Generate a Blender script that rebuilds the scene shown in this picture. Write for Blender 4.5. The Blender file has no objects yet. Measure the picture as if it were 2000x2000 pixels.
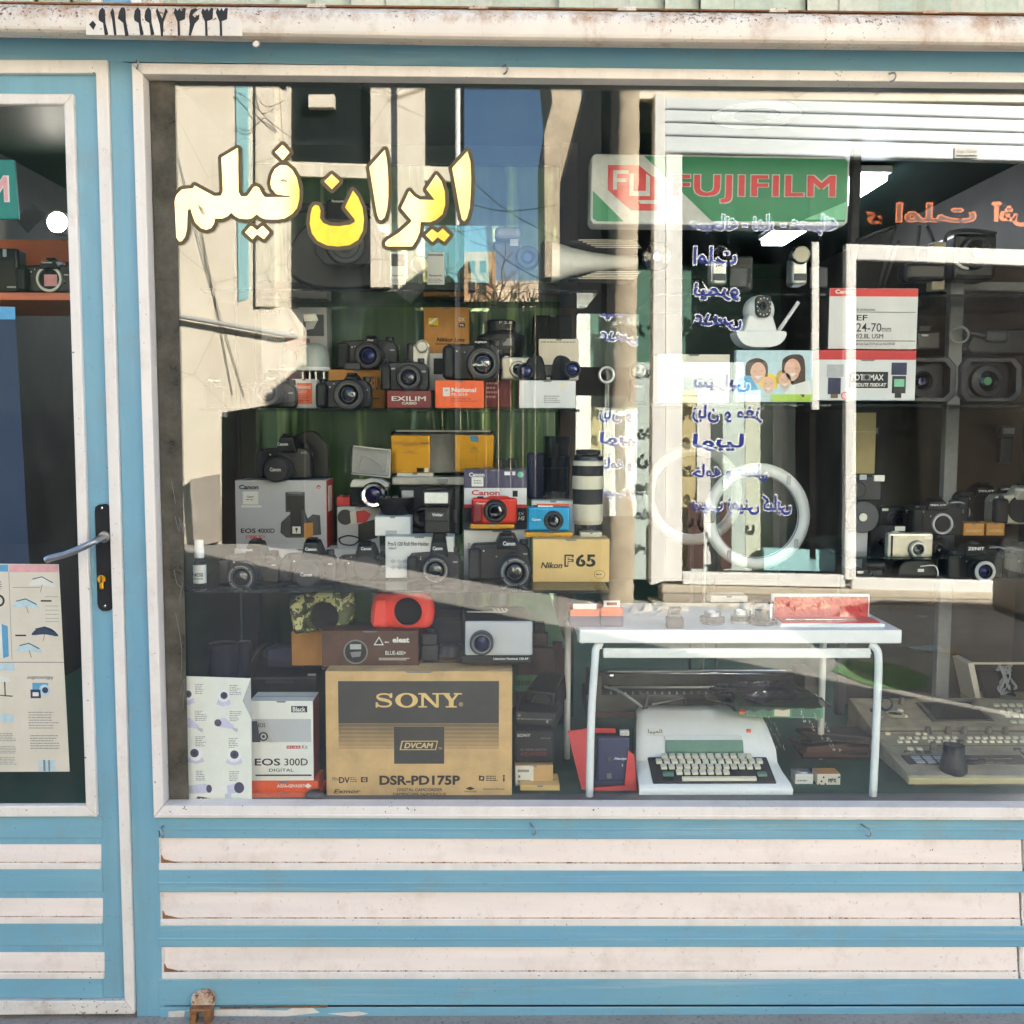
import bpy, bmesh, math, random, unicodedata
from mathutils import Vector, Matrix, Euler
random.seed(7)
S = bpy.context.scene
C = S.collection
# ------------------------------------------------------------------ camera, sky, sun, exposure
FPX = 2050.0
CAM = Vector((0, -2.15, 1.45))
ROT = Matrix.Rotation(math.radians(-0.8), 3, 'Z') @ Matrix.Rotation(math.radians(90 - 4.8), 3, 'X') @ Matrix.Rotation(math.radians(0.2), 3, 'Z')
cam = bpy.data.objects.new('camera', bpy.data.cameras.new('camera'))
C.objects.link(cam)
cam.matrix_world = Matrix.Translation(CAM) @ ROT.to_4x4()
cam.data.sensor_width = 36
cam.data.lens = 36 * FPX / 2000
cam.data.clip_start = 0.02
cam.data.clip_end = 500
S.camera = cam
SUN_EL, SUN_AZ = 28.0, 42.0          # the sun stands behind the shop, towards +x +y
wd = bpy.data.worlds.new('World'); S.world = wd; wd.use_nodes = True
nt = wd.node_tree
sky = nt.nodes.new('ShaderNodeTexSky'); sky.sky_type = 'NISHITA'; sky.sun_disc = False
sky.sun_elevation = math.radians(SUN_EL); sky.sun_rotation = math.radians(SUN_AZ); sky.dust_density = .3; sky.ozone_density = 3; sky.air_density = .9
nt.links.new(sky.outputs[0], nt.nodes['Background'].inputs[0])
nt.nodes['Background'].inputs[1].default_value = 0.05
sl = bpy.data.lights.new('sun', 'SUN'); sl.energy = 5.0; sl.angle = math.radians(0.5); sl.color = (1, .93, .82)
sun = bpy.data.objects.new('sun', sl); C.objects.link(sun)
sv = Vector((math.sin(math.radians(SUN_AZ)) * math.cos(math.radians(SUN_EL)), math.cos(math.radians(SUN_AZ)) * math.cos(math.radians(SUN_EL)), math.sin(math.radians(SUN_EL))))
sun.rotation_euler = sv.to_track_quat('Z', 'Y').to_euler()
sun.location = (8, 8, 12)
S.view_settings.view_transform = 'Standard'; S.view_settings.look = 'None'; S.view_settings.gamma = 1
S.view_settings.exposure = 3.36
S.render.engine = 'CYCLES'
S.cycles.max_bounces = 10; S.cycles.diffuse_bounces = 4; S.cycles.glossy_bounces = 5
S.cycles.transmission_bounces = 6; S.cycles.transparent_max_bounces = 24
S.cycles.use_denoising = True
S.cycles.caustics_reflective = False; S.cycles.caustics_refractive = False
S.cycles.sample_clamp_indirect = 8
YG = 0.022                            # the glass stands this far behind the front of the metal

def ray(px, py):
    return ROT @ Vector(((px - 1000) / FPX, -(py - 1000) / FPX, -1))
def P(px, py, Y):
    r = ray(px, py); return CAM + r * ((Y - CAM.y) / r.y)
def Yz(px, py, z):
    r = ray(px, py); return CAM.y + r.y * (z - CAM.z) / r.z

# ------------------------------------------------------------------ materials
def lin(c):
    return tuple((v / 255 / 12.92 if v / 255 <= .04045 else ((v / 255 + .055) / 1.055) ** 2.4) for v in c) + (1,)
MT = {}
def nodes(name):
    m = bpy.data.materials.new(name); m.use_nodes = True
    t = m.node_tree; return m, t, t.nodes['Principled BSDF']
def noise(t, scale, detail=4, rough=.6, vec=None, dist=0):
    n = t.nodes.new('ShaderNodeTexNoise'); n.inputs['Scale'].default_value = scale
    n.inputs['Detail'].default_value = detail; n.inputs['Roughness'].default_value = rough; n.inputs['Distortion'].default_value = dist
    t.links.new(vec or coord(t), n.inputs['Vector']); return n.outputs['Fac']
def coord(t, sc=None):
    tc = t.nodes.get('tc') or t.nodes.new('ShaderNodeTexCoord'); tc.name = 'tc'
    if sc is None: return tc.outputs['Object']
    mp = t.nodes.new('ShaderNodeMapping'); mp.inputs['Scale'].default_value = sc
    t.links.new(tc.outputs['Object'], mp.inputs['Vector']); return mp.outputs['Vector']
def ramp(t, fac, lo, hi):
    r = t.nodes.new('ShaderNodeMapRange'); r.inputs['From Min'].default_value = lo; r.inputs['From Max'].default_value = hi
    t.links.new(fac, r.inputs['Value']); return r.outputs['Result']
def mix(t, fac, a, b):
    m = t.nodes.new('ShaderNodeMix'); m.data_type = 'RGBA'
    if isinstance(fac, (int, float)): m.inputs[0].default_value = fac
    else: t.links.new(fac, m.inputs[0])
    for s, v in ((6, a), (7, b)):
        if isinstance(v, tuple): m.inputs[s].default_value = v
        else: t.links.new(v, m.inputs[s])
    return m.outputs[2]
def math_(t, op, a, b):
    m = t.nodes.new('ShaderNodeMath'); m.operation = op
    for s, v in ((0, a), (1, b)):
        if isinstance(v, (int, float)): m.inputs[s].default_value = v
        else: t.links.new(v, m.inputs[s])
    return m.outputs[0]
def bump(t, b, h, strength, dist=.002):
    n = t.nodes.new('ShaderNodeBump'); n.inputs['Strength'].default_value = strength; n.inputs['Distance'].default_value = dist
    t.links.new(h, n.inputs['Height']); t.links.new(n.outputs[0], b.inputs['Normal'])
def sc(c, k): return (min(1, c[0] * k), min(1, c[1] * k), min(1, c[2] * k), 1)
def M(name, rgb, rough=.5, metal=0, var=.12, scale=60, bmp=0, spec=.5, bscale=None):
    if name in MT: return MT[name]
    m, t, b = nodes(name); c = lin(rgb)
    f = noise(t, scale)
    t.links.new(mix(t, ramp(t, f, .3, .7), sc(c, 1 - var), sc(c, 1 + var * .6)), b.inputs['Base Color'])
    b.inputs['Roughness'].default_value = rough; b.inputs['Metallic'].default_value = metal
    b.inputs['Specular IOR Level'].default_value = spec
    if bmp: bump(t, b, noise(t, bscale or scale * 6), bmp)
    MT[name] = m; return m
def painted(name, rgb, chip=(70, 45, 35), amt=.32, streak=(1, 1, .06), dirt=(120, 100, 80), dirt_amt=.25, rough=.42, alt=None, scuff=.0):
    m, t, b = nodes(name); c = lin(rgb)
    a = mix(t, ramp(t, noise(t, 26, 3, .6, coord(t, streak)), .3, .7), sc(c, .9), sc(c, 1.07))
    a = mix(t, ramp(t, noise(t, 1.4, 3), .35, .7), a, lin(alt) if alt else sc(c, 1.05))
    d = math_(t, 'MULTIPLY', ramp(t, noise(t, 9, 6, .7), .52, .8), dirt_amt)
    a = mix(t, d, a, lin(dirt))
    a = mix(t, math_(t, 'MULTIPLY', ramp(t, noise(t, 16, 7, .75, coord(t, (streak[0], 1, streak[2] * 2 + .1))), .55, .72), scuff), a, lin((206, 212, 212)))
    a = mix(t, math_(t, 'MULTIPLY', ramp(t, noise(t, 70, 5, .8), .60, .74), .35 * dirt_amt / .3), a, sc(lin(dirt), .5))
    n1 = noise(t, 150, 2, .5); n2 = noise(t, 3.2, 4, .7)
    ch = ramp(t, math_(t, 'ADD', n1, math_(t, 'MULTIPLY', n2, amt)), .80 + amt * .32, .83 + amt * .32)
    a = mix(t, ch, a, lin(chip))
    t.links.new(a, b.inputs['Base Color']); b.inputs['Roughness'].default_value = rough
    bump(t, b, noise(t, 45, 5, .7), .12, .003)
    MT[name] = m; return m
def glassy(name, tint, ior, haze=0, hazecol=(200, 200, 200), rough=0.0):
    m, t, b = nodes(name); t.nodes.remove(b); out = t.nodes['Material Output']
    tr = t.nodes.new('ShaderNodeBsdfTransparent'); tr.inputs[0].default_value = tint + (1,)
    gl = t.nodes.new('ShaderNodeBsdfGlossy'); gl.inputs['Roughness'].default_value = rough
    fr = t.nodes.new('ShaderNodeFresnel'); fr.inputs[0].default_value = ior
    mx = t.nodes.new('ShaderNodeMixShader')
    t.links.new(fr.outputs[0], mx.inputs[0]); t.links.new(tr.outputs[0], mx.inputs[1]); t.links.new(gl.outputs[0], mx.inputs[2])
    last = mx.outputs[0]
    if haze:
        df = t.nodes.new('ShaderNodeBsdfDiffuse'); df.inputs[0].default_value = lin(hazecol)
        m2 = t.nodes.new('ShaderNodeMixShader')
        h = math_(t, 'MULTIPLY', ramp(t, noise(t, 14, 6, .7), .1, .8), haze)
        t.links.new(h, m2.inputs[0]); t.links.new(last, m2.inputs[1]); t.links.new(df.outputs[0], m2.inputs[2]); last = m2.outputs[0]
    t.links.new(last, out.inputs[0]); MT[name] = m; return m
def pane(name, tint, ior, gain):
    """clean window glass: what is behind it plus its mirror image"""
    m, t, b = nodes(name); t.nodes.remove(b); out = t.nodes['Material Output']
    tr = t.nodes.new('ShaderNodeBsdfTransparent'); tr.inputs[0].default_value = tint + (1,)
    gl = t.nodes.new('ShaderNodeBsdfGlossy'); gl.inputs['Roughness'].default_value = 0
    fr = t.nodes.new('ShaderNodeFresnel'); fr.inputs[0].default_value = ior
    k = math_(t, 'MULTIPLY', fr.outputs[0], gain); cb = t.nodes.new('ShaderNodeCombineColor')
    for i in range(3): t.links.new(k, cb.inputs[i])
    t.links.new(cb.outputs[0], gl.inputs[0])
    ad = t.nodes.new('ShaderNodeAddShader'); t.links.new(tr.outputs[0], ad.inputs[0]); t.links.new(gl.outputs[0], ad.inputs[1])
    df = t.nodes.new('ShaderNodeBsdfDiffuse'); df.inputs[0].default_value = (.6, .6, .57, 1); m2 = t.nodes.new('ShaderNodeMixShader')
    d1 = ramp(t, noise(t, 6, 7, .8, coord(t, (1, 1, .35))), .5, .85); d2 = ramp(t, noise(t, 320, 1, .5), .70, .76)
    t.links.new(math_(t, 'ADD', math_(t, 'MULTIPLY', d1, .035), math_(t, 'MULTIPLY', d2, .10)), m2.inputs[0])
    t.links.new(ad.outputs[0], m2.inputs[1]); t.links.new(df.outputs[0], m2.inputs[2])
    t.links.new(m2.outputs[0], out.inputs[0]); MT[name] = m
def emit(name, rgb, k):
    m, t, b = nodes(name); b.inputs['Emission Color'].default_value = lin(rgb); b.inputs['Emission Strength'].default_value = k
    b.inputs['Base Color'].default_value = (.8, .8, .8, 1); MT[name] = m; return m

# ------------------------------------------------------------------ things and parts
ALL = []
class Thing:
    def __init__(s, name, label, cat, box, Y=None, z=None, group=None, yaw=0, kind=None):
        x0, y0, x1, y1 = box; s.box = box
        s.cx = (x0 + x1) / 2; s.by = y1; ym = (y0 + y1) / 2
        if Y is None: Y = Yz(s.cx, y1, z)
        s.Y = Y
        s.ux = (P(s.cx + 50, ym, Y).x - P(s.cx - 50, ym, Y).x) / 100
        s.uz = (P(s.cx, ym - 50, Y).z - P(s.cx, ym + 50, Y).z) / 100
        s.k = s.ux
        s.setup(name, label, cat, P(s.cx, y1, Y), group, kind)
        s.e.rotation_euler.z = math.radians(yaw)
    def setup(s, name, label, cat, loc, group, kind):
        e = s.e = bpy.data.objects.new(name, None); e.empty_display_size = .02; C.objects.link(e); e.location = loc
        if label: e['label'] = label
        if cat: e['category'] = cat
        if group: e['group'] = group
        if kind: e['kind'] = kind
        s.parts = []; ALL.append(s)
    def L(s, px, py, d=0):
        return Vector(((px - s.cx) * s.ux, d * s.k, (s.by - py) * s.uz))
    def part(s, name, parent=None, label=None):
        p = Part(s, name, parent, label); s.parts.append(p); return p
class Plane(Thing):
    """a wall-like thing whose outline is given where it stands on the plane y = Y"""
    def __init__(s, name, label, cat, Y=0, group=None, kind=None, k=.00105):
        s.Y = Y; s.k = k; s.setup(name, label, cat, (0, 0, 0), group, kind)
    def L(s, px, py, d=0):
        p = P(px, py, s.Y); return Vector((p.x, p.y + d * s.k, p.z))
class Across(Plane):
    """the same for the far side of the street, measured in the window's mirror"""
    def L(s, px, py, d=0):
        p = P(px, py, s.Y); return Vector((p.x, 2 * YG - p.y - d * s.k, p.z))
class Bulge(Plane):
    """a plane whose front details keep their outline where they bulge towards the street"""
    def L(s, px, py, d=0):
        y = s.Y + d * s.k; p = P(px, py, y if d < 0 else s.Y); return Vector((p.x, y, p.z))
class Metric(Thing):
    """metres: L(x, z, y)"""
    def __init__(s, name, label, cat, loc=(0, 0, 0), group=None, kind=None, yaw=0):
        s.k = 1; s.setup(name, label, cat, loc, group, kind); s.e.rotation_euler.z = math.radians(yaw)
    def L(s, x, z, y=0): return Vector((x, y, z))

def catmull(pts, n=6, closed=False):
    out = []; m = len(pts); rng = m if closed else m - 1
    for i in range(rng):
        g = lambda j: Vector(pts[j % m]) if closed else Vector(pts[max(0, min(m - 1, j))])
        a, b, c, d = g(i - 1), g(i), g(i + 1), g(i + 2)
        for k in range(n):
            t = k / n
            out.append(tuple(.5 * (2 * b + (c - a) * t + (2 * a - 5 * b + 4 * c - d) * t * t + (3 * b - a - 3 * c + d) * t ** 3)))
    if not closed: out.append(tuple(pts[-1]))
    return out

FORM = {}
for cc in list(range(0xFB50, 0xFE00)) + list(range(0xFE70, 0xFF00)):
    dd = unicodedata.decomposition(chr(cc)).split()
    if len(dd) == 2 and dd[0] in ('<isolated>', '<final>', '<initial>', '<medial>'): FORM.setdefault(chr(int(dd[1], 16)), {})[dd[0][1]] = chr(cc)
def persian(s):
    out = []
    for i, c in enumerate(s):
        f = FORM.get(c)
        if not f: out.append(c); continue
        p = FORM.get(s[i - 1]) if i else None; n = FORM.get(s[i + 1]) if i + 1 < len(s) else None
        # 'i' is both initial and isolated in the table: letters with a medial form join forward
        pj = bool(p and 'm' in p); nj = bool(n and 'f' in n and 'm' in f)
        out.append(f['m'] if pj and nj else f['f'] if pj and 'f' in f else INI.get(c, c) if nj else c)
    return ''.join(reversed(out))
INI = {}
for cc in list(range(0xFB50, 0xFE00)) + list(range(0xFE70, 0xFF00)):
    dd = unicodedata.decomposition(chr(cc)).split()
    if len(dd) == 2 and dd[0] == '<initial>': INI[chr(int(dd[1], 16))] = chr(cc)
_tc = {}
def glyphs(s, bold=0, shear=0, sp=1):
    key = (s, bold, shear, sp)
    if key in _tc: return _tc[key]
    c = bpy.data.curves.new('txt', 'FONT')
    c.body = persian(s) if any('\u0600' <= ch <= '\u06ef' for ch in s) else s
    multi = bold > 0 and any(ch in s for ch in 'MWNZ')     # the offset of sharp zigzag letters folds over: thicken by copies
    c.offset = 0 if multi else bold; c.shear = shear; c.space_character = sp; c.resolution_u = 3; c.size = 1
    o = bpy.data.objects.new('txt', c); m = o.to_mesh()
    v = [tuple(q.co) for q in m.vertices]; f = [tuple(q.vertices) for q in m.polygons]
    o.to_mesh_clear(); bpy.data.objects.remove(o); bpy.data.curves.remove(c)
    if multi:
        v0, f0, v, f = v, f, [], []
        for dx, dy in ((-1, -.7), (1, -.7), (-1, .7), (1, .7), (0, 0)):
            k = len(v); v += [(q[0] + dx * bold * .8, q[1] + dy * bold * .8, 0) for q in v0]; f += [tuple(k + j for j in q) for q in f0]
    xs = [q[0] for q in v] or [0]; ys = [q[1] for q in v] or [0]
    _tc[key] = (v, f, min(xs), max(xs), min(ys), max(ys)); return _tc[key]
def outline(loops, off=0):
    """flat mesh of closed loops (holes by even-odd), grown by off"""
    c = bpy.data.curves.new('o', 'CURVE'); c.dimensions = '2D'; c.fill_mode = 'BOTH'; c.offset = off
    for lp in loops:
        sp = c.splines.new('POLY'); sp.points.add(len(lp) - 1)
        for q, (x, y) in zip(sp.points, lp): q.co = (x, y, 0, 1)
        sp.use_cyclic_u = True
    o = bpy.data.objects.new('o', c); m = o.to_mesh()
    v = [tuple(q.co) for q in m.vertices]; f = [tuple(q.vertices) for q in m.polygons]
    o.to_mesh_clear(); bpy.data.objects.remove(o); bpy.data.curves.remove(c)
    return v, f

class Part:
    def __init__(s, t, name, parent=None, label=None):
        s.t = t; s.name = name; s.parent = parent; s.label = label; s.V = []; s.Fc = []; s.mats = []; s.o = None
    def mi(s, m):
        if isinstance(m, str): m = MT[m]
        if m not in s.mats: s.mats.append(m)
        return s.mats.index(m)
    def add(s, V, F, mat, smooth=False):
        b = len(s.V); s.V += [Vector(v) for v in V]; i = s.mi(mat)
        s.Fc += [([b + q for q in f], i, smooth) for f in F]; return s
    def bm(s, bm, mat, smooth=False):
        bm.verts.index_update()
        s.add([v.co.copy() for v in bm.verts], [[v.index for v in f.verts] for f in bm.faces], mat, smooth); bm.free(); return s
    def poly(s, pts, d0, d1, mat, bev=0, seg=2, taper=None):
        L = s.t.L; bm = bmesh.new()
        if len(pts[0]) == 2: A = [L(x, y, d0) for x, y in pts]; B = [L(x, y, d1) for x, y in pts]
        if taper:
            mx = sum(p[0] for p in pts) / len(pts); my = sum(p[1] for p in pts) / len(pts)
            A = [L(mx + (x - mx) * taper, my + (y - my) * taper, d0) for x, y in pts]
        va = [bm.verts.new(v) for v in A]; vb = [bm.verts.new(v) for v in B]; n = len(pts)
        bm.faces.new(va); bm.faces.new(vb[::-1])
        for i in range(n): bm.faces.new((va[(i + 1) % n], va[i], vb[i], vb[(i + 1) % n]))
        bmesh.ops.recalc_face_normals(bm, faces=bm.faces)
        if bev:
            ed = [e for e in bm.edges if e.calc_face_angle(0) > .35]
            bmesh.ops.bevel(bm, geom=ed, offset=bev * s.t.k, segments=seg, profile=.5, affect='EDGES', clamp_overlap=True)
        return s.bm(bm, mat)
    def box(s, x0, y0, x1, y1, d0, d1, mat, bev=0, seg=2):
        return s.poly([(x0, y0), (x1, y0), (x1, y1), (x0, y1)], d0, d1, mat, bev, seg)
    def hull(s, A, B, mat, bev=0):
        """A and B: the front and back loops, points (px, py, d)"""
        L = s.t.L; bm = bmesh.new(); va = [bm.verts.new(L(*q)) for q in A]; vb = [bm.verts.new(L(*q)) for q in B]; n = len(A)
        bm.faces.new(va); bm.faces.new(vb[::-1])
        for i in range(n): bm.faces.new((va[(i + 1) % n], va[i], vb[i], vb[(i + 1) % n]))
        bmesh.ops.recalc_face_normals(bm, faces=bm.faces)
        if bev: bmesh.ops.bevel(bm, geom=bm.edges[:], offset=bev * s.t.k, segments=2, profile=.5, affect='EDGES', clamp_overlap=True)
        return s.bm(bm, mat)
    def lat(s, c1, c2, prof, mat, ax='d', n=28, smooth=False, sx=1):
        L = s.t.L
        def pt(r, a, t):
            u, v = r * math.cos(a) * sx, r * math.sin(a)
            return L(c1 + u, c2 + v, t) if ax == 'd' else L(c1 + u, t, c2 + v) if ax == 'z' else L(t, c1 + u, c2 + v)
        ms = mat if isinstance(mat, list) else [mat] * (len(prof) - 1)
        if smooth:
            V = [pt(r, 2 * math.pi * i / n, t) for r, t in prof for i in range(n)]
            F = [[j * n + i, j * n + (i + 1) % n, (j + 1) * n + (i + 1) % n, (j + 1) * n + i] for j in range(len(prof) - 1) for i in range(n)]
            return s.add(V, F, ms[0], True)
        for j in range(len(prof) - 1):
            (r0, t0), (r1, t1) = prof[j], prof[j + 1]
            if r0 <= 0 or r1 <= 0:
                r, t, tt = (r1, t1, t0) if r0 <= 0 else (r0, t0, t1)
                V = [pt(r, 2 * math.pi * i / n, t) for i in range(n)] + [pt(0, 0, tt)]
                s.add(V, [[i, (i + 1) % n, n] for i in range(n)], ms[j], True)
            else:
                V = [pt(r0, 2 * math.pi * i / n, t0) for i in range(n)] + [pt(r1, 2 * math.pi * i / n, t1) for i in range(n)]
                s.add(V, [[i, (i + 1) % n, n + (i + 1) % n, n + i] for i in range(n)], ms[j], True)
        return s
    def tube(s, pts, r, mat, n=8, curve=0, closed=False):
        if curve: pts = catmull(pts, curve, closed)
        Q = [s.t.L(*p) for p in pts]; r *= s.t.k; V = []; F = []; m = len(Q)
        for i, q in enumerate(Q):
            if closed: tn = (Q[(i + 1) % m] - Q[i - 1]).normalized()
            else: tn = (Q[min(i + 1, m - 1)] - Q[max(i - 1, 0)]).normalized()
            a = tn.orthogonal().normalized() if i == 0 else (a - tn * a.dot(tn)).normalized()
            b = tn.cross(a)
            V += [q + (a * math.cos(2 * math.pi * k / n) + b * math.sin(2 * math.pi * k / n)) * r for k in range(n)]
        for i in range(m if closed else m - 1):
            j = (i + 1) % m
            F += [[i * n + k, i * n + (k + 1) % n, j * n + (k + 1) % n, j * n + k] for k in range(n)]
        if not closed: F += [list(range(n))[::-1], [(m - 1) * n + k for k in range(n)]]
        return s.add(V, F, mat, True)
    def sheet(s, x0, y0, x1, y1, d, mat): return s.flat([(x0, y0), (x1, y0), (x1, y1), (x0, y1)], d, mat)
    def flat(s, pts, d, mat): return s.add([s.t.L(x, y, d) for x, y in pts], [list(range(len(pts)))], mat)
    def disc(s, cx, cy, r, d, mat, n=20, sx=1):
        return s.flat([(cx + sx * r * math.cos(6.2832 * i / n), cy + r * math.sin(6.2832 * i / n)) for i in range(n)], d, mat)
    def ring(s, cx, cy, r0, r1, d, mat, n=28, sx=1):
        V = [s.t.L(cx + sx * r * math.cos(6.2832 * i / n), cy + r * math.sin(6.2832 * i / n), d) for r in (r0, r1) for i in range(n)]
        return s.add(V, [[i, (i + 1) % n, n + (i + 1) % n, n + i] for i in range(n)], mat)
    def text(s, txt, x0, y0, x1, y1, d, mat, bold=.0, shear=0, flip='', sp=1, base=None):
        v, f, a, b, c, e = glyphs(txt, bold, shear, sp)
        if base: a, b, c, e = glyphs(txt, base, shear, sp)[2:]
        L = s.t.L; V = []
        for q in v:
            u = (q[0] - a) / (b - a or 1); w = (q[1] - c) / (e - c or 1)
            if 'x' in flip: u = 1 - u
            if 'y' in flip: w = 1 - w
            V.append((x0 + (x1 - x0) * u, y1 + (y0 - y1) * w))
        W = []; G = []
        for i, q in enumerate(f):          # overlapping strokes must not share one plane
            G.append(list(range(len(W), len(W) + len(q)))); W += [L(*V[k], d - (i % 97) * .003) for k in q]
        return s.add(W, G, mat)
    def shape(s, vf, d, mat):
        return s.add([s.t.L(q[0], q[1], d) for q in vf[0]], vf[1], mat)
    def lines(s, x0, y0, x1, y1, n, d, mat, h=.45, rag=.3):
        for i in range(n):
            y = y0 + (y1 - y0) * (i + .2) / n; x = x0
            xe = x0 + (x1 - x0) * (1 - random.random() * rag)
            while x < xe:
                w = random.uniform(2, 7); s.sheet(x, y, min(x + w, xe), y + (y1 - y0) / n * h, d, mat); x += w + 1.2
        return s
    def build(s):
        me = bpy.data.meshes.new(s.name)
        me.from_pydata([tuple(v) for v in s.V], [], [f for f, _, _ in s.Fc])
        for m in s.mats: me.materials.append(m)
        me.polygons.foreach_set('material_index', [i for _, i, _ in s.Fc])
        me.polygons.foreach_set('use_smooth', [q for _, _, q in s.Fc])
        me.update()
        o = s.o = bpy.data.objects.new(s.name, me); C.objects.link(o)
        o.parent = s.parent.o if s.parent else s.t.e
        if s.label: o['label'] = s.label
def finish():
    for t in ALL:
        for p in t.parts: p.build()
    # a thing that is one mesh needs no Empty above it
    for t in ALL:
        if len(t.parts) == 1:
            o = t.parts[0].o; e = t.e; nm = e.name
            for k in ('label', 'category', 'group', 'kind'):
                if k in e: o[k] = e[k]
            o.parent = None; o.matrix_world = Matrix.Translation(e.location) @ e.rotation_euler.to_matrix().to_4x4()
            bpy.data.objects.remove(e); o.name = nm.split('.')[0]; o.data.name = o.name
    ALL.clear()
# ------------------------------------------------------------------ material list
painted('blue_paint', (124, 172, 188), chip=(88, 62, 48), amt=.22, alt=(106, 160, 188), dirt=(140, 140, 130), dirt_amt=.38, scuff=.14)
painted('blue_rail', (126, 174, 188), chip=(80, 60, 48), amt=.26, streak=(.06, 1, 1), alt=(108, 162, 188), dirt=(140, 135, 122), dirt_amt=.42, scuff=.4)
painted('white_paint', (230, 222, 212), chip=(60, 42, 34), amt=.36, dirt=(170, 140, 112), dirt_amt=.32)
painted('worn_paint', (222, 214, 204), chip=(50, 38, 30), amt=.46, dirt=(120, 92, 70), dirt_amt=.7)
painted('slat_paint', (240, 226, 215), chip=(90, 70, 55), amt=.22, streak=(.1, 1, 1), dirt=(186, 160, 134), dirt_amt=.45)
RAILZ = P(1000, 92, -.15).z
def rusty(name, cream=(238, 226, 208)):
    m, t, b = nodes(name)
    a = mix(t, ramp(t, noise(t, 5, 4), .3, .7), lin(cream), sc(lin(cream), .82))
    a = mix(t, math_(t, 'MULTIPLY', ramp(t, noise(t, 6, 6, .75), .52, .78), .7), a, lin((164, 122, 80)))
    sx = t.nodes.new('ShaderNodeSeparateXYZ'); t.links.new(coord(t), sx.inputs[0])
    low = ramp(t, sx.outputs['Z'], RAILZ + .032, RAILZ); up = ramp(t, sx.outputs['Z'], RAILZ + .052, RAILZ + .066)
    edge = math_(t, 'ADD', low, math_(t, 'MULTIPLY', up, .8))
    a = mix(t, math_(t, 'MULTIPLY', ramp(t, math_(t, 'ADD', noise(t, 14, 6, .75, coord(t, (1, 1, .5))), math_(t, 'MULTIPLY', edge, .16)), .56, .76), .75), a, lin((168, 118, 70)))
    sp = ramp(t, math_(t, 'ADD', math_(t, 'ADD', noise(t, 130, 3, .7), math_(t, 'MULTIPLY', noise(t, 4.5, 3), .4)), math_(t, 'MULTIPLY', edge, .1)), .86, .95)
    a = mix(t, sp, a, lin((104, 66, 40)))
    a = mix(t, ramp(t, noise(t, 2.2, 5, .7), .64, .70), a, lin((140, 86, 48)))
    t.links.new(a, b.inputs['Base Color']); b.inputs['Roughness'].default_value = .6
    bump(t, b, noise(t, 40, 6, .7), .35, .004); MT[name] = m
rusty('rust_cream'); rusty('rust_pale', (242, 230, 212)); rusty('rust_dark', (128, 84, 52))
def ground_mat(name, c1, c2, s, b_=.4):
    m, t, b = nodes(name)
    a = mix(t, ramp(t, noise(t, s, 8, .75), .35, .7), lin(c1), lin(c2))
    a = mix(t, ramp(t, noise(t, s * 30, 3), .55, .75), a, sc(lin(c1), .55))
    a = mix(t, math_(t, 'MULTIPLY', ramp(t, noise(t, s * .25, 3), .5, .7), .4), a, sc(lin(c2), 1.2))
    t.links.new(a, b.inputs['Base Color']); b.inputs['Roughness'].default_value = .9
    bump(t, b, noise(t, s * 12, 8, .8), b_, .02); MT[name] = m
ground_mat('asphalt', (150, 145, 140), (178, 172, 166), 3)
ground_mat('concrete', (150, 140, 130), (178, 168, 156), 4)
ground_mat('rough_stone', (188, 170, 146), (224, 208, 182), 7, 1)
def stucco():
    m, t, b = nodes('stucco')
    a = mix(t, ramp(t, noise(t, 2.2, 7, .7), .35, .7), lin((222, 210, 190)), lin((236, 227, 210)))
    a = mix(t, math_(t, 'MULTIPLY', ramp(t, noise(t, 5, 6, .7, coord(t, (1, 1, .07))), .54, .72), .45), a, lin((176, 158, 132)))
    a = mix(t, ramp(t, noise(t, 1.1, 9, .75), .66, .70), a, lin((196, 176, 148)))
    w = t.nodes.new('ShaderNodeTexVoronoi'); w.feature = 'DISTANCE_TO_EDGE'; w.inputs['Scale'].default_value = .9; t.links.new(coord(t), w.inputs['Vector'])
    a = mix(t, ramp(t, w.outputs['Distance'], .0, .006), lin((150, 134, 114)), a)
    t.links.new(a, b.inputs['Base Color']); b.inputs['Roughness'].default_value = .9; bump(t, b, noise(t, 30, 8, .8), .3, .02); MT['stucco'] = m
stucco()
ground_mat('ledge_stone', (188, 176, 156), (206, 196, 178), 5, .5)
pane('window_glass', (.965, .985, .975), 1.85, .55)
pane('door_glass', (.97, .98, .98), 1.36, .6)
glassy('shelf_glass', (.80, .90, .86), 1.35, haze=.10, hazecol=(150, 160, 150))
glassy('clear_plastic', (.92, .93, .94), 1.45, haze=.10)
glassy('smoke_plastic', (.45, .46, .48), 1.5, haze=.14, hazecol=(90, 90, 95))
glassy('film_strip', (.26, .27, .27), 1.03, haze=.9, hazecol=(118, 114, 104))
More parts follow.
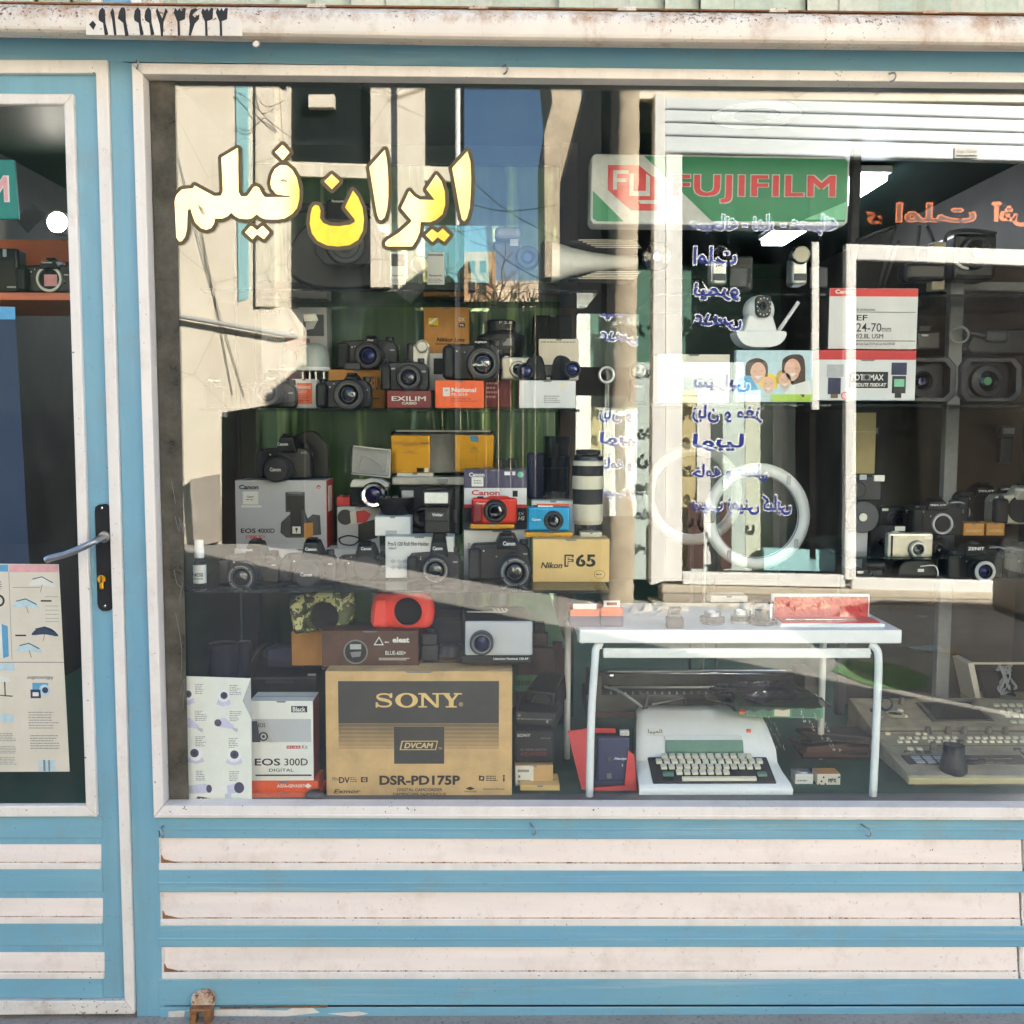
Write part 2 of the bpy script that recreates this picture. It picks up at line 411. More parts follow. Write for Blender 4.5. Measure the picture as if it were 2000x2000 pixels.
def mirror(name):
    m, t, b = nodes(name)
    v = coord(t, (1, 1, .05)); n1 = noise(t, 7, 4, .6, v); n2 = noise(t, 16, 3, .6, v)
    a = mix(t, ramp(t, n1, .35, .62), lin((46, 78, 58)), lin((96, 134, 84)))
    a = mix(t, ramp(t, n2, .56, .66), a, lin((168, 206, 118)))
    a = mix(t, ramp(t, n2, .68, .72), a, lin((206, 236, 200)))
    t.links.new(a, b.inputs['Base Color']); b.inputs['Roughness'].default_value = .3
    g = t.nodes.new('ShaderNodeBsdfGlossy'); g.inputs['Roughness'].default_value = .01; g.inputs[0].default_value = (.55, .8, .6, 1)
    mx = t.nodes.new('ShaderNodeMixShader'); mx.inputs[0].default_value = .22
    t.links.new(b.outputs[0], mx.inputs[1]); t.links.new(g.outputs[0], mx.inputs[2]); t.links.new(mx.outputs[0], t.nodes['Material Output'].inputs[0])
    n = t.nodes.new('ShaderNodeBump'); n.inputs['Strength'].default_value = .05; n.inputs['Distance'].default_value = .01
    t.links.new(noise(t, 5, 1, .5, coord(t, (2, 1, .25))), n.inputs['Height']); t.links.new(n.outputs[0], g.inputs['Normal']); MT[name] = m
def gilt():
    m, t, b = nodes('gold'); b.inputs['Roughness'].default_value = .3; b.inputs['Metallic'].default_value = .35
    t.links.new(mix(t, ramp(t, noise(t, 60, 4), .3, .7), lin((244, 196, 6)), lin((254, 220, 20))), b.inputs['Base Color'])
    g = t.nodes.new('ShaderNodeBsdfGlossy'); g.inputs['Roughness'].default_value = .07; mx = t.nodes.new('ShaderNodeMixShader'); mx.inputs[0].default_value = .2
    t.links.new(b.outputs[0], mx.inputs[1]); t.links.new(g.outputs[0], mx.inputs[2]); t.links.new(mx.outputs[0], t.nodes['Material Output'].inputs[0]); MT['gold'] = m
mirror('green_mirror')
m, t, b = nodes('side_mirror'); b.inputs['Base Color'].default_value = (.06, .08, .07, 1); g = t.nodes.new('ShaderNodeBsdfGlossy'); g.inputs['Roughness'].default_value = 0; mx = t.nodes.new('ShaderNodeMixShader'); mx.inputs[0].default_value = .15
t.links.new(b.outputs[0], mx.inputs[1]); t.links.new(g.outputs[0], mx.inputs[2]); t.links.new(mx.outputs[0], t.nodes['Material Output'].inputs[0]); MT['side_mirror'] = m
gilt(); M('gold_edge', (74, 62, 36), .35, .2)
M('black', (23, 23, 25), .42, 0, .2, 80); M('matte_black', (20, 20, 22), .75, 0, .2, 120, .1); M('rubber', (27, 27, 29), .6, 0, .2, 300, .3)
M('dark', (34, 34, 37), .5); M('dark_grey', (66, 66, 70), .5); M('grey', (128, 128, 128), .45); M('light_grey', (176, 176, 174), .4)
M('silver', (196, 194, 188), .28, .6, .08); M('champagne', (200, 192, 172), .3, .5, .06); M('chrome', (210, 210, 212), .12, 1, .03); M('steel', (160, 160, 164), .3, .9, .1)
M('white', (228, 226, 222), .4, 0, .05, 20); M('ivory', (214, 205, 180), .4, 0, .06, 20); M('white_tube', (226, 226, 222), .28, 0, .06, 30)
M('paper', (226, 222, 212), .7, 0, .05, 20); M('cream_paper', (222, 210, 190), .7, 0, .06, 12); M('card_white', (216, 214, 210), .6, 0, .06, 14); M('card_grey', (182, 181, 182), .55, 0, .05, 14)
M('kraft', (204, 166, 114), .8, 0, .2, 16, .1); M('kraft_orange', (196, 138, 72), .75, 0, .12, 30); M('kraft_pale', (224, 186, 120), .75, 0, .1, 14)
M('box_dark', (58, 54, 50), .6, 0, .12, 30); M('ink', (26, 24, 24), .6); M('ink_grey', (120, 118, 116), .7); M('brown_box', (84, 52, 36), .45, 0, .45, 24); M('brown_wood', (74, 50, 40), .6, 0, .4, 30)
M('orange', (238, 96, 40), .45, 0, .08); M('orange_box', (226, 88, 34), .5, 0, .08); M('red', (208, 38, 34), .45, 0, .08); M('red_box', (196, 44, 44), .5, 0, .1); M('maroon', (124, 28, 36), .45); M('coral', (240, 72, 58), .55, 0, .06)
M('red_cam', (206, 52, 38), .3, .25, .06); M('blue_cam', (20, 142, 190), .28, .3, .06); M('navy', (40, 48, 84), .5, 0, .15); M('blue_case', (34, 42, 72), .55, 0, .2); M('purple', (70, 58, 92), .4, 0, .1); M('violet_box', (72, 66, 92), .5, 0, .12)
M('green_sign', (0, 118, 72), .35, 0, .05, 8); M('teal_sign', (0, 122, 112), .4, 0, .05); M('sign_red', (196, 44, 48), .4); M('sign_grey', (186, 186, 180), .4); M('pink', (232, 168, 168), .5)
M('mint', (120, 190, 150), .5); M('jade', (74, 116, 100), .45); M('lime', (168, 200, 70), .6); M('green_tape', (90, 150, 100), .5)
M('carpet', (34, 74, 60), .95, 0, .3, 200, .6); M('dark_green', (30, 50, 42), .5, 0, .25, 10); M('band_green', (34, 56, 50), .5, 0, .2, 6); M('dark_wall', (58, 55, 50), .7, 0, .35, 5); M('brown_wall', (62, 48, 37), .7, 0, .35, 4)
M('yellowed', (178, 164, 120), .7, 0, .12, 20); M('console', (160, 148, 126), .6, 0, .28, 22); M('console_edge', (176, 164, 120), .55, 0, .1, 14); M('console_dark', (92, 84, 72), .5, 0, .15)
M('screen', (38, 40, 40), .15); M('gold_foil', (214, 158, 46), .26, .7, .12, 10); M('yellow', (236, 200, 40), .5); M('skin', (226, 176, 150), .6); M('skin_shade', (200, 140, 112), .6); M('cafe_light', (196, 210, 204), .5, 0, .2, 1.5); M('cafe_dark', (24, 22, 21), .9, 0, .3, 3, 0, .05); M('iron', (76, 74, 70), .5, .2, .25, 30); M('hair', (74, 52, 40), .6); M('blond', (206, 164, 84), .6)
M('lens_glass', (14, 14, 24), .04, 0, .1, 20, 0, 1); M('lens_blue', (26, 34, 78), .05, .4, .2, 20); M('lens_violet', (50, 40, 80), .06, .3, .2, 20)
M('flash_glass', (230, 226, 210), .25, 0, .1, 200); M('lantern', (168, 172, 164), .3, 0, .05); M('lavender', (198, 192, 214), .5); M('deep_violet', (60, 54, 84), .5); M('sky_blue', (90, 160, 200), .5); M('poster_blue', (30, 52, 80), .5, 0, .3, 3); M('pale_blue', (190, 212, 216), .6); M('tape_brown', (120, 90, 60), .5)
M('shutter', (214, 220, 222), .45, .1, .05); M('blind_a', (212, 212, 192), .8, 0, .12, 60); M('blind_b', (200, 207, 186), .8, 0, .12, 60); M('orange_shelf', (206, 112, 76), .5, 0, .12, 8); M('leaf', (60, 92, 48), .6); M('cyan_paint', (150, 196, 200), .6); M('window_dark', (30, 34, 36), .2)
ground_mat('spray_green', (96, 150, 84), (110, 140, 96), 9); M('bark', (82, 70, 56), .9, 0, .3, 10); M('brick', (176, 140, 104), .9, 0, .3, 6); M('car_black', (40, 42, 46), .25, .2, .1); M('tyre', (24, 24, 24), .8); M('mesh_brown', (110, 84, 62), .8); M('bag_brown', (120, 64, 44), .7)
M('blue_letter', (20, 44, 140), .4); M('white_letter', (240, 240, 240), .4); M('orange_letter', (240, 120, 40), .4); M('dark_red_letter', (96, 52, 36), .5)
def camo():
    m, t, b = nodes('camo'); n = noise(t, 38, 2, .5, None, 1.5); n2 = noise(t, 52, 2, .5, None, 1.0)
    a = mix(t, ramp(t, n, .48, .5), lin((74, 84, 48)), lin((190, 184, 128))); a = mix(t, ramp(t, n2, .56, .58), a, lin((52, 48, 34)))
    t.links.new(a, b.inputs['Base Color']); b.inputs['Roughness'].default_value = .5; MT['camo'] = m
camo()
emit('lamp_white', (235, 242, 255), 14)
emit('lamp_tube', (236, 243, 255), 3)
emit('lamp_warm', (255, 246, 232), 9)
# ------------------------------------------------------------------ the ground and the shop's own building
w = Metric('street', None, None, kind='structure'); p = w.part('street')
p.add([(-60, -60, 0), (60, -60, 0), (60, 20, 0), (-60, 20, 0)], [[0, 1, 2, 3]], 'asphalt')
ZS = P(1000, 1992, -.02).z
w = Metric('pavement', None, None, kind='structure'); p = w.part('pavement')
p.box(-8, ZS - .3, 6, ZS, -.75, 3, 'concrete', .012)
# ------------------------------------------------------------------ the window leaf
F = Plane('shop_window', 'fixed blue and white metal shop window full of cameras, with louvred panel below', 'shop window')
GL = [(262, 128), (2420, 151), (2420, 1598), (305, 1592)]
p = F.part('frame')
p.poly([(262, 128), (2420, 151), (2420, 171), (284, 150)], -16, 24, 'white_paint', 2)
p.poly([(262, 128.5), (284, 150.5), (324, 1567), (305, 1591.5)], -15.6, 24, 'white_paint', 2)
p.poly([(305, 1592), (324, 1568), (2420, 1573), (2420, 1598)], -16, 24, 'white_paint', 2)
p.poly([(316, 1584), (2420, 1589.5), (2420, 1593), (311, 1588)], -19, -15, 'white_paint', 1)
p = F.part('glass_pane')
p.poly([(280, 146), (2420, 166), (2420, 1576), (320, 1574)], 18, 23, 'window_glass')
p = F.part('window_film', None, 'dusty scratched plastic strip along the glass edge')
p.poly([(287, 153), (335, 153), (364, 1567), (326, 1567)], 16.6, 17.4, 'film_strip')
q = F.part('scratch'); random.seed(8)
for l in ([(337, 1010), (345, 1040), (348, 1015), (356, 1046), (344, 1012)], [(335, 1115), (340, 1140), (349, 1150)], [(338, 1200), (350, 1270), (348, 1330)], [(352, 1140), (345, 1180)], [(347, 1360), (356, 1330), (352, 1390)], [(330, 940), (338, 985)]): q.tube([(x, y, 16.2) for x, y in l], .45, 'grey', 4, 4)
for k in range(14): x, y = random.uniform(296, 330), random.uniform(190, 700); q.tube([(x, y, 16.2), (x + random.uniform(3, 10), y + random.uniform(-2, 2), 16.2)], .35, 'ink', 4)
p = F.part('blue_frame')
p.poly([(-400, 66), (2420, 100), (2420, 150), (-400, 112)], -.6, 20, 'blue_rail')
p.poly([(214, 118), (264, 124), (309, 1600), (318, 1996), (268, 1996)], 0, 20, 'blue_paint')
p.poly([(300, 1590), (2420, 1596), (2420, 1641), (316, 1637)], -1.2, 20, 'blue_rail', 2)
for (a, b, c, e) in ((1698, 1743, 1702, 1744), (1807, 1850, 1808, 1850), (1911, 1964, 1912, 1962)):
    p.poly([(309, a), (2420, c), (2420, e), (309, b)], -1, 20, 'blue_rail', 2.5)
for yy in (1616, 1722, 1831): p.poly([(309, yy), (2420, yy + 2), (2420, yy + 7), (309, yy + 5)], -3.2, 0, 'blue_rail', 1.5)
p.poly([(312, 1966), (2420, 1964), (2420, 1994), (312, 1994)], -3, 20, 'blue_rail', 2)
p.poly([(309, 1900), (320, 1900), (320, 1990), (309, 1990)], 1, 20, 'blue_paint')
for i, (a, b, c, e) in enumerate(((1637, 1699, 1641, 1702), (1743, 1808, 1744, 1809), (1850, 1912, 1850, 1912))):
    x = 310 + i * 3; xr = 1997 - i * 4
    p = F.part('louvre_slat')
    for (u, v) in ((x, xr), (xr + 4, 2420)):
        lo = b + (e - b) * (v - x) / 2000
        p.hull([(u, b - 13, 2.5), (v, lo - 13, 2.5), (v, lo - 11, 20), (u, b - 11, 20)], [(u, a - 2, 6), (v, a, 6), (v, a, 20), (u, a - 2, 20)], 'slat_paint', .6)
        p.poly([(u, b - 13), (v, lo - 13), (v, lo), (u, b)], -1.6, 12, 'white_paint', 2)
        p.poly([(u, b - 15.5), (v, lo - 15.5), (v, lo - 12.4), (u, b - 12.4)], 1.9, 3, 'rust_cream')
        if u < 400: p.poly([(u + 4, b - 30), (u + 9, b - 20), (u + 34, b - 14.5), (u + 50, b - 12.5), (u + 4, b - 12.3)], 1.3, 4, 'rust_dark')
        p.poly([(u - 1, a), (u + 5, a), (u + 5, b - 12), (u - 1, b - 12)], 1.5, 12, 'worn_paint')
p = F.part('rust_patch')
for pts in ([(362, 1972), (470, 1970), (560, 1972), (575, 1966), (610, 1966), (625, 1976), (560, 1983), (420, 1982)], [(330, 1974), (362, 1972), (360, 1984), (330, 1986)], [(640, 1978), (700, 1974), (720, 1978), (690, 1984)]):
    p.poly(pts, -3.6, -2, 'worn_paint')
p.poly([(430, 1966), (640, 1964), (640, 1966.5), (430, 1968.5)], -3.8, -1, 'rust_dark')
p.poly([(640, 1964), (2420, 1962), (2420, 1964), (640, 1966)], -1.6, 2, 'matte_black')
for (hx, hy, dn) in ((275, 128, 1), (986, 138, 1), (1734, 153, 1), (324, 1615, -1), (1041, 1609, -1), (1687, 1612, -1)):
    p = F.part('hook')
    p.tube([(hx - 5, hy - 2, 2), (hx - 4, hy - 3, -14), (hx + 2, hy - 2, -26), (hx + 5, hy + 5, -28), (hx + 2, hy + 12, -24), (hx - 2, hy + 12, -18)], 1.7, 'steel', 8, 3)
# gold lettering on the pane, traced outlines
def z1(l): return [(330 + x * .15528, 270 + y * .15528) for x, y in l]
def z2(l): return [(580 + x * .18634, 270 + y * .18634) for x, y in l]
SIGN = [
 z1([(100,1280),(60,1230),(38,770),(60,690),(130,620),(275,605),(290,570),(420,640),(540,705),(625,700),(650,640),(632,215),(830,98),(842,104),(848,650),(880,710),(960,705),(1000,650),(1040,590),(1075,580),(1110,600),(1140,665),(1180,718),(1490,718),(1510,700),(1420,695),(1330,680),(1270,610),(1250,540),(1270,440),(1310,360),(1380,312),(1460,315),(1530,370),(1590,480),(1622,620),(1620,740),(1590,860),(1530,930),(1440,985),(1350,1000),(1190,998),(1130,975),(1080,935),(1020,985),(960,998),(860,990),(800,955),(755,915),(710,960),(640,990),(550,988),(540,1050),(500,1110),(440,1132),(370,1110),(300,1040),(265,950),(240,865),(205,880),(200,960),(195,1120),(170,1220),(130,1275)]),
 z1([(1370,512),(1410,485),(1450,495),(1480,525),(1430,533)]), z1([(328,800),(400,860),(435,920),(425,950),(390,940),(355,880)]),
 z1([(1405,55),(1498,150),(1410,250),(1312,148)]), z1([(1000,1085),(1020,1088),(1085,1138),(1155,1080),(1240,1165),(1170,1250),(1085,1190),(1025,1252),(932,1165)]),
 z2([(175,680),(215,690),(232,740),(225,820),(260,870),(330,900),(430,905),(540,890),(595,860),(590,830),(490,705),(575,530),(630,600),(675,710),(692,830),(680,950),(630,1050),(540,1105),(420,1120),(300,1108),(200,1060),(140,980),(118,880),(128,770),(145,710)]),
 z2([(350,355),(432,432),(352,515),(272,432)]),
 z2([(910,98),(748,280),(770,420),(830,780),(850,830),(875,842),(910,810),(935,720),(948,600),(948,420),(935,220)]),
 z2([(915,1080),(940,1050),(1060,975),(1180,870),(1195,845),(1085,715),(1170,535),(1220,590),(1280,625),(1440,628),(1350,515),(1455,360),(1510,430),(1545,540),(1550,680),(1520,780),(1450,840),(1390,862),(1290,860),(1280,970),(1240,1060),(1200,1118),(950,1120),(920,1110)]),
 z2([(1410,935),(1470,975),(1525,932),(1598,1000),(1540,1070),(1470,1022),(1415,1072),(1342,1000)]),
 z2([(1785,110),(1622,290),(1650,440),(1700,720),(1725,830),(1750,855),(1780,820),(1810,710),(1820,560),(1825,400),(1815,220)])]
def area(l): return sum(l[i - 1][0] * l[i][1] - l[i][0] * l[i - 1][1] for i in range(len(l)))
SIGN = [l if (area(l) > 0) == (i not in (1, 2)) else l[::-1] for i, l in enumerate(SIGN)]
p = F.part('gilt_outline')
for i, l in enumerate(SIGN):
    if i in (1, 2): continue
    for j in range(len(l)):
        a, b_ = Vector(l[j - 1]), Vector(l[j]); n_ = Vector((a.y - b_.y, b_.x - a.x)).normalized() * 7.4; dd_ = 17.3 - i * .04 - j * .0006
        p.flat([tuple(a + n_), tuple(b_ + n_), tuple(b_ - n_), tuple(a - n_)], dd_, 'gold_edge'); p.disc(b_.x, b_.y, 7.4, dd_ - .0003, 'gold_edge', 14)
p = F.part('gilt_lettering')
p.shape(outline(SIGN), 16.2, 'gold')
# ------------------------------------------------------------------ the door
D = Plane('shop_door', 'blue metal shop door with white trim, lever handle and papers behind its glass', 'door')
p = D.part('leaf')
p.poly([(-300, 140), (193, 145), (194, 195), (-300, 195)], 3, 14, 'blue_paint'); p.poly([(135, 195), (194, 195), (236, 1582), (180, 1582)], 3, 14, 'blue_paint'); p.poly([(-300, 1582), (236, 1582), (248, 1950), (-300, 1950)], 3, 14, 'blue_paint')
for (a, b) in ((1697, 1743), (1803, 1848), (1910, 1950)):
    p.poly([(-300, a), (200, a), (201, b), (-300, b)], 0, 8, 'blue_rail', 2)
p.poly([(-300, 1592), (198, 1592), (199, 1638), (-300, 1638)], .4, 8, 'blue_rail', 2)
for (a, b) in ((1638, 1698), (1743, 1804), (1848, 1912)):
    q = D.part('louvre_slat'); u, v = -300, 197 + (a - 1638) * .03
    q.hull([(u, b - 12, 1.5), (v, b - 12, 1.5), (v, b - 10, 12), (u, b - 10, 12)], [(u, a, 3.5), (v, a, 3.5), (v, a, 12), (u, a, 12)], 'slat_paint', .6)
    q.poly([(u, b - 12), (v, b - 12), (v, b), (u, b)], -1.8, 5, 'white_paint', 2)
    q.poly([(u, b - 14.5), (v, b - 14.5), (v, b - 11.8), (u, b - 11.8)], .6, 3, 'rust_cream')
p = D.part('door_frame')
p.poly([(-300, 118), (213, 120), (214, 146), (-300, 146)], -9, 12, 'white_paint', 2)
p.poly([(190, 145), (213.5, 121), (266, 1974), (246, 1950)], -9.4, 12, 'white_paint', 2)
p.poly([(-300, 1951), (246, 1951), (266, 1976), (-300, 1980)], -9, 12, 'worn_paint', 2)
p = D.part('glass_frame')
p.poly([(-300, 184), (146, 185), (128, 206), (-300, 206)], -8, 10, 'white_paint', 3)
p.poly([(146, 185.4), (192, 1592), (170, 1571), (127.5, 206)], -8.4, 10, 'white_paint', 3)
p.poly([(-300, 1572), (170, 1571), (192, 1593), (-300, 1594)], -8, 10, 'white_paint', 3)
p = D.part('glass_pane')
p.poly([(-300, 200), (132, 200), (176, 1576), (-300, 1576)], 2.8, -0.4, 'door_glass')
p = D.part('handle_plate')
p.poly([(186, 1000), (187, 990), (194, 985), (208, 984), (216, 990), (218, 1000), (222, 1178), (220, 1188), (212, 1193), (200, 1193), (193, 1187), (191, 1178)], -4, 4, 'matte_black', 2)
for yy, xx in ((992, 201), (1183, 207)): D.part('screw', p).lat(xx, yy, [(0, -6.4), (2.6, -6), (3.6, -4)], 'chrome', n=12)
D.part('handle', p).tube([(207, 1048, -2), (205, 1050, -40), (200, 1054, -52), (180, 1064, -54), (150, 1076, -54), (122, 1083, -54), (113, 1087, -52)], 6.6, 'steel', 12, 4)
D.part('handle_collar', p).lat(207, 1048, [(0, -12), (11, -12), (12, -3)], 'steel', n=20)
q = D.part('keyhole', p); q.lat(201, 1130, [(0, -9), (8, -9), (8.4, -3)], 'gold_foil', n=18); q.box(197, 1132, 205, 1150, -8.6, -3, 'gold_foil', 2); q.box(199.6, 1124, 202, 1136, -9.6, -9, 'ink')
# ------------------------------------------------------------------ rail of the roller shutter, blinds above it
B = Bulge('shutter_rail', 'rusty cream painted steel rail above the window with a stencilled phone number', 'shutter rail', Y=-.058)
RP = [0, -30, -42, -46, -48, -48.5, -48.5, -48.5, -48, -46, -40, -26, 0]
p = B.part('rail'); n = 12; V = []; Fc = []
for j in range(25):
    x = -400 + 2850 * j / 24
    yt = 3 + .0125 * x if x < 900 else 14 + (x - 900) * .0118; yb = 73 + .0185 * x if x < 900 else 89.6 + (x - 900) * .0108
    for i in range(n + 1):
        a = i / n; V.append(B.L(x, yt + (yb - yt) * a, RP[i]))
    V.append(P(x, yb - 3, -.002)); V.append(P(x, yt + 2, -.002))
m = n + 3
for j in range(24):
    for i in range(m): Fc.append([j * m + i, j * m + (i + 1) % m, (j + 1) * m + (i + 1) % m, (j + 1) * m + i])
p.add(V, Fc, 'rust_cream', False)
p = B.part('rail_lip')
p.poly([(-400, -2), (900, 11.5), (2450, 30), (2450, 33), (900, 15), (-400, 2)], -30, 98, 'rust_dark', 1.5)
for x, y in ((300, 4), (618, 11), (935, 14), (1225, 17), (1522, 20), (1822, 23)):
    p = B.part('bracket_tab'); p.hull([(x - 18, y - 4, -30), (x + 17, y - 5, -30), (x + 19, y + 3, -30), (x - 20, y + 3, -30)], [(x - 18, y - 4, 30), (x + 17, y - 5, 30), (x + 19, y + 3, 30), (x - 20, y + 3, 30)], 'rust_cream', 1.5)
p = B.part('bolt'); p.lat(500, 86, [(0, -50), (5, -50), (7, -44), (8, 0)], 'rust_cream', n=10)
p = B.part('paint_patch'); p.poly([(168, 17), (470, 20), (474, 70), (168, 68)], -49.4, -48.9, 'rust_pale')
p = B.part('stencilled_number')
def digits(p):
    z = lambda l: [(x / 3.864, y / 3.864 - 1.5) for x, y in l]
    nine = [(30, 0), (50, 25), (55, 120), (75, 200), (70, 210), (48, 212), (36, 120), (5, 100), (0, 70), (8, 25)]
    for ox in (742, 1010, 1090): p.flat(z([(ox + x, 60 + y) for x, y in nine]), -50, 'ink')
    p.flat(z([(895, 150), (888, 145), (900, 90), (915, 62), (940, 62), (948, 90), (950, 160), (972, 275), (945, 280), (930, 180)]), -50, 'ink')
    p.flat(z([(700, 160), (725, 190), (705, 232), (672, 190)]), -50, 'ink')
    p.flat(z([(850, 65), (862, 95), (880, 270), (862, 275), (845, 150), (832, 100)]), -50, 'ink')
    p.flat(z([(1185, 62), (1225, 145), (1250, 65), (1265, 90), (1235, 170), (1230, 280), (1215, 280), (1205, 190), (1175, 90)]), -50, 'ink')
    for ox in (1310, 1518, 1628):
        p.flat(z([(ox + 12, 65), (ox + 30, 88), (ox + 45, 66), (ox + 58, 90), (ox + 75, 64), (ox + 92, 68), (ox + 86, 150), (ox + 62, 160), (ox + 46, 165), (ox + 50, 275), (ox + 32, 278), (ox + 28, 170), (ox, 100)]), -50, 'ink')
    p.flat(z([(1475, 66), (1495, 80), (1470, 100), (1452, 118), (1470, 138), (1505, 112), (1502, 150), (1470, 185), (1440, 275), (1425, 275), (1432, 190), (1425, 130), (1440, 80)]), -50, 'ink')
digits(p)
U = Plane('vertical_blind', 'pale green vertical fabric blinds hanging in the window above the rusty rail', 'blind', Y=.12)
p = U.part('vertical_blind')
x = -420; i = 0
while x < 2450:
    wd_ = random.uniform(66, 76); t_ = random.uniform(-14, 14)
    p.hull([(x, -330, t_), (x + wd_, -330, -t_), (x + wd_, 60, -t_), (x, 60, t_)], [(x, -330, t_ + 2), (x + wd_, -330, -t_ + 2), (x + wd_, 60, -t_ + 2), (x, 60, t_ + 2)], random.choice(['blind_a', 'blind_b', 'blind_b']))
    x += wd_ - 1; i += 1
U = Plane('upper_window_frame', 'white and blue upright bars of the upper window frame above the door', 'window frame', Y=.02)
p = U.part('upper_window_frame')
p.box(181, -330, 201, 40, -8, 20, 'white_paint', 2); p.box(258, -330, 278, 40, -8, 20, 'white_paint', 2); p.box(201, -330, 258, 40, 0, 20, 'blue_paint')
K = Plane('lock_bracket', 'rusty broken bolt bracket on the bottom rail of the shop front', 'bracket', Y=-.004)
p = K.part('plate'); p.poly([(374, 1943), (384, 1934), (400, 1930), (416, 1934), (422, 1946), (420, 1962), (376, 1962)], -9, 4, 'rust_cream', 4)
p = K.part('staple'); p.poly([(376, 1958), (420, 1958), (418, 1994), (406, 1994), (404, 1964), (390, 1964), (388, 1994), (378, 1994)], -26, 0, 'rust_dark', 3)
# the shop's building round the front: it casts the long shade on the street
W = Metric('shop_building', 'plastered shop building that holds the blue shop front', 'building', (0, 0, 0))
p = W.part('wall')
XL = P(-400, 500, 0).x; XR = P(2415, 500, 0).x; ZT = P(1000, -300, 0).z
p.box(-22, 0, XL, 9, .0, 6, 'stucco'); p.box(XR, 0, 5.2, 9, .0, 6, 'stucco'); p.box(XL, ZT, XR, 9, .0, 6, 'stucco')
p.box(XL, 0, XR, ZS + .05, .05, 6, 'concrete')
ZF = P(1000, 1566, .05).z; ZC = P(1000, 157, .2).z
q = W.part('floor'); q.box(XL, ZF - .05, XR, ZF, .045, 3.6, 'carpet')
q = W.part('ledge'); q.box(P(322, 1560, .03).x, ZF - .03, XR, ZF + .006, .026, .085, 'dark_grey', .002)
q = W.part('ceiling'); q.box(XL, ZC + .004, XR, ZC + .03, .026, 3.6, 'band_green')
q = W.part('inner_wall'); q.box(XL, ZF, XR, ZC, 3.3, 3.6, 'dark_wall'); q.box(XR - .02, ZF, XR, ZC, .05, 3.3, 'dark_wall')
q.box(XL, ZF, XL + .02, ZC, .1, 3.3, 'dark_wall')
for x0, y0, ln, lab in ((1.03, .92, 1.1, 'lit fluorescent ceiling fitting seen above the sign inside the shop'), (-.75, 1.1, 1.3, 'lit fluorescent ceiling fitting deeper in the shop behind the cabinet')):  # the second fitting is added out of sight to lift the dark interior
    w = Metric('ceiling_light', lab, 'ceiling light', (x0, y0, ZC), 'fluorescent ceiling fittings'); w.part('housing').box(-.01, -.022, .10, -.002, -.01, ln + .01, 'white', .003); w.part('tube').box(0, -.045, .09, -.023, 0, ln, 'lamp_tube', .006)
# ------------------------------------------------------------------ display cabinet: posts, mirror, rails, shelves
Z3 = P(1000, 1153, .07).z; Z2 = P(1000, 799, .36).z; Z1 = P(1000, 566, .36).z
def X(px, py, Y): return P(px, py, Y).x
cab = Metric('display_cabinet', 'dark green display cabinet with mirror back and glass shelves behind the window', 'display cabinet')
p = cab.part('post')
xl, xr = X(490, 900, .72), X(1098, 900, .72)
p.box(xl - .025, ZF, xl + .02, ZC, .70, .745, 'dark_green', .003); p = cab.part('post'); p.box(xr - .01, ZF, xr + .035, ZC, .70, .745, 'brown_wall', .003)
p = cab.part('side_panel'); p.box(X(352, 900, .2) - .02, ZF, X(352, 900, .2) , ZC, .12, .72, 'dark_green', .003)
p.box(X(352, 900, .2), ZF, xl, ZC, .735, .75, 'dark_green')
for (u, v, a) in ((xl, (xl + xr) / 2, 0.4), ((xl + xr) / 2, xr, 1.6)):
    p = cab.part('mirror_panel'); dy = math.tan(math.radians(a)) * (v - u)
    zt, zb = P(1000, 322, .75).z, ZF + .02
    p.add([(u, .76, zb), (v, .76 + dy, zb), (v, .76 + dy, zt), (u, .76, zt)], [[0, 1, 2, 3]], 'green_mirror')
p = cab.part('side_mirror'); u, v = X(1112, 800, .78), X(1246, 800, .78); dy = math.tan(math.radians(2.4)) * (v - u)
for za, zb in ((P(1000, 612, .78).z, P(1000, 716, .78).z), (P(1000, 772, .78).z, P(1000, 1008, .78).z)): p.hull([(u, zb, .78), (v, zb, .78 + dy), (v, za, .78 + dy), (u, za, .78)], [(u, zb, .784), (v, zb, .784 + dy), (v, za, .784 + dy), (u, za, .784)], 'side_mirror')
p = cab.part('back_board'); p.box(xl, ZF, xr, ZC, .80, .82, 'dark_green'); p.box(xl, P(1000, 322, .74).z, xr, ZC, .74, .76, 'band_green')
p = cab.part('rail'); p.box(xl, P(1000, 592, .70).z, xr, P(1000, 552, .70).z, .70, .725, 'band_green', .003)
for nm, z, x0, x1, y0, y1 in (('shelf', Z3, X(346, 1150, .07), X(1192, 1150, .07), .07, .70), ('shelf', Z2, X(386, 798, .36), X(1132, 798, .36), .36, .69), ('shelf', Z1, X(390, 566, .36), X(1168, 566, .36), .36, .69)):
    p = cab.part(nm); p.box(x0, z - .006, x1, z, y0, y1, 'shelf_glass', .001)
for px, z, Y in ((434, Z2, .38), (457, Z3, .3)):
    p = cab.part('shelf_clip')
    x = X(px, 810, Y); p.box(x - .008, z - .022, x + .008, z - .0065, Y, Y + .02, 'steel', .002)
rk = Metric('display_rack', 'grey metal rack with glass shelves filling the far side of the window', 'display rack')
xa, xb = X(1288, 790, .34), X(2120, 790, .34)
for z, Y in ((P(1000, 787, .34).z, .34), (Z1 + .0, .40), (P(1000, 1086, .30).z, .30)):
    x0 = xa if z > 1.4 else X(1655, 1086, .3)
    p = rk.part('shelf'); p.box(x0, z - .006, xb, z, Y, Y + .45, 'shelf_glass', .001)
ZR2 = P(1000, 787, .34).z; ZR3 = P(1000, 1086, .30).z
p = rk.part('post')
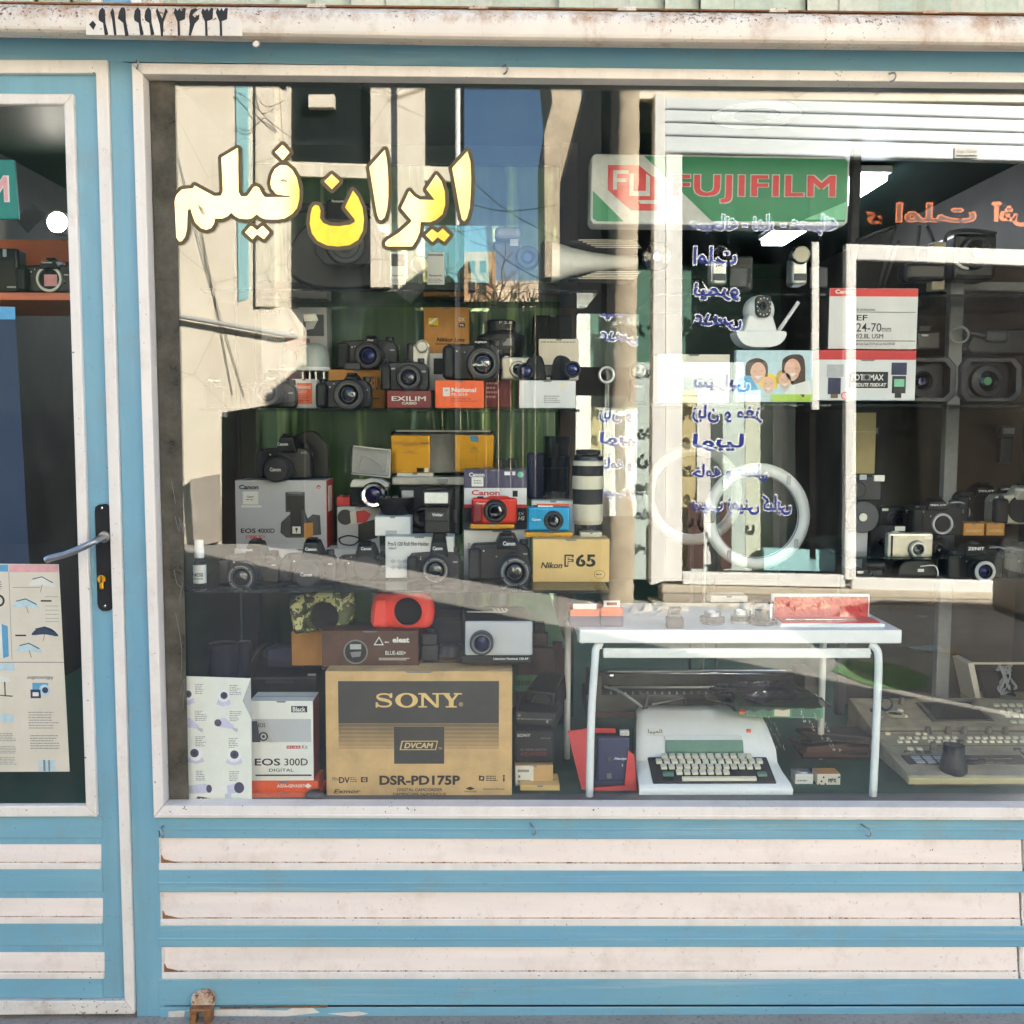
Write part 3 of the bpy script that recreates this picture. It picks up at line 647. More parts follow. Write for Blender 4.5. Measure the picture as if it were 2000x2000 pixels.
for px, Y in ((1862, .62),): x = X(px, 800, Y); p.box(x - .018, ZF, x + .018, P(1000, 535, Y).z, Y, Y + .03, 'grey', .003)
x = X(1660, 800, .72); p = rk.part('post'); p.box(x - .012, ZF, x + .012, ZC, .72, .75, 'dark_grey', .003)
p = rk.part('rail'); z = P(1000, 552, .63).z; p.box(X(1850, 550, .63), z - .012, X(2150, 550, .63), z + .012, .652, .68, 'grey', .003)
p = rk.part('back_panel'); p.box(X(1870, 800, .80), ZF, X(2250, 800, .80), P(1000, 480, .8).z, .80, .82, 'brown_wall')
p.box(X(1660, 800, .84), ZF, X(1860, 800, .84), P(1000, 480, .84).z, .84, .86, 'dark_wall')
# ------------------------------------------------------------------ builders of display goods
GC = 'reflex cameras in the window display'; GB = 'cartons in the window display'; GK = 'compact cameras in the window display'
def slr(label, x0, x1, yh, ys, y1, lens, hump, Y=None, z=None, brand='Canon', bt=None, model=None, mt=None, ll=40, cap=None, mat='black', bare=False, rim=None, glass='lens_glass', yaw=0, hh=12, group=GC, ring_text=False):
    t = Thing('reflex_camera', label, 'camera', (x0, yh, x1, y1), Y, z, group, yaw)
    a, b = hump; w = x1 - x0; lx, ly, r = lens
    p = t.part('body')
    p.poly([(x0 + 3, y1), (x0, y1 - 7), (x0, ys + 12), (x0 + 7, ys + 2), (a - 4, ys), (b + 4, ys), (x1 - 7, ys + 3), (x1, ys + 13), (x1, y1 - 7), (x1 - 4, y1)], 0, 38, mat, 3.5, 3)
    p = t.part('viewfinder_hump')
    p.hull([(a + 3, ys + 10, -6), (a + 9, yh + 5, -hh), (b - 9, yh + 5, -hh), (b - 3, ys + 10, -6)], [(a - 6, ys + 10, 34), (a + 7, yh, 20), (b - 7, yh, 20), (b + 6, ys + 10, 34)], mat, 2.5)
    p.box((a + b) / 2 - 9, yh - 3, (a + b) / 2 + 9, yh + 1, 2, 18, 'matte_black', 1)
    p = t.part('grip'); p.box(x0 - 1, ys + 7, x0 + w * .2, y1 - 1, -17, 6, 'rubber', 6, 3)
    p = t.part('mode_dial'); p.lat(b + (x1 - b) * .5, 16, [(0, ys - 7), (w * .07, ys - 7), (w * .075, ys - 5), (w * .075, ys + 3)], 'dark', 'z', 20)
    p = t.part('shutter_button'); p.lat(x0 + w * .11, -4, [(0, ys + 1), (w * .035, ys + 1.5), (w * .05, ys + 8)], 'dark', 'z', 16)
    if bare:
        q = t.part('lens_mount'); q.lat(lx, ly, [(r * .8, -1), (r * .82, -5), (r, -5), (r * 1.03, -3), (r * 1.05, 1)], rim or 'chrome', n=36)
        q.disc(lx, ly, r * .82, -.6, 'matte_black')
    else:
        q = t.part('lens')
        q.lat(lx, ly, [(r * .60, -ll + 6), (r * .66, -ll - 1), (r * .90, -ll - 1), (r * .97, -ll + 1), (r, -ll + 4), (r, -ll * .62), (r * .95, -ll * .6), (r * .95, -ll * .35), (r * 1.0, -ll * .34), (r * 1.0, -8), (r * 1.05, -7), (r * 1.05, 2)], [mat, rim or 'dark', rim or 'dark', 'dark', 'rubber', 'dark', 'dark', 'dark', 'rubber', 'dark', 'dark'], n=36)
        if cap is not None:
            c = t.part('lens_cap', q); c.lat(lx, ly, [(0, -ll - 2), (r * .85, -ll - 2), (r * .92, -ll)], 'dark', n=32)
            c.box(lx - r * .7, ly - r * .2, lx + r * .7, ly + r * .2, -ll - 3, -ll - 1, 'black', 1)
            if cap: c.text(cap, lx - r * .42, ly - r * .14, lx + r * .42, ly + r * .14, -ll - 3.4, 'paper', .02)
        else:
            c = t.part('front_glass', q); c.lat(lx, ly, [(0, -ll + 1), (r * .25, -ll + 2), (r * .45, -ll + 5), (r * .62, -ll + 8)], glass, smooth=True, n=28)
            q.ring(lx, ly, r * .70, r * .72, -ll - 1.3, 'grey'); q.ring(lx, ly, r * .42, r * .45, -ll + 1.6, 'dark_grey')
            if ring_text:
                for k in range(40):
                    if k % 9 == 8: continue
                    an = k * .157; pass
                    q.flat([(lx + r * u * math.cos(an + v), ly + r * u * math.sin(an + v)) for u, v in ((.76, 0), (.83, 0), (.83, .09), (.76, .09))], -ll - 1.6, 'light_grey')
    for sx, dx in ((x0, -1), (x1, 1)): t.part('strap_lug').tube([(sx, ys + 12, 10), (sx + dx * 3.4, ys + 11, 9), (sx + dx * 3.6, ys + 17, 9), (sx, ys + 17, 10)], .8, 'steel', 6)
    q = t.part('release_button'); q.lat(lx + r * 1.12, ly + r * .25, [(0, -3), (w * .022, -3), (w * .028, 0)], 'dark_grey', n=14); q.disc(lx - r * 1.14, ly - r * .75, w * .014, -.6, 'light_grey', 10); q.disc(x0 + w * .24, ys + 14, w * .016, -.6, 'paper', 10)
    l = t.part('lettering')
    if brand: l.text(brand, *(bt or ((a + b) / 2 - 13, yh + 9, (a + b) / 2 + 13, yh + 15)), -hh - .8, 'white', .03)
    if model: l.text(model, *mt, -.9, 'light_grey', .02)
    else: l.sheet(x1 - 14, ys + 18, x1 - 5, ys + 21, -.7, 'light_grey')
    return t
def carton(label, box, Y=None, z=None, dep=60, mat='card_white', side=None, top=None, name='cardboard_box', cat='box', bev=1, yaw=0, group=GB, sidemat_in=1):
    t = Thing(name, label, cat, box, Y, z, group, yaw); x0, y0, x1, y1 = box
    t.part('carton').box(x0, y0, x1, y1, 0, dep, mat, bev)
    if side: t.part('side_panel').box(x1 - .5, y0 + .6, x1 + .4, y1 - .6,   .8, dep - 1, side); t.part('side_panel').box(x0 - .4, y0 + .6, x0 + .5, y1 - .6, .8, dep - 1, side)
    if top: t.part('top_panel').box(x0 + .6, y0 - .4, x1 - .6, y0 + .5, .8, dep - 1, top)
    if dep > 24 and not top: q = t.part('flap_seam'); q.box(x0 + 1.5, y0 - .12, x1 - 1.5, y0 + .3, dep * .48, dep * .52, 'ink_grey'); q.flat([(x0 + (x1 - x0) * .42, y0 + .2), (x0 + (x1 - x0) * .58, y0 + .2), (x0 + (x1 - x0) * .56, y0 + 3.2), (x0 + (x1 - x0) * .44, y0 + 3.2)], -.12, 'ink_grey')
    t.pr = t.part('print'); return t
def compact(label, x0, y0, x1, y1, lens, mat, Y=None, z=None, brand=None, bt=None, rim='silver', ll=8, dep=24, flash=None, glass='lens_glass', group=GK, dark=False, yaw=0):
    t = Thing('compact_camera', label, 'camera', (x0, y0, x1, y1), Y, z, group, yaw)
    t.part('body').box(x0, y0, x1, y1, 0, dep, mat, 5, 3)
    lx, ly, r = lens
    q = t.part('lens'); q.lat(lx, ly, [(r * .62, -ll + 2), (r * .66, -ll), (r * .85, -ll), (r * .9, -ll + 2), (r * .92, -3), (r, -3), (r * 1.04, 1)], [rim, rim, rim, rim, 'dark', rim], n=32)
    t.part('front_glass', q).lat(lx, ly, [(0, -ll + 1.4), (r * .4, -ll + 2), (r * .64, -ll + 4)], glass, n=24)
    t.part('shutter_button').box(x0 + (x1 - x0) * .12, y0 - 2.5, x0 + (x1 - x0) * .26, y0 + 1, 6, 16, 'dark' if dark else rim, 1)
    if flash: t.part('flash').box(*flash, -.8, 3, 'flash_glass', .6)
    if brand: t.part('lettering').text(brand, *bt, -.7, 'white', .02)
    return t
# ================================================================== floor of the window, from the film strip across
t = Thing('product_leaflet', 'white leaflet printed with security cameras leaning on the glass beside the film strip', 'leaflet', (348, 1320, 495, 1568), .034)
p = t.part('sheet'); p.poly([(350, 1320), (494, 1325), (478, 1369), (494, 1404), (492, 1568), (348, 1568)], 0, 2, 'paper')
t.part('folded_corner').poly([(494, 1325), (494, 1404), (479, 1369)], .4, 3, 'light_grey')
p = t.part('print')
def dome(x, y, k=1, f=1):
    p.poly([(x - 14 * k, y + 12), (x - 9 * k, y - 2), (x + 9 * k, y - 2), (x + 14 * k, y + 12), (x, y + 17)], -.3, -.2, 'lavender'); p.disc(x, y - 4, 12 * k, -.5, 'white'); p.disc(x + f, y - 5, 7 * k, -.7, 'deep_violet'); p.disc(x + f, y - 5, 3 * k, -.8, 'ink')
def bullet(x, y, f=1):
    p.poly([(x - 18 * f, y - 8), (x - 2 * f, y - 12), (x + 16 * f, y + 4), (x + 14 * f, y + 10), (x - 14 * f, y + 6)], -.4, -.2, 'lavender'); p.disc(x - 15 * f, y - 2, 7, -.7, 'deep_violet'); p.poly([(x + 12 * f, y + 6), (x + 24 * f, y + 10), (x + 22 * f, y + 17), (x + 14 * f, y + 12)], -.5, -.2, 'card_grey')
dome(371, 1360); dome(441, 1363); bullet(376, 1413); bullet(444, 1413); dome(384, 1475, 1.2, -2); dome(459, 1478, 1.2, 1)
p.poly([(375, 1533), (402, 1530), (412, 1536), (412, 1548), (378, 1550)], -.4, -.2, 'lavender'); p.disc(409, 1540, 8, -.7, 'deep_violet', sx=.7); p.poly([(360, 1536), (376, 1533), (378, 1550), (362, 1548)], -.3, -.2, 'card_grey')
p.poly([(444, 1534), (466, 1528), (470, 1548), (446, 1550)], -.4, -.2, 'lavender'); p.disc(468, 1538, 11, -.7, 'deep_violet', sx=.9); p.box(440, 1550, 452, 1558, -.4, -.2, 'lavender')
for x, y in ((386, 1335), (453, 1337), (384, 1387), (452, 1388), (384, 1437), (449, 1440), (384, 1504), (449, 1505)): p.lines(x, y, x + 24, y + 21, 6, -.4, 'grey', .4, .5)
p.poly([(378, 1568), (386, 1555), (402, 1557), (432, 1567)], -.5, -.2, 'ink'); p.text('AHD', 384, 1559, 411, 1567, -.8, 'white', .03, 0, 'y')
t = carton('white and grey camera carton marked Black, standing on orange boxes', (490, 1369, 613, 1525), .075, None, 70, 'paper', 'maroon'); p = t.pr
p.box(571, 1379, 602, 1391, -.5, -.1, 'ink'); p.text('Black', 574, 1380.5, 599, 1389.5, -.8, 'white', .02)
p.sheet(491, 1404, 609, 1449, -.3, 'card_grey'); p.poly([(493, 1408), (522, 1409), (538, 1449), (493, 1449)], -.6, -.2, 'silver'); p.ring(516, 1438, 6, 9, -.9, 'ink'); p.disc(516, 1438, 3, -.9, 'ink'); p.text('EOS', 506, 1412, 520, 1420, -.9, 'ink', .02); p.poly([(494, 1408), (504, 1408), (510, 1449), (494, 1449)], -.9, -.6, 'dark_grey')
p.box(561, 1456, 588, 1462, -.5, -.2, 'red_box', 1); p.text('EF-S 18-55', 563, 1457, 586, 1461, -.8, 'white', .01); p.text('Kit', 591, 1455, 602, 1462, -.4, 'ink', 0)
p.text('EOS', 498, 1481, 548, 1495, -.4, 'ink', .02); p.text('300D', 556, 1481, 602, 1495, -.4, 'ink', .01); p.text('DIGITAL', 526, 1501, 574, 1507, -.4, 'ink', .01)
p.sheet(499, 1512.5, 609, 1515.5, -.4, 'ink')
t = carton('upper flat orange film box lettered in white under the camera carton', (488, 1526, 621, 1547), .07, None, 72, 'orange_box'); t.pr.text('AGFA-GEVAERT', 541, 1532, 596, 1538, -.5, 'paper', .02); t.pr.poly([(602, 1530), (609, 1535), (602, 1540), (595, 1535)], -.5, -.2, 'paper')
t = carton('lower flat orange film box next to the tan carton', (488, 1548, 627, 1567), .062, None, 74, 'orange_box')
t = Thing('rounded_gadget', 'small dark rounded gadget lying before the orange boxes', 'gadget', (594, 1545, 634, 1563), .05); t.part('rounded_gadget').lat(614, 1557, [(0, -10), (6, -9), (12, -5), (15, 2), (13, 12), (6, 18), (0, 20)], 'black', smooth=True, sx=1.3)
# black photo printer with a case on it
t = Thing('photo_printer', 'matt black photo printer behind the white camera carton', 'printer', (490, 1318, 617, 1410), .30)
p = t.part('housing'); p.hull([(490, 1322, 0), (620, 1322, 0), (620, 1480, 0), (490, 1480, 0)], [(480, 1310, 120), (625, 1310, 120), (625, 1480, 120), (480, 1480, 120)], 'dark', 4); p = t.part('tray'); p.box(520, 1330, 572, 1335, -1.5, 2, 'dark_grey', .6); p.box(602, 1316, 618, 1320, -1, 3, 'light_grey', .6)
t = Thing('soft_case', 'small dark blue soft case on the black printer', 'case', (520, 1262, 592, 1306), .34); p = t.part('pouch'); p.poly([(521, 1306), (519, 1270), (540, 1263), (592, 1264), (594, 1306)], 0, 40, 'blue_case', 5, 3); t.part('flap').poly([(524, 1268), (590, 1266), (592, 1286), (558, 1292), (522, 1286)], -1.5, 3, 'navy', 1.5)
t = Thing('lens_case', 'tall dark blue round lens case with bright rim behind the leaflet', 'lens case', (404, 1258, 482, 1420), .36); p = t.part('barrel'); p.lat(432, 30, [(0, 1266), (26, 1266), (30, 1262), (30, 1330), (30, 1440)], ['black', 'steel', 'blue_case', 'blue_case'], 'z'); p = t.part('second_barrel'); p.lat(468, 50, [(0, 1266), (12, 1266), (14, 1263), (14, 1440)], ['black', 'steel', 'blue_case'], 'z', 20)
t = Thing('coiled_strap', 'tangled black strap behind the dark blue soft case', 'strap', (488, 1255, 620, 1300), .42); t.part('coiled_strap').tube([(490, 1295, 0), (505, 1270, 10), (530, 1262, 20), (560, 1275, 10), (600, 1255, 8), (620, 1275, 20), (610, 1300, 10), (580, 1285, 0), (600, 1265, -8), (622, 1290, -4)], 5, 'black', 8, 6)
# big tan carton
t = carton('big tan cardboard carton with black video camera printing, biggest of all the cartons', (637, 1311, 1001, 1562), .075, None, 150, 'kraft', name='cardboard_box', bev=2.2); p = t.pr; B = 'box_dark'
p.sheet(662, 1330, 975, 1410, -.4, B)
for i in range(20):
    y = 1410 + i * 2.66; h = 2.0 - i * .075
    if y < 1417: p.sheet(662, y, 975, y + h, -.4, B)
    else: p.sheet(662, y, 770, y + h, -.4, B); p.sheet(868, y, 975, y + h, -.4, B)
p.sheet(770, 1418, 868, 1491, -.45, B)
def serif(x, y, h, ch, w):
    m = 'kraft_pale'; g = lambda pts, d=0: p.flat([(x + a * w, y + h - b * h) for a, b in pts], -.9 - d, m)
    if ch == 'O': V = []; n = 36; p.add([p.t.L(x + w * (.5 + rx * math.cos(6.2832 * i / n)), y + h * (.5 + ry * math.sin(6.2832 * i / n)), -.9) for rx, ry in ((.5, .51), (.27, .40)) for i in range(n)], [[i, (i + 1) % n, n + (i + 1) % n, n + i] for i in range(n)], m)
    if ch == 'N':
        g([(.13, 0), (.24, 0), (.24, 1), (.13, 1)]); g([(0, .9), (.3, .9), (.3, 1), (0, 1)], .1); g([(0, 0), (.38, 0), (.38, .1), (0, .1)], .1)
        g([(.06, 1), (.32, 1), (.90, .0), (.76, 0)], .2); g([(.78, 0), (.9, 0), (.9, 1), (.78, 1)], .1); g([(.62, .9), (1, .9), (1, 1), (.62, 1)], .3)
    if ch == 'Y':
        g([(.08, 1), (.36, 1), (.6, .44), (.4, .44)]); g([(.76, 1), (.88, 1), (.6, .44), (.5, .5)], .1); g([(.39, 0), (.61, 0), (.61, .45), (.39, .45)], .2)
        g([(0, .9), (.44, .9), (.44, 1), (0, 1)], .3); g([(.62, .9), (1, .9), (1, 1), (.62, 1)], .3); g([(.24, 0), (.76, 0), (.76, .1), (.24, .1)], .3)
    if ch == 'S':
        c = catmull([(.86, .70), (.78, .88), (.5, .94), (.24, .88), (.15, .74), (.26, .60), (.52, .52), (.78, .42), (.87, .26), (.76, .11), (.5, .06), (.22, .12), (.12, .30)], 6); V = []
        for i, q in enumerate(c):
            a = c[max(0, i - 1)]; b = c[min(len(c) - 1, i + 1)]; tx, ty = b[0] - a[0], b[1] - a[1]; l = math.hypot(tx, ty); s_ = i / (len(c) - 1)
            th = .055 + .055 * math.exp(-((s_ - .5) / .16) ** 2); nx, ny = -ty / l * th * .9, tx / l * th
            V += [p.t.L(x + w * (q[0] + nx), y + h - h * (q[1] + ny), -.9), p.t.L(x + w * (q[0] - nx), y + h - h * (q[1] - ny), -.9)]
        p.add(V, [[2 * i, 2 * i + 1, 2 * i + 3, 2 * i + 2] for i in range(len(c) - 1)], m); g([(.84, .66), (.95, .66), (.95, 1), (.84, 1)], .1); g([(.05, 0), (.16, 0), (.16, .36), (.05, .36)], .1)
for ch, x, w in (('S', 733, 36), ('O', 773, 44), ('N', 818, 44), ('Y', 861, 42)): serif(x, 1353, 28, ch, w)
p.text('®', 897, 1371, 905, 1379, -.9, 'kraft_pale')
V = [(785, 1446), (856, 1446), (852, 1464), (781, 1464)]; p.flat(V, -.8, 'kraft_pale'); p.flat([(787, 1447.5), (854, 1447.5), (850.5, 1462.5), (783.5, 1462.5)], -1.0, B); p.text('DVCAM', 790, 1449.5, 847, 1460.5, -1.3, 'kraft_pale', .03, .25); p.text('TM', 857, 1459, 863, 1463, -.8, 'kraft_pale')
p.text('DSR-PD175P', 741, 1514, 899, 1533, -.5, 'ink', .035); p.text('DIGITAL CAMCORDER', 776, 1539, 864, 1545, -.5, 'ink', .02); p.text('CAMESCOPE NUMERIQUE', 767, 1548, 872, 1554, -.5, 'ink', .02)
p.text('Mini', 649, 1517, 661, 1524, -.5, 'ink'); p.text('DV', 662, 1517, 683, 1529, -.5, 'ink', .03); p.lines(684, 1517, 698, 1528, 3, -.5, 'ink', .4, .2); p.sheet(705, 1517, 718, 1527, -.5, 'ink'); p.text('G', 708, 1518.5, 715, 1525.5, -.8, 'kraft_pale', .03); p.text('Exmor', 651, 1541, 704, 1549, -.5, 'ink', .015, .3)
p.sheet(652, 1559, 664, 1561, -.5, 'ink'); p.text('ClearVid', 668, 1556, 692, 1561.5, -.5, 'ink', .01)
p.poly([(936, 1514), (947, 1516), (946, 1525), (936, 1524)], -.6, -.3, 'ink'); p.disc(941.5, 1519.5, 2.5, -.9, 'kraft'); p.lines(950, 1514, 973, 1526, 3, -.5, 'ink', .5, .2); p.disc(985, 1515, 2, -.5, 'ink'); p.sheet(983.5, 1518, 986.5, 1526, -.5, 'ink')
p.poly([(910, 1540), (919, 1536), (928, 1540), (919, 1543)], -.5, -.3, 'ink'); p.text('Memory Stick', 908, 1544, 932, 1548, -.5, 'ink', .01); p.text('SteadyShot', 944, 1539, 986, 1543, -.5, 'ink', .01, .2); p.text('For professional use', 912, 1558, 958, 1562, -.5, 'ink', .02)
p.flat([(968, 1557), (988, 1557), (988, 1562), (968, 1562)], -.4, 'ink'); p.flat([(969, 1558), (987, 1558), (987, 1562), (969, 1562)], -.7, 'kraft'); p.text('PAL', 970.5, 1558.5, 985.5, 1561.8, -1, 'ink', .02)
# on top of the tan carton
t = carton('brown speckled flash box with white printing on the tan carton', (629, 1232, 818, 1303), .13, None, 90, 'brown_box'); p = t.pr
p.poly([(730, 1260), (741, 1243), (750, 1260)], -.5, -.2, 'paper'); p.poly([(733, 1258), (741, 1246), (747, 1258)], -.8, -.4, 'ink'); p.lines(752, 1252, 764, 1257, 1, -.5, 'paper'); p.text('eleat', 767, 1244, 800, 1255, -.5, 'paper', .04); p.text('BLUE-600+', 753, 1271, 793, 1279, -.5, 'paper', .01); p.sheet(740, 1285, 800, 1286, -.5, 'paper'); p.sheet(740, 1288, 794, 1289, -.5, 'paper')
q = t.part('picture'); q.disc(695, 1273, 24, -.5, 'ink'); q.ring(695, 1273, 21, 24, -.7, 'ink_grey'); q.box(684, 1258, 706, 1268, -.9, -.6, 'light_grey', 1); q.poly([(684, 1274), (706, 1272), (704, 1282), (688, 1284)], -.9, -.6, 'grey')
def skin(label, mat, poly, hole, holes, box, Y, z=None):
    t = Thing('camera_skin', label, 'camera cover', box, Y, z, 'rubber camera covers')
    cx, cy, r = hole; n = 40
    q = t.part('shell'); L = t.L
    out = []
    for i in range(n):
        an = 6.2832 * i / n; best = None
        dx, dy = math.cos(an), math.sin(an)
        for j in range(len(poly)):
            (x1, y1), (x2, y2) = poly[j - 1], poly[j]; ex, ey = x2 - x1, y2 - y1; de = dx * ey - dy * ex
            if abs(de) < 1e-9: continue
            s_ = ((x1 - cx) * ey - (y1 - cy) * ex) / de; u_ = ((x1 - cx) * dy - (y1 - cy) * dx) / de
            if s_ > 0 and -1e-6 <= u_ <= 1 + 1e-6: best = max(best or 0, s_)
        out.append((cx + dx * best, cy + dy * best))
    V = []
    prof = [(0, 34), (0, 6), (.06, 1), (.5, -5), (.9, -4), (.97, -9), (1.0, -9), (1.03, 2)]
    for f, d in prof:
        for i in range(n):
            an = 6.2832 * i / n; rx, ry = cx + r * math.cos(an), cy + r * math.sin(an); ox, oy = out[i]
            V.append(L(ox + (rx - ox) * f, oy + (ry - oy) * f, d))
    q.add(V, [[j * n + i, j * n + (i + 1) % n, (j + 1) * n + (i + 1) % n, (j + 1) * n + i] for j in range(len(prof) - 1) for i in range(n)], mat, True)
    q.poly(catmull(poly, 4, True), 30, 32, 'matte_black')
    for h in holes: t.part('opening').lat(h[0], h[1], [(0, -6), (h[2] * .7, -6), (h[2], -7.5), (h[2] * 1.25, -3)], ['matte_black', 'matte_black', mat], n=18)
    return t
t = skin('coral red rubber camera cover with big round lens opening on the brown box', 'coral', catmull([(724, 1222), (730, 1168), (748, 1158), (768, 1160), (784, 1149), (816, 1149), (830, 1160), (844, 1174), (848, 1200), (838, 1226), (790, 1227), (750, 1226)], 4, True), (797, 1194, 28), [(748, 1178, 3)], (723, 1148, 850, 1228), .17)
t.part('grip').poly([(727, 1223), (733, 1170), (757, 1168), (758, 1225)], -12, 8, 'coral', 6, 3)
t = skin('camouflage rubber camera cover tilted behind the brown box', 'camo', catmull([(563, 1180), (570, 1168), (610, 1158), (660, 1151), (688, 1158), (690, 1212), (672, 1226), (612, 1232), (590, 1238), (572, 1232), (568, 1205)], 4, True), (634, 1203, 29), [(579, 1180, 9), (672, 1164, 4)], (560, 1150, 690, 1240), .20)
t.part('grip').poly([(566, 1176), (588, 1172), (598, 1234), (576, 1238)], -10, 6, 'camo', 6, 3)
carton('bare orange kraft box under the camouflage cover', (570, 1233, 632, 1300), .26, None, 60, 'kraft_orange')
# slide projector
t = Thing('slide_projector', 'grey and black slide projector with a dark lens on the tan carton', 'projector', (905, 1178, 1040, 1298), .10)
p = t.part('housing'); p.hull([(908, 1213, 0), (1038, 1212, 0), (1040, 1281, 0), (906, 1281, 0)], [(898, 1206, 130), (1028, 1206, 130), (1028, 1281, 130), (898, 1281, 130)], 'matte_black', 4)
p = t.part('front_panel'); p.box(908, 1213, 1040, 1280, -3, 6, 'card_grey', 6, 3)
p = t.part('base'); p.box(899, 1280, 1040, 1298, 1, 130, 'matte_black', 5)
q = t.part('lens'); q.lat(941, 1253, [(14, -10), (15, -20), (20, -21), (23, -19), (23, -3), (24, 0)], ['black', 'dark', 'dark', 'black', 'black'], n=32); t.part('front_glass', q).lat(941, 1253, [(0, -15), (8, -14), (15, -10)], 'lens_blue', smooth=True)
q.ring(941, 1253, 16.5, 18, -21.3, 'grey')
p = t.part('slide_gate'); p.box(910, 1203.6, 990, 1206, 52, 60, 'silver', .6)
for i in range(8): p.box(962 + (i % 4) * 8 + (i // 4) * 2, 1204.6, 967 + (i % 4) * 8 + (i // 4) * 2, 1206, 88 - (i // 4) * 14, 93 - (i // 4) * 14, 'paper')
t.part('lettering').text('Liesegang Fantimat 150 AF', 964, 1284, 1032, 1290, -.4, 'paper', .02)
t = Thing('flash_unit', 'black flash head standing between brown box and slide projector', 'flash', (822, 1225, 858, 1292), .15); t.part('head').box(824, 1237, 855, 1262, -3, 30, 'black', 4); t.part('body').box(822, 1258, 856, 1292, 0, 26, 'dark', 4); t.part('foot').box(834, 1228, 848, 1240, 4, 20, 'matte_black', 2)
t = Thing('lens_hood', 'flat black lens hood lying beside the slide projector', 'lens hood', (858, 1258, 905, 1285), .14); t.part('lens_hood').lat(880, 14, [(16, 1262), (20, 1260), (23, 1264), (24, 1282), (22, 1284), (0, 1284)], 'black', 'z', 28)
t = Thing('black_case', 'dark open carrying case behind the flash head on the tan carton', 'case', (822, 1180, 906, 1296), .24); p = t.part('shell'); p.box(820, 1196, 904, 1296, 20, 60, 'matte_black', 3); t.part('clasp_bar').tube([(835, 1210, 16), (900, 1211, 16)], 2, 'dark_grey')
carton('plain dark shelf riser that carries the camera covers', (628, 1304, 1000, 1308), .16, None, 60, 'dark', name='riser_board', cat='board', group=None)
# black stack right of the tan carton
t = Thing('viewfinder_hood', 'black viewfinder hood with oval opening on the stacked black boxes', 'viewfinder', (1024, 1330, 1104, 1392), .24, yaw=-14); p = t.part('hood'); p.hull([(1024, 1350, 0), (1086, 1352, 0), (1084, 1392, 0), (1024, 1388, 0)], [(1040, 1328, 70), (1092, 1330, 70), (1096, 1380, 70), (1040, 1380, 70)], 'black', 4); t.part('eye_opening').lat(1058, 1376, [(20, -2), (22, -3), (23, 1), (0, 3)], ['dark_grey', 'black', 'lens_glass'], n=28, sx=.95)
t = Thing('battery_charger', 'flat black battery charger under the viewfinder hood', 'charger', (1006, 1386, 1090, 1424), .20, yaw=-6); p = t.part('housing'); p.hull([(1006, 1390, 0), (1088, 1392, 0), (1084, 1424, 0), (1010, 1422, 0)], [(1014, 1372, 90), (1096, 1374, 90), (1096, 1420, 90), (1014, 1420, 90)], 'dark', 3); q = t.part('panel'); q.disc(1014, 1398, 3, -.8, 'grey'); q.lines(1010, 1402, 1086, 1408, 1, -.8, 'grey'); q.box(1067, 1406, 1071, 1411, -2.5, 0, 'silver', .5)
t = Thing('power_adaptor', 'black power adaptor with white and red print on the label box', 'adaptor', (1005, 1424, 1081, 1490), .16); t.part('housing').box(1005, 1426, 1081, 1490, 0, 70, 'matte_black', 4); q = t.part('lettering'); q.text('SONY', 1010, 1433, 1036, 1439, -.6, 'paper', .02); q.text('AC POWER ADAPTOR', 1016, 1462, 1068, 1466, -.6, 'grey', .01); q.text('AC-M100E', 1016, 1469, 1068, 1476, -.6, 'maroon', .03); q.lines(1056, 1440, 1080, 1444, 1, -.6, 'grey')
t = carton('small kraft box with white barcode label under the power adaptor', (1006, 1495, 1080, 1541), .15, None, 70, 'kraft'); p = t.pr; p.sheet(1007, 1496, 1042, 1539, -.4, 'paper')
for i in range(16): p.sheet(1011 + i * 1.4, 1503, 1011.8 + i * 1.4, 1508, -.6, 'ink'); p.sheet(1011 + i * 1.6, 1523, 1011.9 + i * 1.6, 1528, -.6, 'ink')
p.text('8', 1012, 1514, 1016, 1519, -.6, 'ink', .02); p.lines(1010, 1532, 1036, 1535, 1, -.6, 'grey')
carton('lowest plain kraft box in the adaptor stack', (1016, 1534, 1093, 1564), .12, None, 70, 'kraft_pale')
t = Thing('bellows_camera', 'old brown wooden bellows camera standing behind the slide projector', 'camera', (1008, 1212, 1118, 1400), .42); p = t.part('frame')
for i, (x0, y0, x1, y1, d) in enumerate(((1008, 1265, 1082, 1420, 0), (1040, 1240, 1070, 1290, 16), (1080, 1260, 1100, 1420, 20), (1100, 1276, 1118, 1420, 34))): p.box(x0, y0, x1, y1, d, d + 18, 'brown_wood', 1.5)
t.part('lens_standard').box(1042, 1220, 1064, 1250, 18, 40, 'matte_black', 2); q = t.part('label_plate'); q.box(1004, 1318, 1060, 1350, -3, 1, 'green_tape', 1); q.text('UNIVERSAL', 1008, 1328, 1048, 1338, -3.4, 'ink', .01)
t = Thing('green_cloth', 'pale green cloth draped behind the slide projector', 'cloth', (1000, 1140, 1095, 1290), .56)
p = t.part('green_cloth'); p.hull([(1000, 1146, 0), (1068, 1142, 0), (1110, 1280, -12), (1096, 1300, -10), (1000, 1300, 0)], [(1000, 1146, 8), (1068, 1142, 8), (1110, 1280, 0), (1096, 1300, 0), (1000, 1300, 8)], 'green_tape', 2)
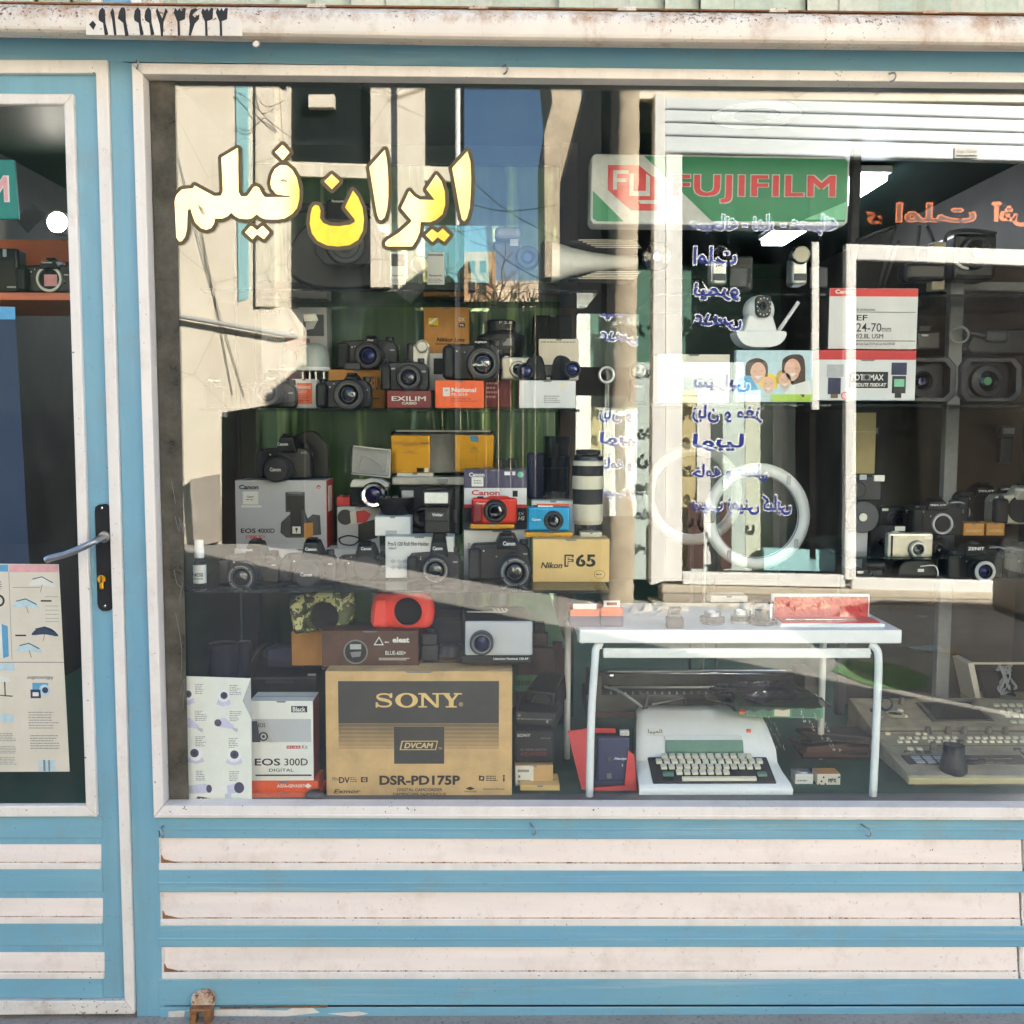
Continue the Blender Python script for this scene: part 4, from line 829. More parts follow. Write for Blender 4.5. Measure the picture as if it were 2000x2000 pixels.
# red stand with navy case
t = Thing('display_stand', 'red plastic film display stand with a white label at its foot', 'display stand', (1112, 1440, 1246, 1564), .115)
p = t.part('panel'); p.hull([(1140, 1560, 0), (1246, 1560, 0), (1240, 1480, 14), (1228, 1470, 16), (1220, 1536, 6), (1160, 1540, 4)], [(1140, 1560, 5), (1246, 1560, 5), (1240, 1480, 19), (1228, 1470, 21), (1220, 1536, 11), (1160, 1540, 9)], 'red_box', 1)
p = t.part('wing'); p.hull([(1110, 1440, 40), (1150, 1436, 46), (1160, 1560, 6), (1140, 1560, 4)], [(1110, 1440, 43), (1150, 1436, 49), (1160, 1560, 9), (1140, 1560, 8)], 'red_box', .6); p.box(1150, 1437, 1206, 1446, 48, 52, 'red_box', 1)
q = t.part('label_strip'); q.poly([(1168, 1562), (1172, 1552), (1230, 1552), (1236, 1562)], -2, 0, 'paper', 1); q.text('AGFA', 1172, 1555, 1196, 1561.5, -2.4, 'ink', .03); q.text('PANGEA', 1197, 1555, 1230, 1561.5, -2.4, 'ink_grey', .02)
t = Thing('film_holder', 'navy blue film back of a studio camera held in the red stand', 'film holder', (1166, 1440, 1228, 1530), .135); p = t.part('housing'); p.box(1166, 1441, 1228, 1526, 0, 18, 'navy', 3); p.box(1160, 1524, 1232, 1534, -2, 18, 'blue_case', 2); q = t.part('switch'); q.box(1185, 1478, 1194, 1487, -2, 1, 'dark_grey', .8); q = t.part('switch'); q.box(1185, 1510, 1194, 1520, -2, 1, 'grey', .8); q = t.part('switch'); q.box(1214, 1492, 1216, 1497, -3, 0, 'silver'); t.part('lettering').text('Mamiya', 1199, 1479, 1223, 1485, -.6, 'white', .03, .3)
carton('tiny white striped box standing beside the typewriter knob', (1211, 1428, 1229, 1437), .20, None, 12, 'paper').pr.lines(1213, 1429, 1228, 1436, 3, -.4, 'grey')
# white metal table
Y0 = .065; tb = Thing('metal_table', 'small white table on bent tube legs in the display', 'table', (1112, 1228, 1752, 1562), Y0)
p = tb.part('tabletop'); p.box(1127, 1229, 1751, 1255, -6, 300, 'white', 2)
for x, s_ in ((1152, 1), (1708, -1)):
    bx = x + (0 if s_ < 0 else 0); tb.part('leg').tube([(x + s_ * 20, 1262, 10), (x + s_ * 12, 1262, 10), (x + s_ * 16, 1258, 8), (x + s_ * 8, 1268, 4), (x + s_ * 6, 1290, 2), (x, 1400, 2), (x - s_ * 2, 1562, 2)] if s_ > 0 else [(x - 14, 1260, 8), (x - 4, 1266, 4), (x + 2, 1290, 2), (x + 2, 1400, 2), (x, 1562, 2)], 7.5, 'white_tube', 14, 4)
p = tb.part('crossbar'); p.box(1174, 1267, 1696, 1286, 4, 12, 'white_tube', 3); p.box(1174, 1275, 1696, 1277, 2.6, 6, 'white_tube')
for x in (1122, 1680): tb.part('leg').tube([(x, 1255, 250), (x, 1400, 250), (x, 1568, 250)], 7, 'white_tube', 12)
GS = 'goods on the white table'
for i, (x0, x1, lab) in enumerate(((1113, 1171, 'orange and purple slide box with slides leaning out, at the table corner'), (1173, 1217, 'orange and purple slide box with one white slide, beside the other slide box'))):
    t = Thing('slide_box', lab, 'slide box', (x0, 1168, x1, 1224), .085, None, GS); t.part('base').box(x0, 1204, x1, 1224, 0, 70, 'purple', 1); t.part('rim').box(x0 + 1, 1186 + (4 - 4 * i), x1 - 1, 1204, .6, 69, 'orange', 1)
    q = t.part('slide')
    for k in range(5): q.box(x0 + 6, 1174 + (1 - i) * 6, x1 - 6, 1192, 4 + k * 12, 7 + k * 12, 'paper' if k == 0 else 'dark_grey')
    if i: q.box(x0 + 12, 1177, x1 - 12, 1183, 3.4, 4.2, 'maroon')
t = Thing('small_viewfinder', 'small dull grey viewfinder camera standing on the table edge', 'camera', (1301, 1188, 1337, 1232), .07, None, GS); t.part('body').box(1303, 1206, 1336, 1231, 0, 26, 'dark_grey', 4); t.part('top').box(1306, 1188, 1332, 1207, 4, 22, 'grey', 3); t.part('window').box(1310, 1193, 1328, 1201, 3, 5, 'screen', 1)
for x, r, y0, lab, m in ((1395, 24, 1198, 'flat chrome lens mount ring lying on the table', 'steel'), (1450, 19, 1195, 'short metal lens adapter next to the mount ring', 'silver')):
    t = Thing('lens_mount', lab, 'lens mount', (x - r, y0, x + r, 1226), .11, None, GS); p = t.part('lens_mount'); p.lat(x, 20, [(r * .5, y0 + 5), (r * .58, y0), (r * .66, y0), (r * .68, y0 + 8), (r, y0 + 10), (r, y0 + 20), (r * .8, 1226), (0, 1226)], [m, m, m, m, 'dark_grey', m, m], 'z', 30)
t = Thing('glass_jar', 'clear plastic lens jar with a dark base next to the red lined case', 'jar', (1468, 1176, 1521, 1228), .10, None, GS); t.part('jar').lat(1494, 24, [(0, 1177), (22, 1177), (25, 1180), (25, 1216)], 'clear_plastic', 'z', 26); t.part('base').lat(1494, 24, [(24, 1214), (26, 1214), (26, 1227), (0, 1227)], 'dark_grey', 'z', 26); t.part('lens').lat(1494, 24, [(0, 1196), (14, 1196), (15, 1214)], 'black', 'z', 20)
t = Thing('instrument_case', 'open white case with crumpled red lining on the table', 'case', (1522, 1170, 1728, 1226), .09, None, GS)
p = t.part('tray'); p.box(1524, 1218, 1729, 1226, 0, 70, 'white', 2); p = t.part('lid'); p.box(1523, 1171, 1721, 1222, 66, 72, 'white', 2)
random.seed(5); q = t.part('red_lining'); V = []; nx, ny = 40, 8
for j in range(ny):
    for i in range(nx): V.append(t.L(1528 + 189 * i / (nx - 1), 1176 + 44 * j / (ny - 1), 62 + random.uniform(-5, 2) * (1 if j < 5 else .3)))
q.add(V, [[j * nx + i, j * nx + i + 1, (j + 1) * nx + i + 1, (j + 1) * nx + i] for j in range(ny - 1) for i in range(nx - 1)], 'red_box'); q.box(1530, 1216, 1722, 1219, 4, 62, 'red_box', 1)
t.part('steel_rod').tube([(1540, 1214, 20), (1678, 1214, 20)], 1.8, 'chrome', 8)
carton('long beige flat box lying at the back of the table', (1388, 1164, 1460, 1176), .30, None, 40, 'cream_paper', group=GS)
# ------------------------------------------------------------------ typewriter
xt = X(1398, 1562, .075); t = Metric('typewriter', 'old white typewriter with cream keys and wide black carriage under the table', 'typewriter', (xt, .075, ZF))
p = t.part('cover'); prof = [(0, .004, .168), (-.004, .018, .168), (.012, .026, .167), (.075, .046, .164), (.105, .055, .162), (.115, .084, .160), (.165, .118, .154), (.20, .136, .148), (.25, .136, .144), (.28, .07, .144), (.28, .004, .144)]
V = []; 
for (y, z, hw) in prof:
    for f in (-1, -.95, -.86, 0, .86, .95, 1): V.append((hw * f, y, z - (.012 if abs(f) == 1 else .003 if abs(f) > .9 else 0) * (1 if z > .03 else 0)))
n = 7; Fq = [[j * n + i, j * n + i + 1, (j + 1) * n + i + 1, (j + 1) * n + i] for j in range(len(prof) - 1) for i in range(n - 1)]
p.add([Vector(v) for v in V], Fq, 'white', True)
for sd in (0, n - 1): p.add([Vector(V[j * n + sd]) for j in range(len(prof))] + [Vector((V[sd][0], .15, .004))], [list(range(len(prof)))], 'console')
def slope(u, y, lift=0):   # height of the cover over y
    for (a, b) in zip(prof, prof[1:]):
        if a[0] <= y <= b[0]: return a[1] + (b[1] - a[1]) * (y - a[0]) / (b[0] - a[0]) + lift
    return .05 + lift
def slab(p, u0, u1, y0, y1, lift, h, mat, bev=.001):
    L = Vector; bm = bmesh.new(); c = []
    for (u, y) in ((u0, y0), (u1, y0), (u1, y1), (u0, y1)):
        z = slope(u, y, lift); c += [bm.verts.new((u, y, z)), bm.verts.new((u, y, z + h))]
    for f in ((0, 2, 4, 6), (1, 3, 5, 7), (0, 1, 3, 2), (2, 3, 5, 4), (4, 5, 7, 6), (6, 7, 1, 0)): bm.faces.new([c[i] for i in f])
    bmesh.ops.recalc_face_normals(bm, faces=bm.faces)
    if bev: bmesh.ops.bevel(bm, geom=bm.edges[:], offset=bev, segments=2, profile=.5, affect='EDGES', clamp_overlap=True)
    p.bm(bm, mat)
p = t.part('key_bed'); slab(p, -.136, .136, .012, .102, -.002, .006, 'matte_black', .003)
p = t.part('keys'); kw = .0174
for r_, (n_, off, y) in enumerate(((7, -.082, .026), (13, -.113, .045), (14, -.121, .064), (12, -.106, .083))):
    for k in range(n_): slab(p, off + k * kw, off + k * kw + .0135, y, y + .0140, .010, .006, 'ivory', .0016)
p = t.part('shift_key'); slab(p, -.112, -.088, .024, .034, .008, .006, 'jade', .001); p = t.part('shift_key'); slab(p, .098, .118, .024, .034, .008, .006, 'jade', .001)
p = t.part('space_bar'); slab(p, -.072, .092, .011, .020, .006, .007, 'ivory', .002)
p = t.part('tab_bar'); slab(p, -.094, .084, .104, .113, .002, .014, 'jade', .0015); slab(p, -.094, .084, .1145, .128, -.002, .010, 'white', .002)
p = t.part('badge'); slab(p, -.132, -.094, .132, .152, -.001, .002, 'paper', 0); v, f, a, b, c_, e_ = glyphs('المپیا', .01)
p.add([(-.129 + (q[0] - a) / (b - a) * .032, .136 + (q[1] - c_) / (e_ - c_) * .012, slope(0, .136 + (q[1] - c_) / (e_ - c_) * .012, .0014)) for q in v], f, 'ink')
zz = slope(.098, .142); p = t.part('red_badge'); p.lat(.104, .145, [(0, zz + .006), (.005, zz + .006), (.006, zz)], 'orange', 'z', 20)
p = t.part('carriage')
p.lat(.325, .172, [(0, -.235), (.019, -.235), (.019, .30), (0, .30)], 'dark', 'x', 24)
p.box(-.26, .10, .31, .150, .30, .42, 'iron', .004); p.box(-.25, .150, .30, .190, .375, .40, 'iron', .004); p.box(-.252, .15, -.222, .200, .29, .40, 'iron', .005); p.box(.272, .11, .305, .205, .285, .40, 'iron', .005); p.box(-.20, .190, .25, .196, .36, .372, 'steel', .002); p.box(-.24, .095, .30, .108, .285, .30, 'brown_wood', .002)
for k in range(26): p.box(-.20 + k * .018, .1505, -.196 + k * .018, .156, .302, .306, 'steel')
p = t.part('paper_bail'); p.tube([(-.21, .200, .315), (.28, .198, .315)], .0024, 'chrome'); p.tube([(-.20, .168, .302), (.27, .168, .302)], .003, 'silver')
for sgn, x0, x1 in ((-1, -.235, -.292), (1, .31, .34)):
    p = t.part('platen_knob'); p.lat(.325, .172, [(0, x0), (.012, x0), (.013, x0 + (x1 - x0) * .6), (.019, x0 + (x1 - x0) * .65), (.021, x0 + (x1 - x0) * .8), (.017, x1), (0, x1)], 'ivory', 'x', 24)
p = t.part('return_lever'); p.tube([(-.215, .17, .30), (-.18, .165, .27), (-.135, .14, .235), (-.128, .135, .225)], .0035, 'silver', 8, 4); p.hull([(-.135, .125, .222), (-.12, .17, .226), (-.113, .172, .228), (-.122, .122, .222)], [(-.135, .125, .228), (-.12, .17, .232), (-.113, .172, .234), (-.122, .122, .228)], 'black', .001); p.lat(-.195, .19, [(0, .322), (.006, .325), (.008, .332), (.005, .338)], 'chrome', n=14)
p = t.part('type_guide'); p.box(-.02, .128, .03, .15, .262, .30, 'matte_black', .003)
for sg in (-1, 1): p.hull([(sg * .02, .145, .285), (sg * .10, .128, .28), (sg * .10, .133, .28)], [(sg * .02, .145, .288), (sg * .10, .128, .284), (sg * .10, .133, .284)], 'silver')
# disc in a bag on the green tape box
t = Metric('tape_box', 'flat green and cream sound tape box lying upside down on the typewriter', 'tape box', (X(1520, 1400, .26), .275, ZF + .150), yaw=-6); p = t.part('carton'); p.box(-.095, -.012, .095, .012, -.06, .09, 'green_tape', .001)
q = t.part('print'); q.sheet(-.09, -.009, -.02, .009, -.0604, 'jade'); q.sheet(-.015, -.009, .02, .009, -.0604, 'cream_paper'); q.sheet(.025, -.009, .09, .009, -.0604, 'jade'); q.text('Scotch', .04, -.005, .085, .006, -.061, 'cream_paper', .03, 0, 'xy'); q.text('Superior Playback', -.08, -.004, -.03, .005, -.061, 'cream_paper', .01, 0, 'xy'); q.disc(-.088, 0, .007, -.0608, 'orange')
t = Metric('tape_reel', 'tape reel wrapped in a clear wrinkled plastic bag on the tape box', 'tape reel', (X(1506, 1380, .27), .285, ZF + .164), yaw=8)
p = t.part('reel'); p.lat(0, 0, [(0, .008), (.028, .008), (.03, .012), (.062, .014), (.064, .010), (.064, .004), (0, .003)], ['dark_grey', 'blue_case', 'black', 'black', 'dark', 'dark'], 'z', 40)
random.seed(9); p = t.part('plastic_bag'); V = []; n = 22
for j in range(n):
    for i in range(n):
        u, v = i / (n - 1) * 2 - 1, j / (n - 1) * 2 - 1; rr = max(abs(u), abs(v)); V.append((u * .12, .10 * v + .01, .004 + (.022 * (1 - rr ** 3)) + random.uniform(0, .006) - .035 * max(0, rr - .75)))
p.add([Vector((a, b, c_)) for a, b, c_ in V], [[j * n + i, j * n + i + 1, (j + 1) * n + i + 1, (j + 1) * n + i] for j in range(n - 1) for i in range(n - 1)], 'smoke_plastic', True)
# little boxes and frames between typewriter and console
t = carton('small white tape box beside the typewriter', (1553, 1512, 1588, 1537), .16, None, 34, 'paper', top='clear_plastic', group='small boxes by the typewriter'); t.pr.lines(1557, 1522, 1584, 1528, 1, -.4, 'grey'); t.part('reel').lat(1570, 17, [(4, 1510), (12, 1510), (13, 1512)], 'silver', 'z', 20)
t = carton('small cream battery box with dark spots beside the white tape box', (1596, 1512, 1641, 1537), .155, None, 36, 'cream_paper', top='kraft_orange', group='small boxes by the typewriter'); t.pr.text('MPX', 1617, 1520, 1633, 1528, -.5, 'ink', .03)
for x, y in ((1608, 1518), (1604, 1526), (1612, 1531), (1638, 1518), (1600, 1532)): t.pr.disc(x, y, 2, -.5, 'ink', 8)
t = Metric('film_holder_pile', 'loose pile of dark wooden film holders on the green carpet', 'pile of frames', (X(1625, 1480, .34), .36, ZF), group=None)
random.seed(11)
for k in range(7):
    q = t.part('film_holder'); a = random.uniform(-.35, .35); c_, s_ = math.cos(a), math.sin(a); z = .004 + k * .0085
    pts = [(-.08, -.05), (.08, -.05), (.08, .05), (-.08, .05)]; ox, oy = random.uniform(-.012, .02), random.uniform(-.015, .015)
    rot = [(ox + x * c_ - y * s_, oy + x * s_ + y * c_) for x, y in pts]
    q.hull([(x, z, y) for x, y in rot], [(x, z + .006 + (.01 if i < 2 else 0) * (k % 2), y) for i, (x, y) in enumerate(rot)], 'brown_wood' if k % 2 else 'matte_black', .001)
# ------------------------------------------------------------------ mixing console
t = Metric('video_mixer', 'big dusty beige video mixing console with small screen, knobs and buttons', 'mixing console', (X(1775, 1560, .12), .12, ZF + .012))
prof = [(0, .0), (0, .020), (.03, .024), (.235, .046), (.25, .057), (.40, .086), (.42, .086), (.42, 0)]
p = t.part('housing'); p.hull([(0, z, y) for y, z in prof], [(.95, z, y) for y, z in prof], 'console', .003)
p = t.part('front_edge'); p.box(-.004, .002, .96, .018, -.006, .01, 'console_edge', .002); p = t.part('foot'); p.box(.02, -.012, .94, 0, .02, .40, 'console_dark', .002)
def cs(y):
    for (a, b) in zip(prof[1:], prof[2:]):
        if a[0] <= y <= b[0] and b[0] > a[0]: return a[1] + (b[1] - a[1]) * (y - a[0]) / (b[0] - a[0])
    return .04
def pad(p, u, y, w_, d_, h, mat, bev=.001): p.hull([(u, cs(y) - .001, y), (u + w_, cs(y) - .001, y), (u + w_, cs(y + d_) - .001, y + d_), (u, cs(y + d_) - .001, y + d_)], [(u, cs(y) + h, y), (u + w_, cs(y) + h, y), (u + w_, cs(y + d_) + h, y + d_), (u, cs(y + d_) + h, y + d_)], mat, bev)
p = t.part('display_screen'); pad(p, .165, .275, .155, .105, .004, 'console_dark'); pad(p, .175, .282, .135, .09, .005, 'screen', 0)
random.seed(4); p = t.part('button')
for row, y in ((0, .225), (1, .200), (2, .178)):
    for k in range(24):
        if (row == 0 and k in (2, 3) + tuple(range(6, 24))) or random.random() < .12: continue
        pad(p, .03 + row * .006 + k * .0185, y, .011, .009, .005, 'ivory')
for k in range(5):
    for row in range(4): pad(p, .36 + k * .02, .27 + row * .03, .013, .010, .005, 'ivory'); pad(p, .36 + k * .02 + .02, .06 + row * .024, .012, .010, .004, 'ivory')
for k in range(2): pad(p, .05 + k * .022, .135, .012, .010, .005, 'ivory'); pad(p, .10, .30 + k * .03, .012, .010, .005, 'ivory'); pad(p, .035, .29, .012, .010, .005, 'ivory')
p = t.part('dark_button')
for k in range(3): pad(p, .035 + k * .024, .115, .014, .010, .005, 'console_dark')
pad(p, .185, .178, .016, .010, .006, 'console_dark'); pad(p, .30, .13, .016, .010, .005, 'console_dark'); pad(p, .03, .33, .014, .012, .006, 'console_dark')
p = t.part('key_strip'); pad(p, .02, .055, .28, .05, .002, 'console_dark')
for k in range(9):
    for row in range(2): pad(p, .04 + k * .026, .060 + row * .021, .02, .016, .004, 'card_grey' if k < 5 else 'console_dark')
p = t.part('groove'); pad(p, .02, .160, .5, .0015, .0008, 'ink', 0); pad(p, .005, .238, .9, .003, .0015, 'console_dark', 0)
for u in (.31, .44, .46): pad(p, u, .065 if u < .4 else .18, .004, .07, .001, 'ink', 0)
for u, y in ((.135, .232), (.185, .232), (.225, .232), (.285, .232), (.325, .232), (.11, .140), (.142, .140), (.125, .375), (.31, .365)):
    q = t.part('knob'); z = cs(y); q.lat(u, y, [(0, z + .018), (.006, z + .018), (.007, z + .016), (.009, z)], 'console_dark', 'z', 16)
q = t.part('jog_dial'); z = cs(.315); q.lat(.085, .315, [(0, z + .003), (.018, z + .003), (.021, z + .006), (.024, z + .004), (.025, z)], ['screen', 'silver', 'console_edge', 'console'], 'z', 28)
t = Thing('lens_hood', 'brown black rubber cup hood standing on the beige console', 'lens hood', (1843, 1458, 1896, 1525), .13); p = t.part('cup'); p.lat(1868, 16, [(15, 1468), (17, 1459), (20, 1460), (20, 1476), (26, 1500), (26, 1518), (22, 1525), (0, 1525)], 'rubber', 'z', 30); t.part('handle').tube([(1892, 1494, 18), (1912, 1496, 20), (1932, 1494, 24)], 5, 'matte_black', 10)
t = Thing('cable_case', 'clear beige lidded case full of grey cables behind the console', 'case', (1890, 1297, 2070, 1400), .62); p = t.part('case'); p.hull([(1886, 1296, 0), (1898, 1294, 0), (1916, 1370, 0), (1906, 1372, 0)], [(1886, 1296, 70), (1898, 1294, 70), (1916, 1370, 70), (1906, 1372, 70)], 'cream_paper', 1); p.box(1898, 1294, 2080, 1298, 0, 6, 'cream_paper', 1); p.box(1905, 1368, 2080, 1380, 0, 70, 'yellowed', 1)
q = t.part('pouch'); q.poly([(1912, 1312), (1950, 1312), (1958, 1372), (1932, 1372)], 6, 30, 'black', 3); random.seed(2)
for k in range(6): t.part('cable').tube([(1955 + random.uniform(-6, 30), 1302 + random.uniform(0, 60), random.uniform(0, 30)) for _ in range(7)], 2.6, 'card_grey' if k % 3 else 'black', 6, 6)
t = Thing('ring_clip', 'round black cable clip beside the table leg', 'clip', (1716, 1366, 1745, 1400), .22); t.part('ring_clip').tube([(1730 + 12 * math.cos(k * .5236), 1376 + 11 * math.sin(k * .5236), 0) for k in range(12)], 2.4, 'black', 8, 0, True); 
# ================================================================== lower glass shelf
t = Thing('spray_bottle', 'small dark spray bottle with white cap at the shelf end', 'bottle', (374, 1055, 400, 1146), None, Z3); p = t.part('bottle'); p.lat(387, 13, [(5, 1090), (7, 1094), (12.5, 1100), (12.5, 1144), (10, 1146), (0, 1146)], 'black', 'z', 24); t.part('cap').lat(387, 13, [(0, 1055), (8, 1056), (8.4, 1066), (9, 1068), (9.6, 1090), (8, 1091)], 'white', 'z', 24); q = t.part('label'); q.lat(387, 13, [(12.8, 1104), (12.8, 1140)], 'paper', 'z', 24); q.text('NESS', 377, 1119, 397, 1126, -.3, 'ink', .02, 0); q.sheet(377, 1130, 397, 1131.5, -.3, 'ink')
slr('reflex camera with wide open front lens, nearest the spray bottle on the lower shelf', 430, 545, 1056, 1084, 1139, (480, 1122, 27), (478, 522), None, Z3, bt=(475, 1069, 497, 1075), ring_text=True)
slr('capped reflex camera between two other reflex cameras on the lower shelf', 550, 655, 1054, 1082, 1138, (606, 1116, 26), (588, 632), None, Z3, bt=(599, 1068, 621, 1074), cap='Canon')
slr('lensless reflex camera with black body cap before the grey printed carton', 656, 760, 1060, 1086, 1130, (716, 1107, 26), (692, 738), None, Z3, bt=(707, 1067, 727, 1073), bare=True, rim='black').part('body_cap').lat(716, 1107, [(0, -8), (23, -8), (25, -6), (26, -3)], 'dark', n=32)
slr('reflex camera with a short zoom and a flash mounted on top', 797, 899, 1040, 1078, 1133, (853, 1108, 27), (838, 878), None, Z3, bt=(846, 1066, 865, 1073), ring_text=True)
slr('biggest reflex camera with long zoom, next to the pale yellow carton', 916, 1035, 1041, 1062, 1132, (1005, 1110, 31), (968, 1012), None, Z3, bt=(982, 1056, 1006, 1064), ll=58, ring_text=True)
t = Thing('flash_unit', 'black flash with bright square head on the camera with the short zoom', 'flash', (825, 955, 882, 1052), .19)
t.part('head').hull([(826, 957, -14), (882, 957, -14), (880, 986, -14), (828, 986, -14)], [(832, 956, 22), (876, 956, 22), (874, 990, 22), (834, 990, 22)], 'black', 3); t.part('flash_window').box(830, 961, 876, 982, -15.4, -12, 'flash_glass', 1.5)
p = t.part('body'); p.box(830, 990, 878, 1042, 0, 26, 'black', 3); p.box(832, 998, 876, 1018, -2, 3, 'dark', 2); t.part('lettering').text('Vivitar', 844, 1002, 866, 1008, -2.5, 'paper', .02); t.part('foot').box(846, 1042, 868, 1056, 6, 22, 'matte_black', 1.5)
t = carton('pale yellow film camera carton with stencilled numerals at the shelf end', (1040, 1053, 1190, 1137), None, Z3, 70, 'kraft_pale', bev=1.5); p = t.pr; p.text('Nikon', 1056, 1098, 1098, 1110, -.5, 'ink', .025, .25); p.text('F', 1102, 1083, 1120, 1107, -.5, 'ink', .05); p.text('F', 1105, 1086, 1117, 1104, -.8, 'kraft_pale', .0); p.text('65', 1124, 1082, 1163, 1107, -.5, 'ink', .03); p.ring(1171, 1122, 8, 8.6, -.5, 'ink', sx=1.25); p.lines(1164, 1120, 1178, 1124, 1, -.5, 'ink')
for x in (1132, 1152): p.sheet(x, 1093, x + 2, 1097, -1, 'kraft_pale')
t = carton('long plain white carton lying behind the reflex cameras', (458, 1072, 745, 1106), .47, None, 60, 'card_white')
t = carton('white and red camera carton with printed top view of a camera', (461, 938, 639, 1071), .48, None, 90, 'card_grey', 'red_box', bev=1.2); p = t.pr
p.text('Canon', 469, 947, 507, 956, -.5, 'ink', .035); p.sheet(476, 960, 506, 985, -.4, 'paper'); p.text('Canon', 484, 968, 497, 972, -.7, 'ink', .02); p.lines(482, 974, 500, 978, 1, -.7, 'grey'); p.sheet(473, 987, 512, 991, -.4, 'paper'); p.text('EOS', 471, 1032, 500, 1041, -.5, 'ink', .025); p.text('4000D', 504, 1032, 537, 1041, -.5, 'ink', .015); p.box(481, 1046, 517, 1051, -.5, -.2, 'red_box', .6); p.text('EF-S 18-55', 483, 1046.8, 516, 1050.2, -.8, 'paper', .01); p.disc(624, 951, 4, -.5, 'red_box'); p.disc(624, 952, 2, -.7, 'card_grey'); p.ring(551, 1064, 8, 10, -.5, 'light_grey')
q = t.part('printed_camera'); q.box(559, 961, 597, 1000, -.8, -.3, 'dark_grey', 2); q.box(562, 968, 595, 996, -1.1, -.5, 'black', 2); q.box(564, 960, 592, 964, -1.1, -.4, 'ink_grey', 1); q.poly([(548, 1040), (550, 1020), (566, 1005), (580, 994), (596, 996), (602, 1012), (612, 1004), (626, 1006), (628, 1044), (606, 1046), (590, 1050), (560, 1050)], -.9, -.3, 'dark_grey', 2); q.box(572, 1028, 588, 1042, -1.3, -.7, 'paper'); q.disc(580, 1033, 2.5, -1.5, 'ink'); q.sheet(579, 1034, 581, 1040, -1.5, 'ink'); q.poly([(595, 1022), (612, 1020), (612, 1052), (595, 1052)], -1.4, -.9, 'kraft_orange'); q.box(568, 996, 590, 1046, -1.1, -.6, 'black', 3)
t.part('side_label').box(639.2, 950, 640.4, 1000, 20, 60, 'paper')
slr('dark capped reflex camera on the white and red carton', 504, 606, 850, 874, 934, (547, 915, 25), (540, 584), .50, None, bt=(545, 864, 566, 870), cap='Canon', model='EOS', mt=(589, 882, 600, 886))
t = Thing('camera_bag', 'small black camera bag behind the capped camera on the carton', 'bag', (575, 842, 640, 930), .585); p = t.part('camera_bag'); p.poly(catmull([(572, 934), (574, 860), (588, 846), (612, 842), (630, 858), (640, 872), (641, 934)], 4, False), 0, 30, 'black', 6, 3)
t = carton('grey video camera carton behind the lensless reflex camera', (659, 990, 742, 1080), .50, None, 70, 'card_grey'); q = t.part('printed_camcorder'); q.lat(675, 1010, [(0, -1.2), (15, -1.2)], 'black'); q.poly([(690, 1000), (712, 996), (726, 1004), (716, 1020), (692, 1022)], -1, -.4, 'red_box', 1); q.poly([(684, 1000), (696, 998), (698, 1022), (686, 1024)], -1.3, -.5, 'silver', 1); q.poly([(700, 1024), (732, 1014), (738, 1050), (700, 1060)], -.9, -.3, 'black', 1)
t.part('cable_print').tube([(662, 1052, -1), (680, 1046, -1), (702, 1052, -1), (690, 1064, -1), (668, 1062, -1), (662, 1052, -1)], 1.6, 'ink', 6, 5)
carton('thin red box on the grey video camera carton', (658, 970, 684, 988), .53, None, 50, 'red_box')
t = Thing('film_camera', 'chrome and black film camera with a big lens ring on the grey carton', 'camera', (682, 932, 762, 990), .50, None, GC); t.part('body').box(684, 944, 758, 988, 0, 30, 'matte_black', 3); t.part('top_plate').poly([(684, 946), (690, 936), (710, 938), (722, 934), (746, 936), (760, 944), (760, 952), (684, 952)], -1, 30, 'silver', 2); q = t.part('lens'); q.lat(733, 965, [(15, -24), (17, -28), (22, -29), (25, -26), (25, -8), (26, 0)], ['black', 'chrome', 'chrome', 'dark', 'silver'], n=32); t.part('front_glass', q).lat(733, 965, [(0, -24), (9, -23), (16, -19)], 'lens_violet', smooth=True)
t = Thing('blister_pack', 'clear plastic blister pack leaning on the gold box', 'blister pack', (683, 868, 765, 934), .53); p = t.part('card'); p.poly([(690, 870), (764, 878), (762, 934), (686, 926)], 2, 5, 'card_white', 1); q = t.part('insert'); q.poly([(698, 880), (756, 886), (752, 924), (696, 918)], .6, 2, 'card_grey', 1); q.tube([(700, 912, -1), (710, 890, -1), (740, 904, -1), (750, 918, -1)], 1.4, 'paper', 6, 4); p = t.part('blister'); p.poly([(688, 872), (762, 880), (760, 930), (686, 924)], -8, 1, 'clear_plastic', 3)
t = Thing('converter_lens', 'wide black converter lens standing on a small white box', 'lens', (733, 968, 808, 1008), .30); t.part('converter_lens').lat(770, 30, [(0, 972), (36, 972), (38, 974), (36, 984), (30, 994), (26, 1007), (0, 1007)], ['lens_glass', 'dark', 'black', 'black', 'black', 'black'], 'z', 32)
t = carton('small glossy white box under the converter lens', (732, 1009, 802, 1047), .27, None, 50, 'white', bev=2); t.pr.box(753, 1036, 775, 1047, -.6, -.1, 'card_grey', 1.5)
t = carton('grey film holder carton with plain black type under the white box', (753, 1048, 886, 1129), .22, None, 60, 'card_white'); t.pr.text('Pro-S 120 Roll Film Holder', 758, 1058, 838, 1066, -.5, 'ink', .012); t.pr.text('RB67', 760, 1069, 775, 1073, -.5, 'ink', .01)
for x in range(3):
    for y in range(2): t.pr.poly([(762 + x * 12, 1096 + y * 12), (768 + x * 12, 1092 + y * 12), (774 + x * 12, 1096 + y * 12), (768 + x * 12, 1101 + y * 12)], -.5, -.2, 'card_grey')
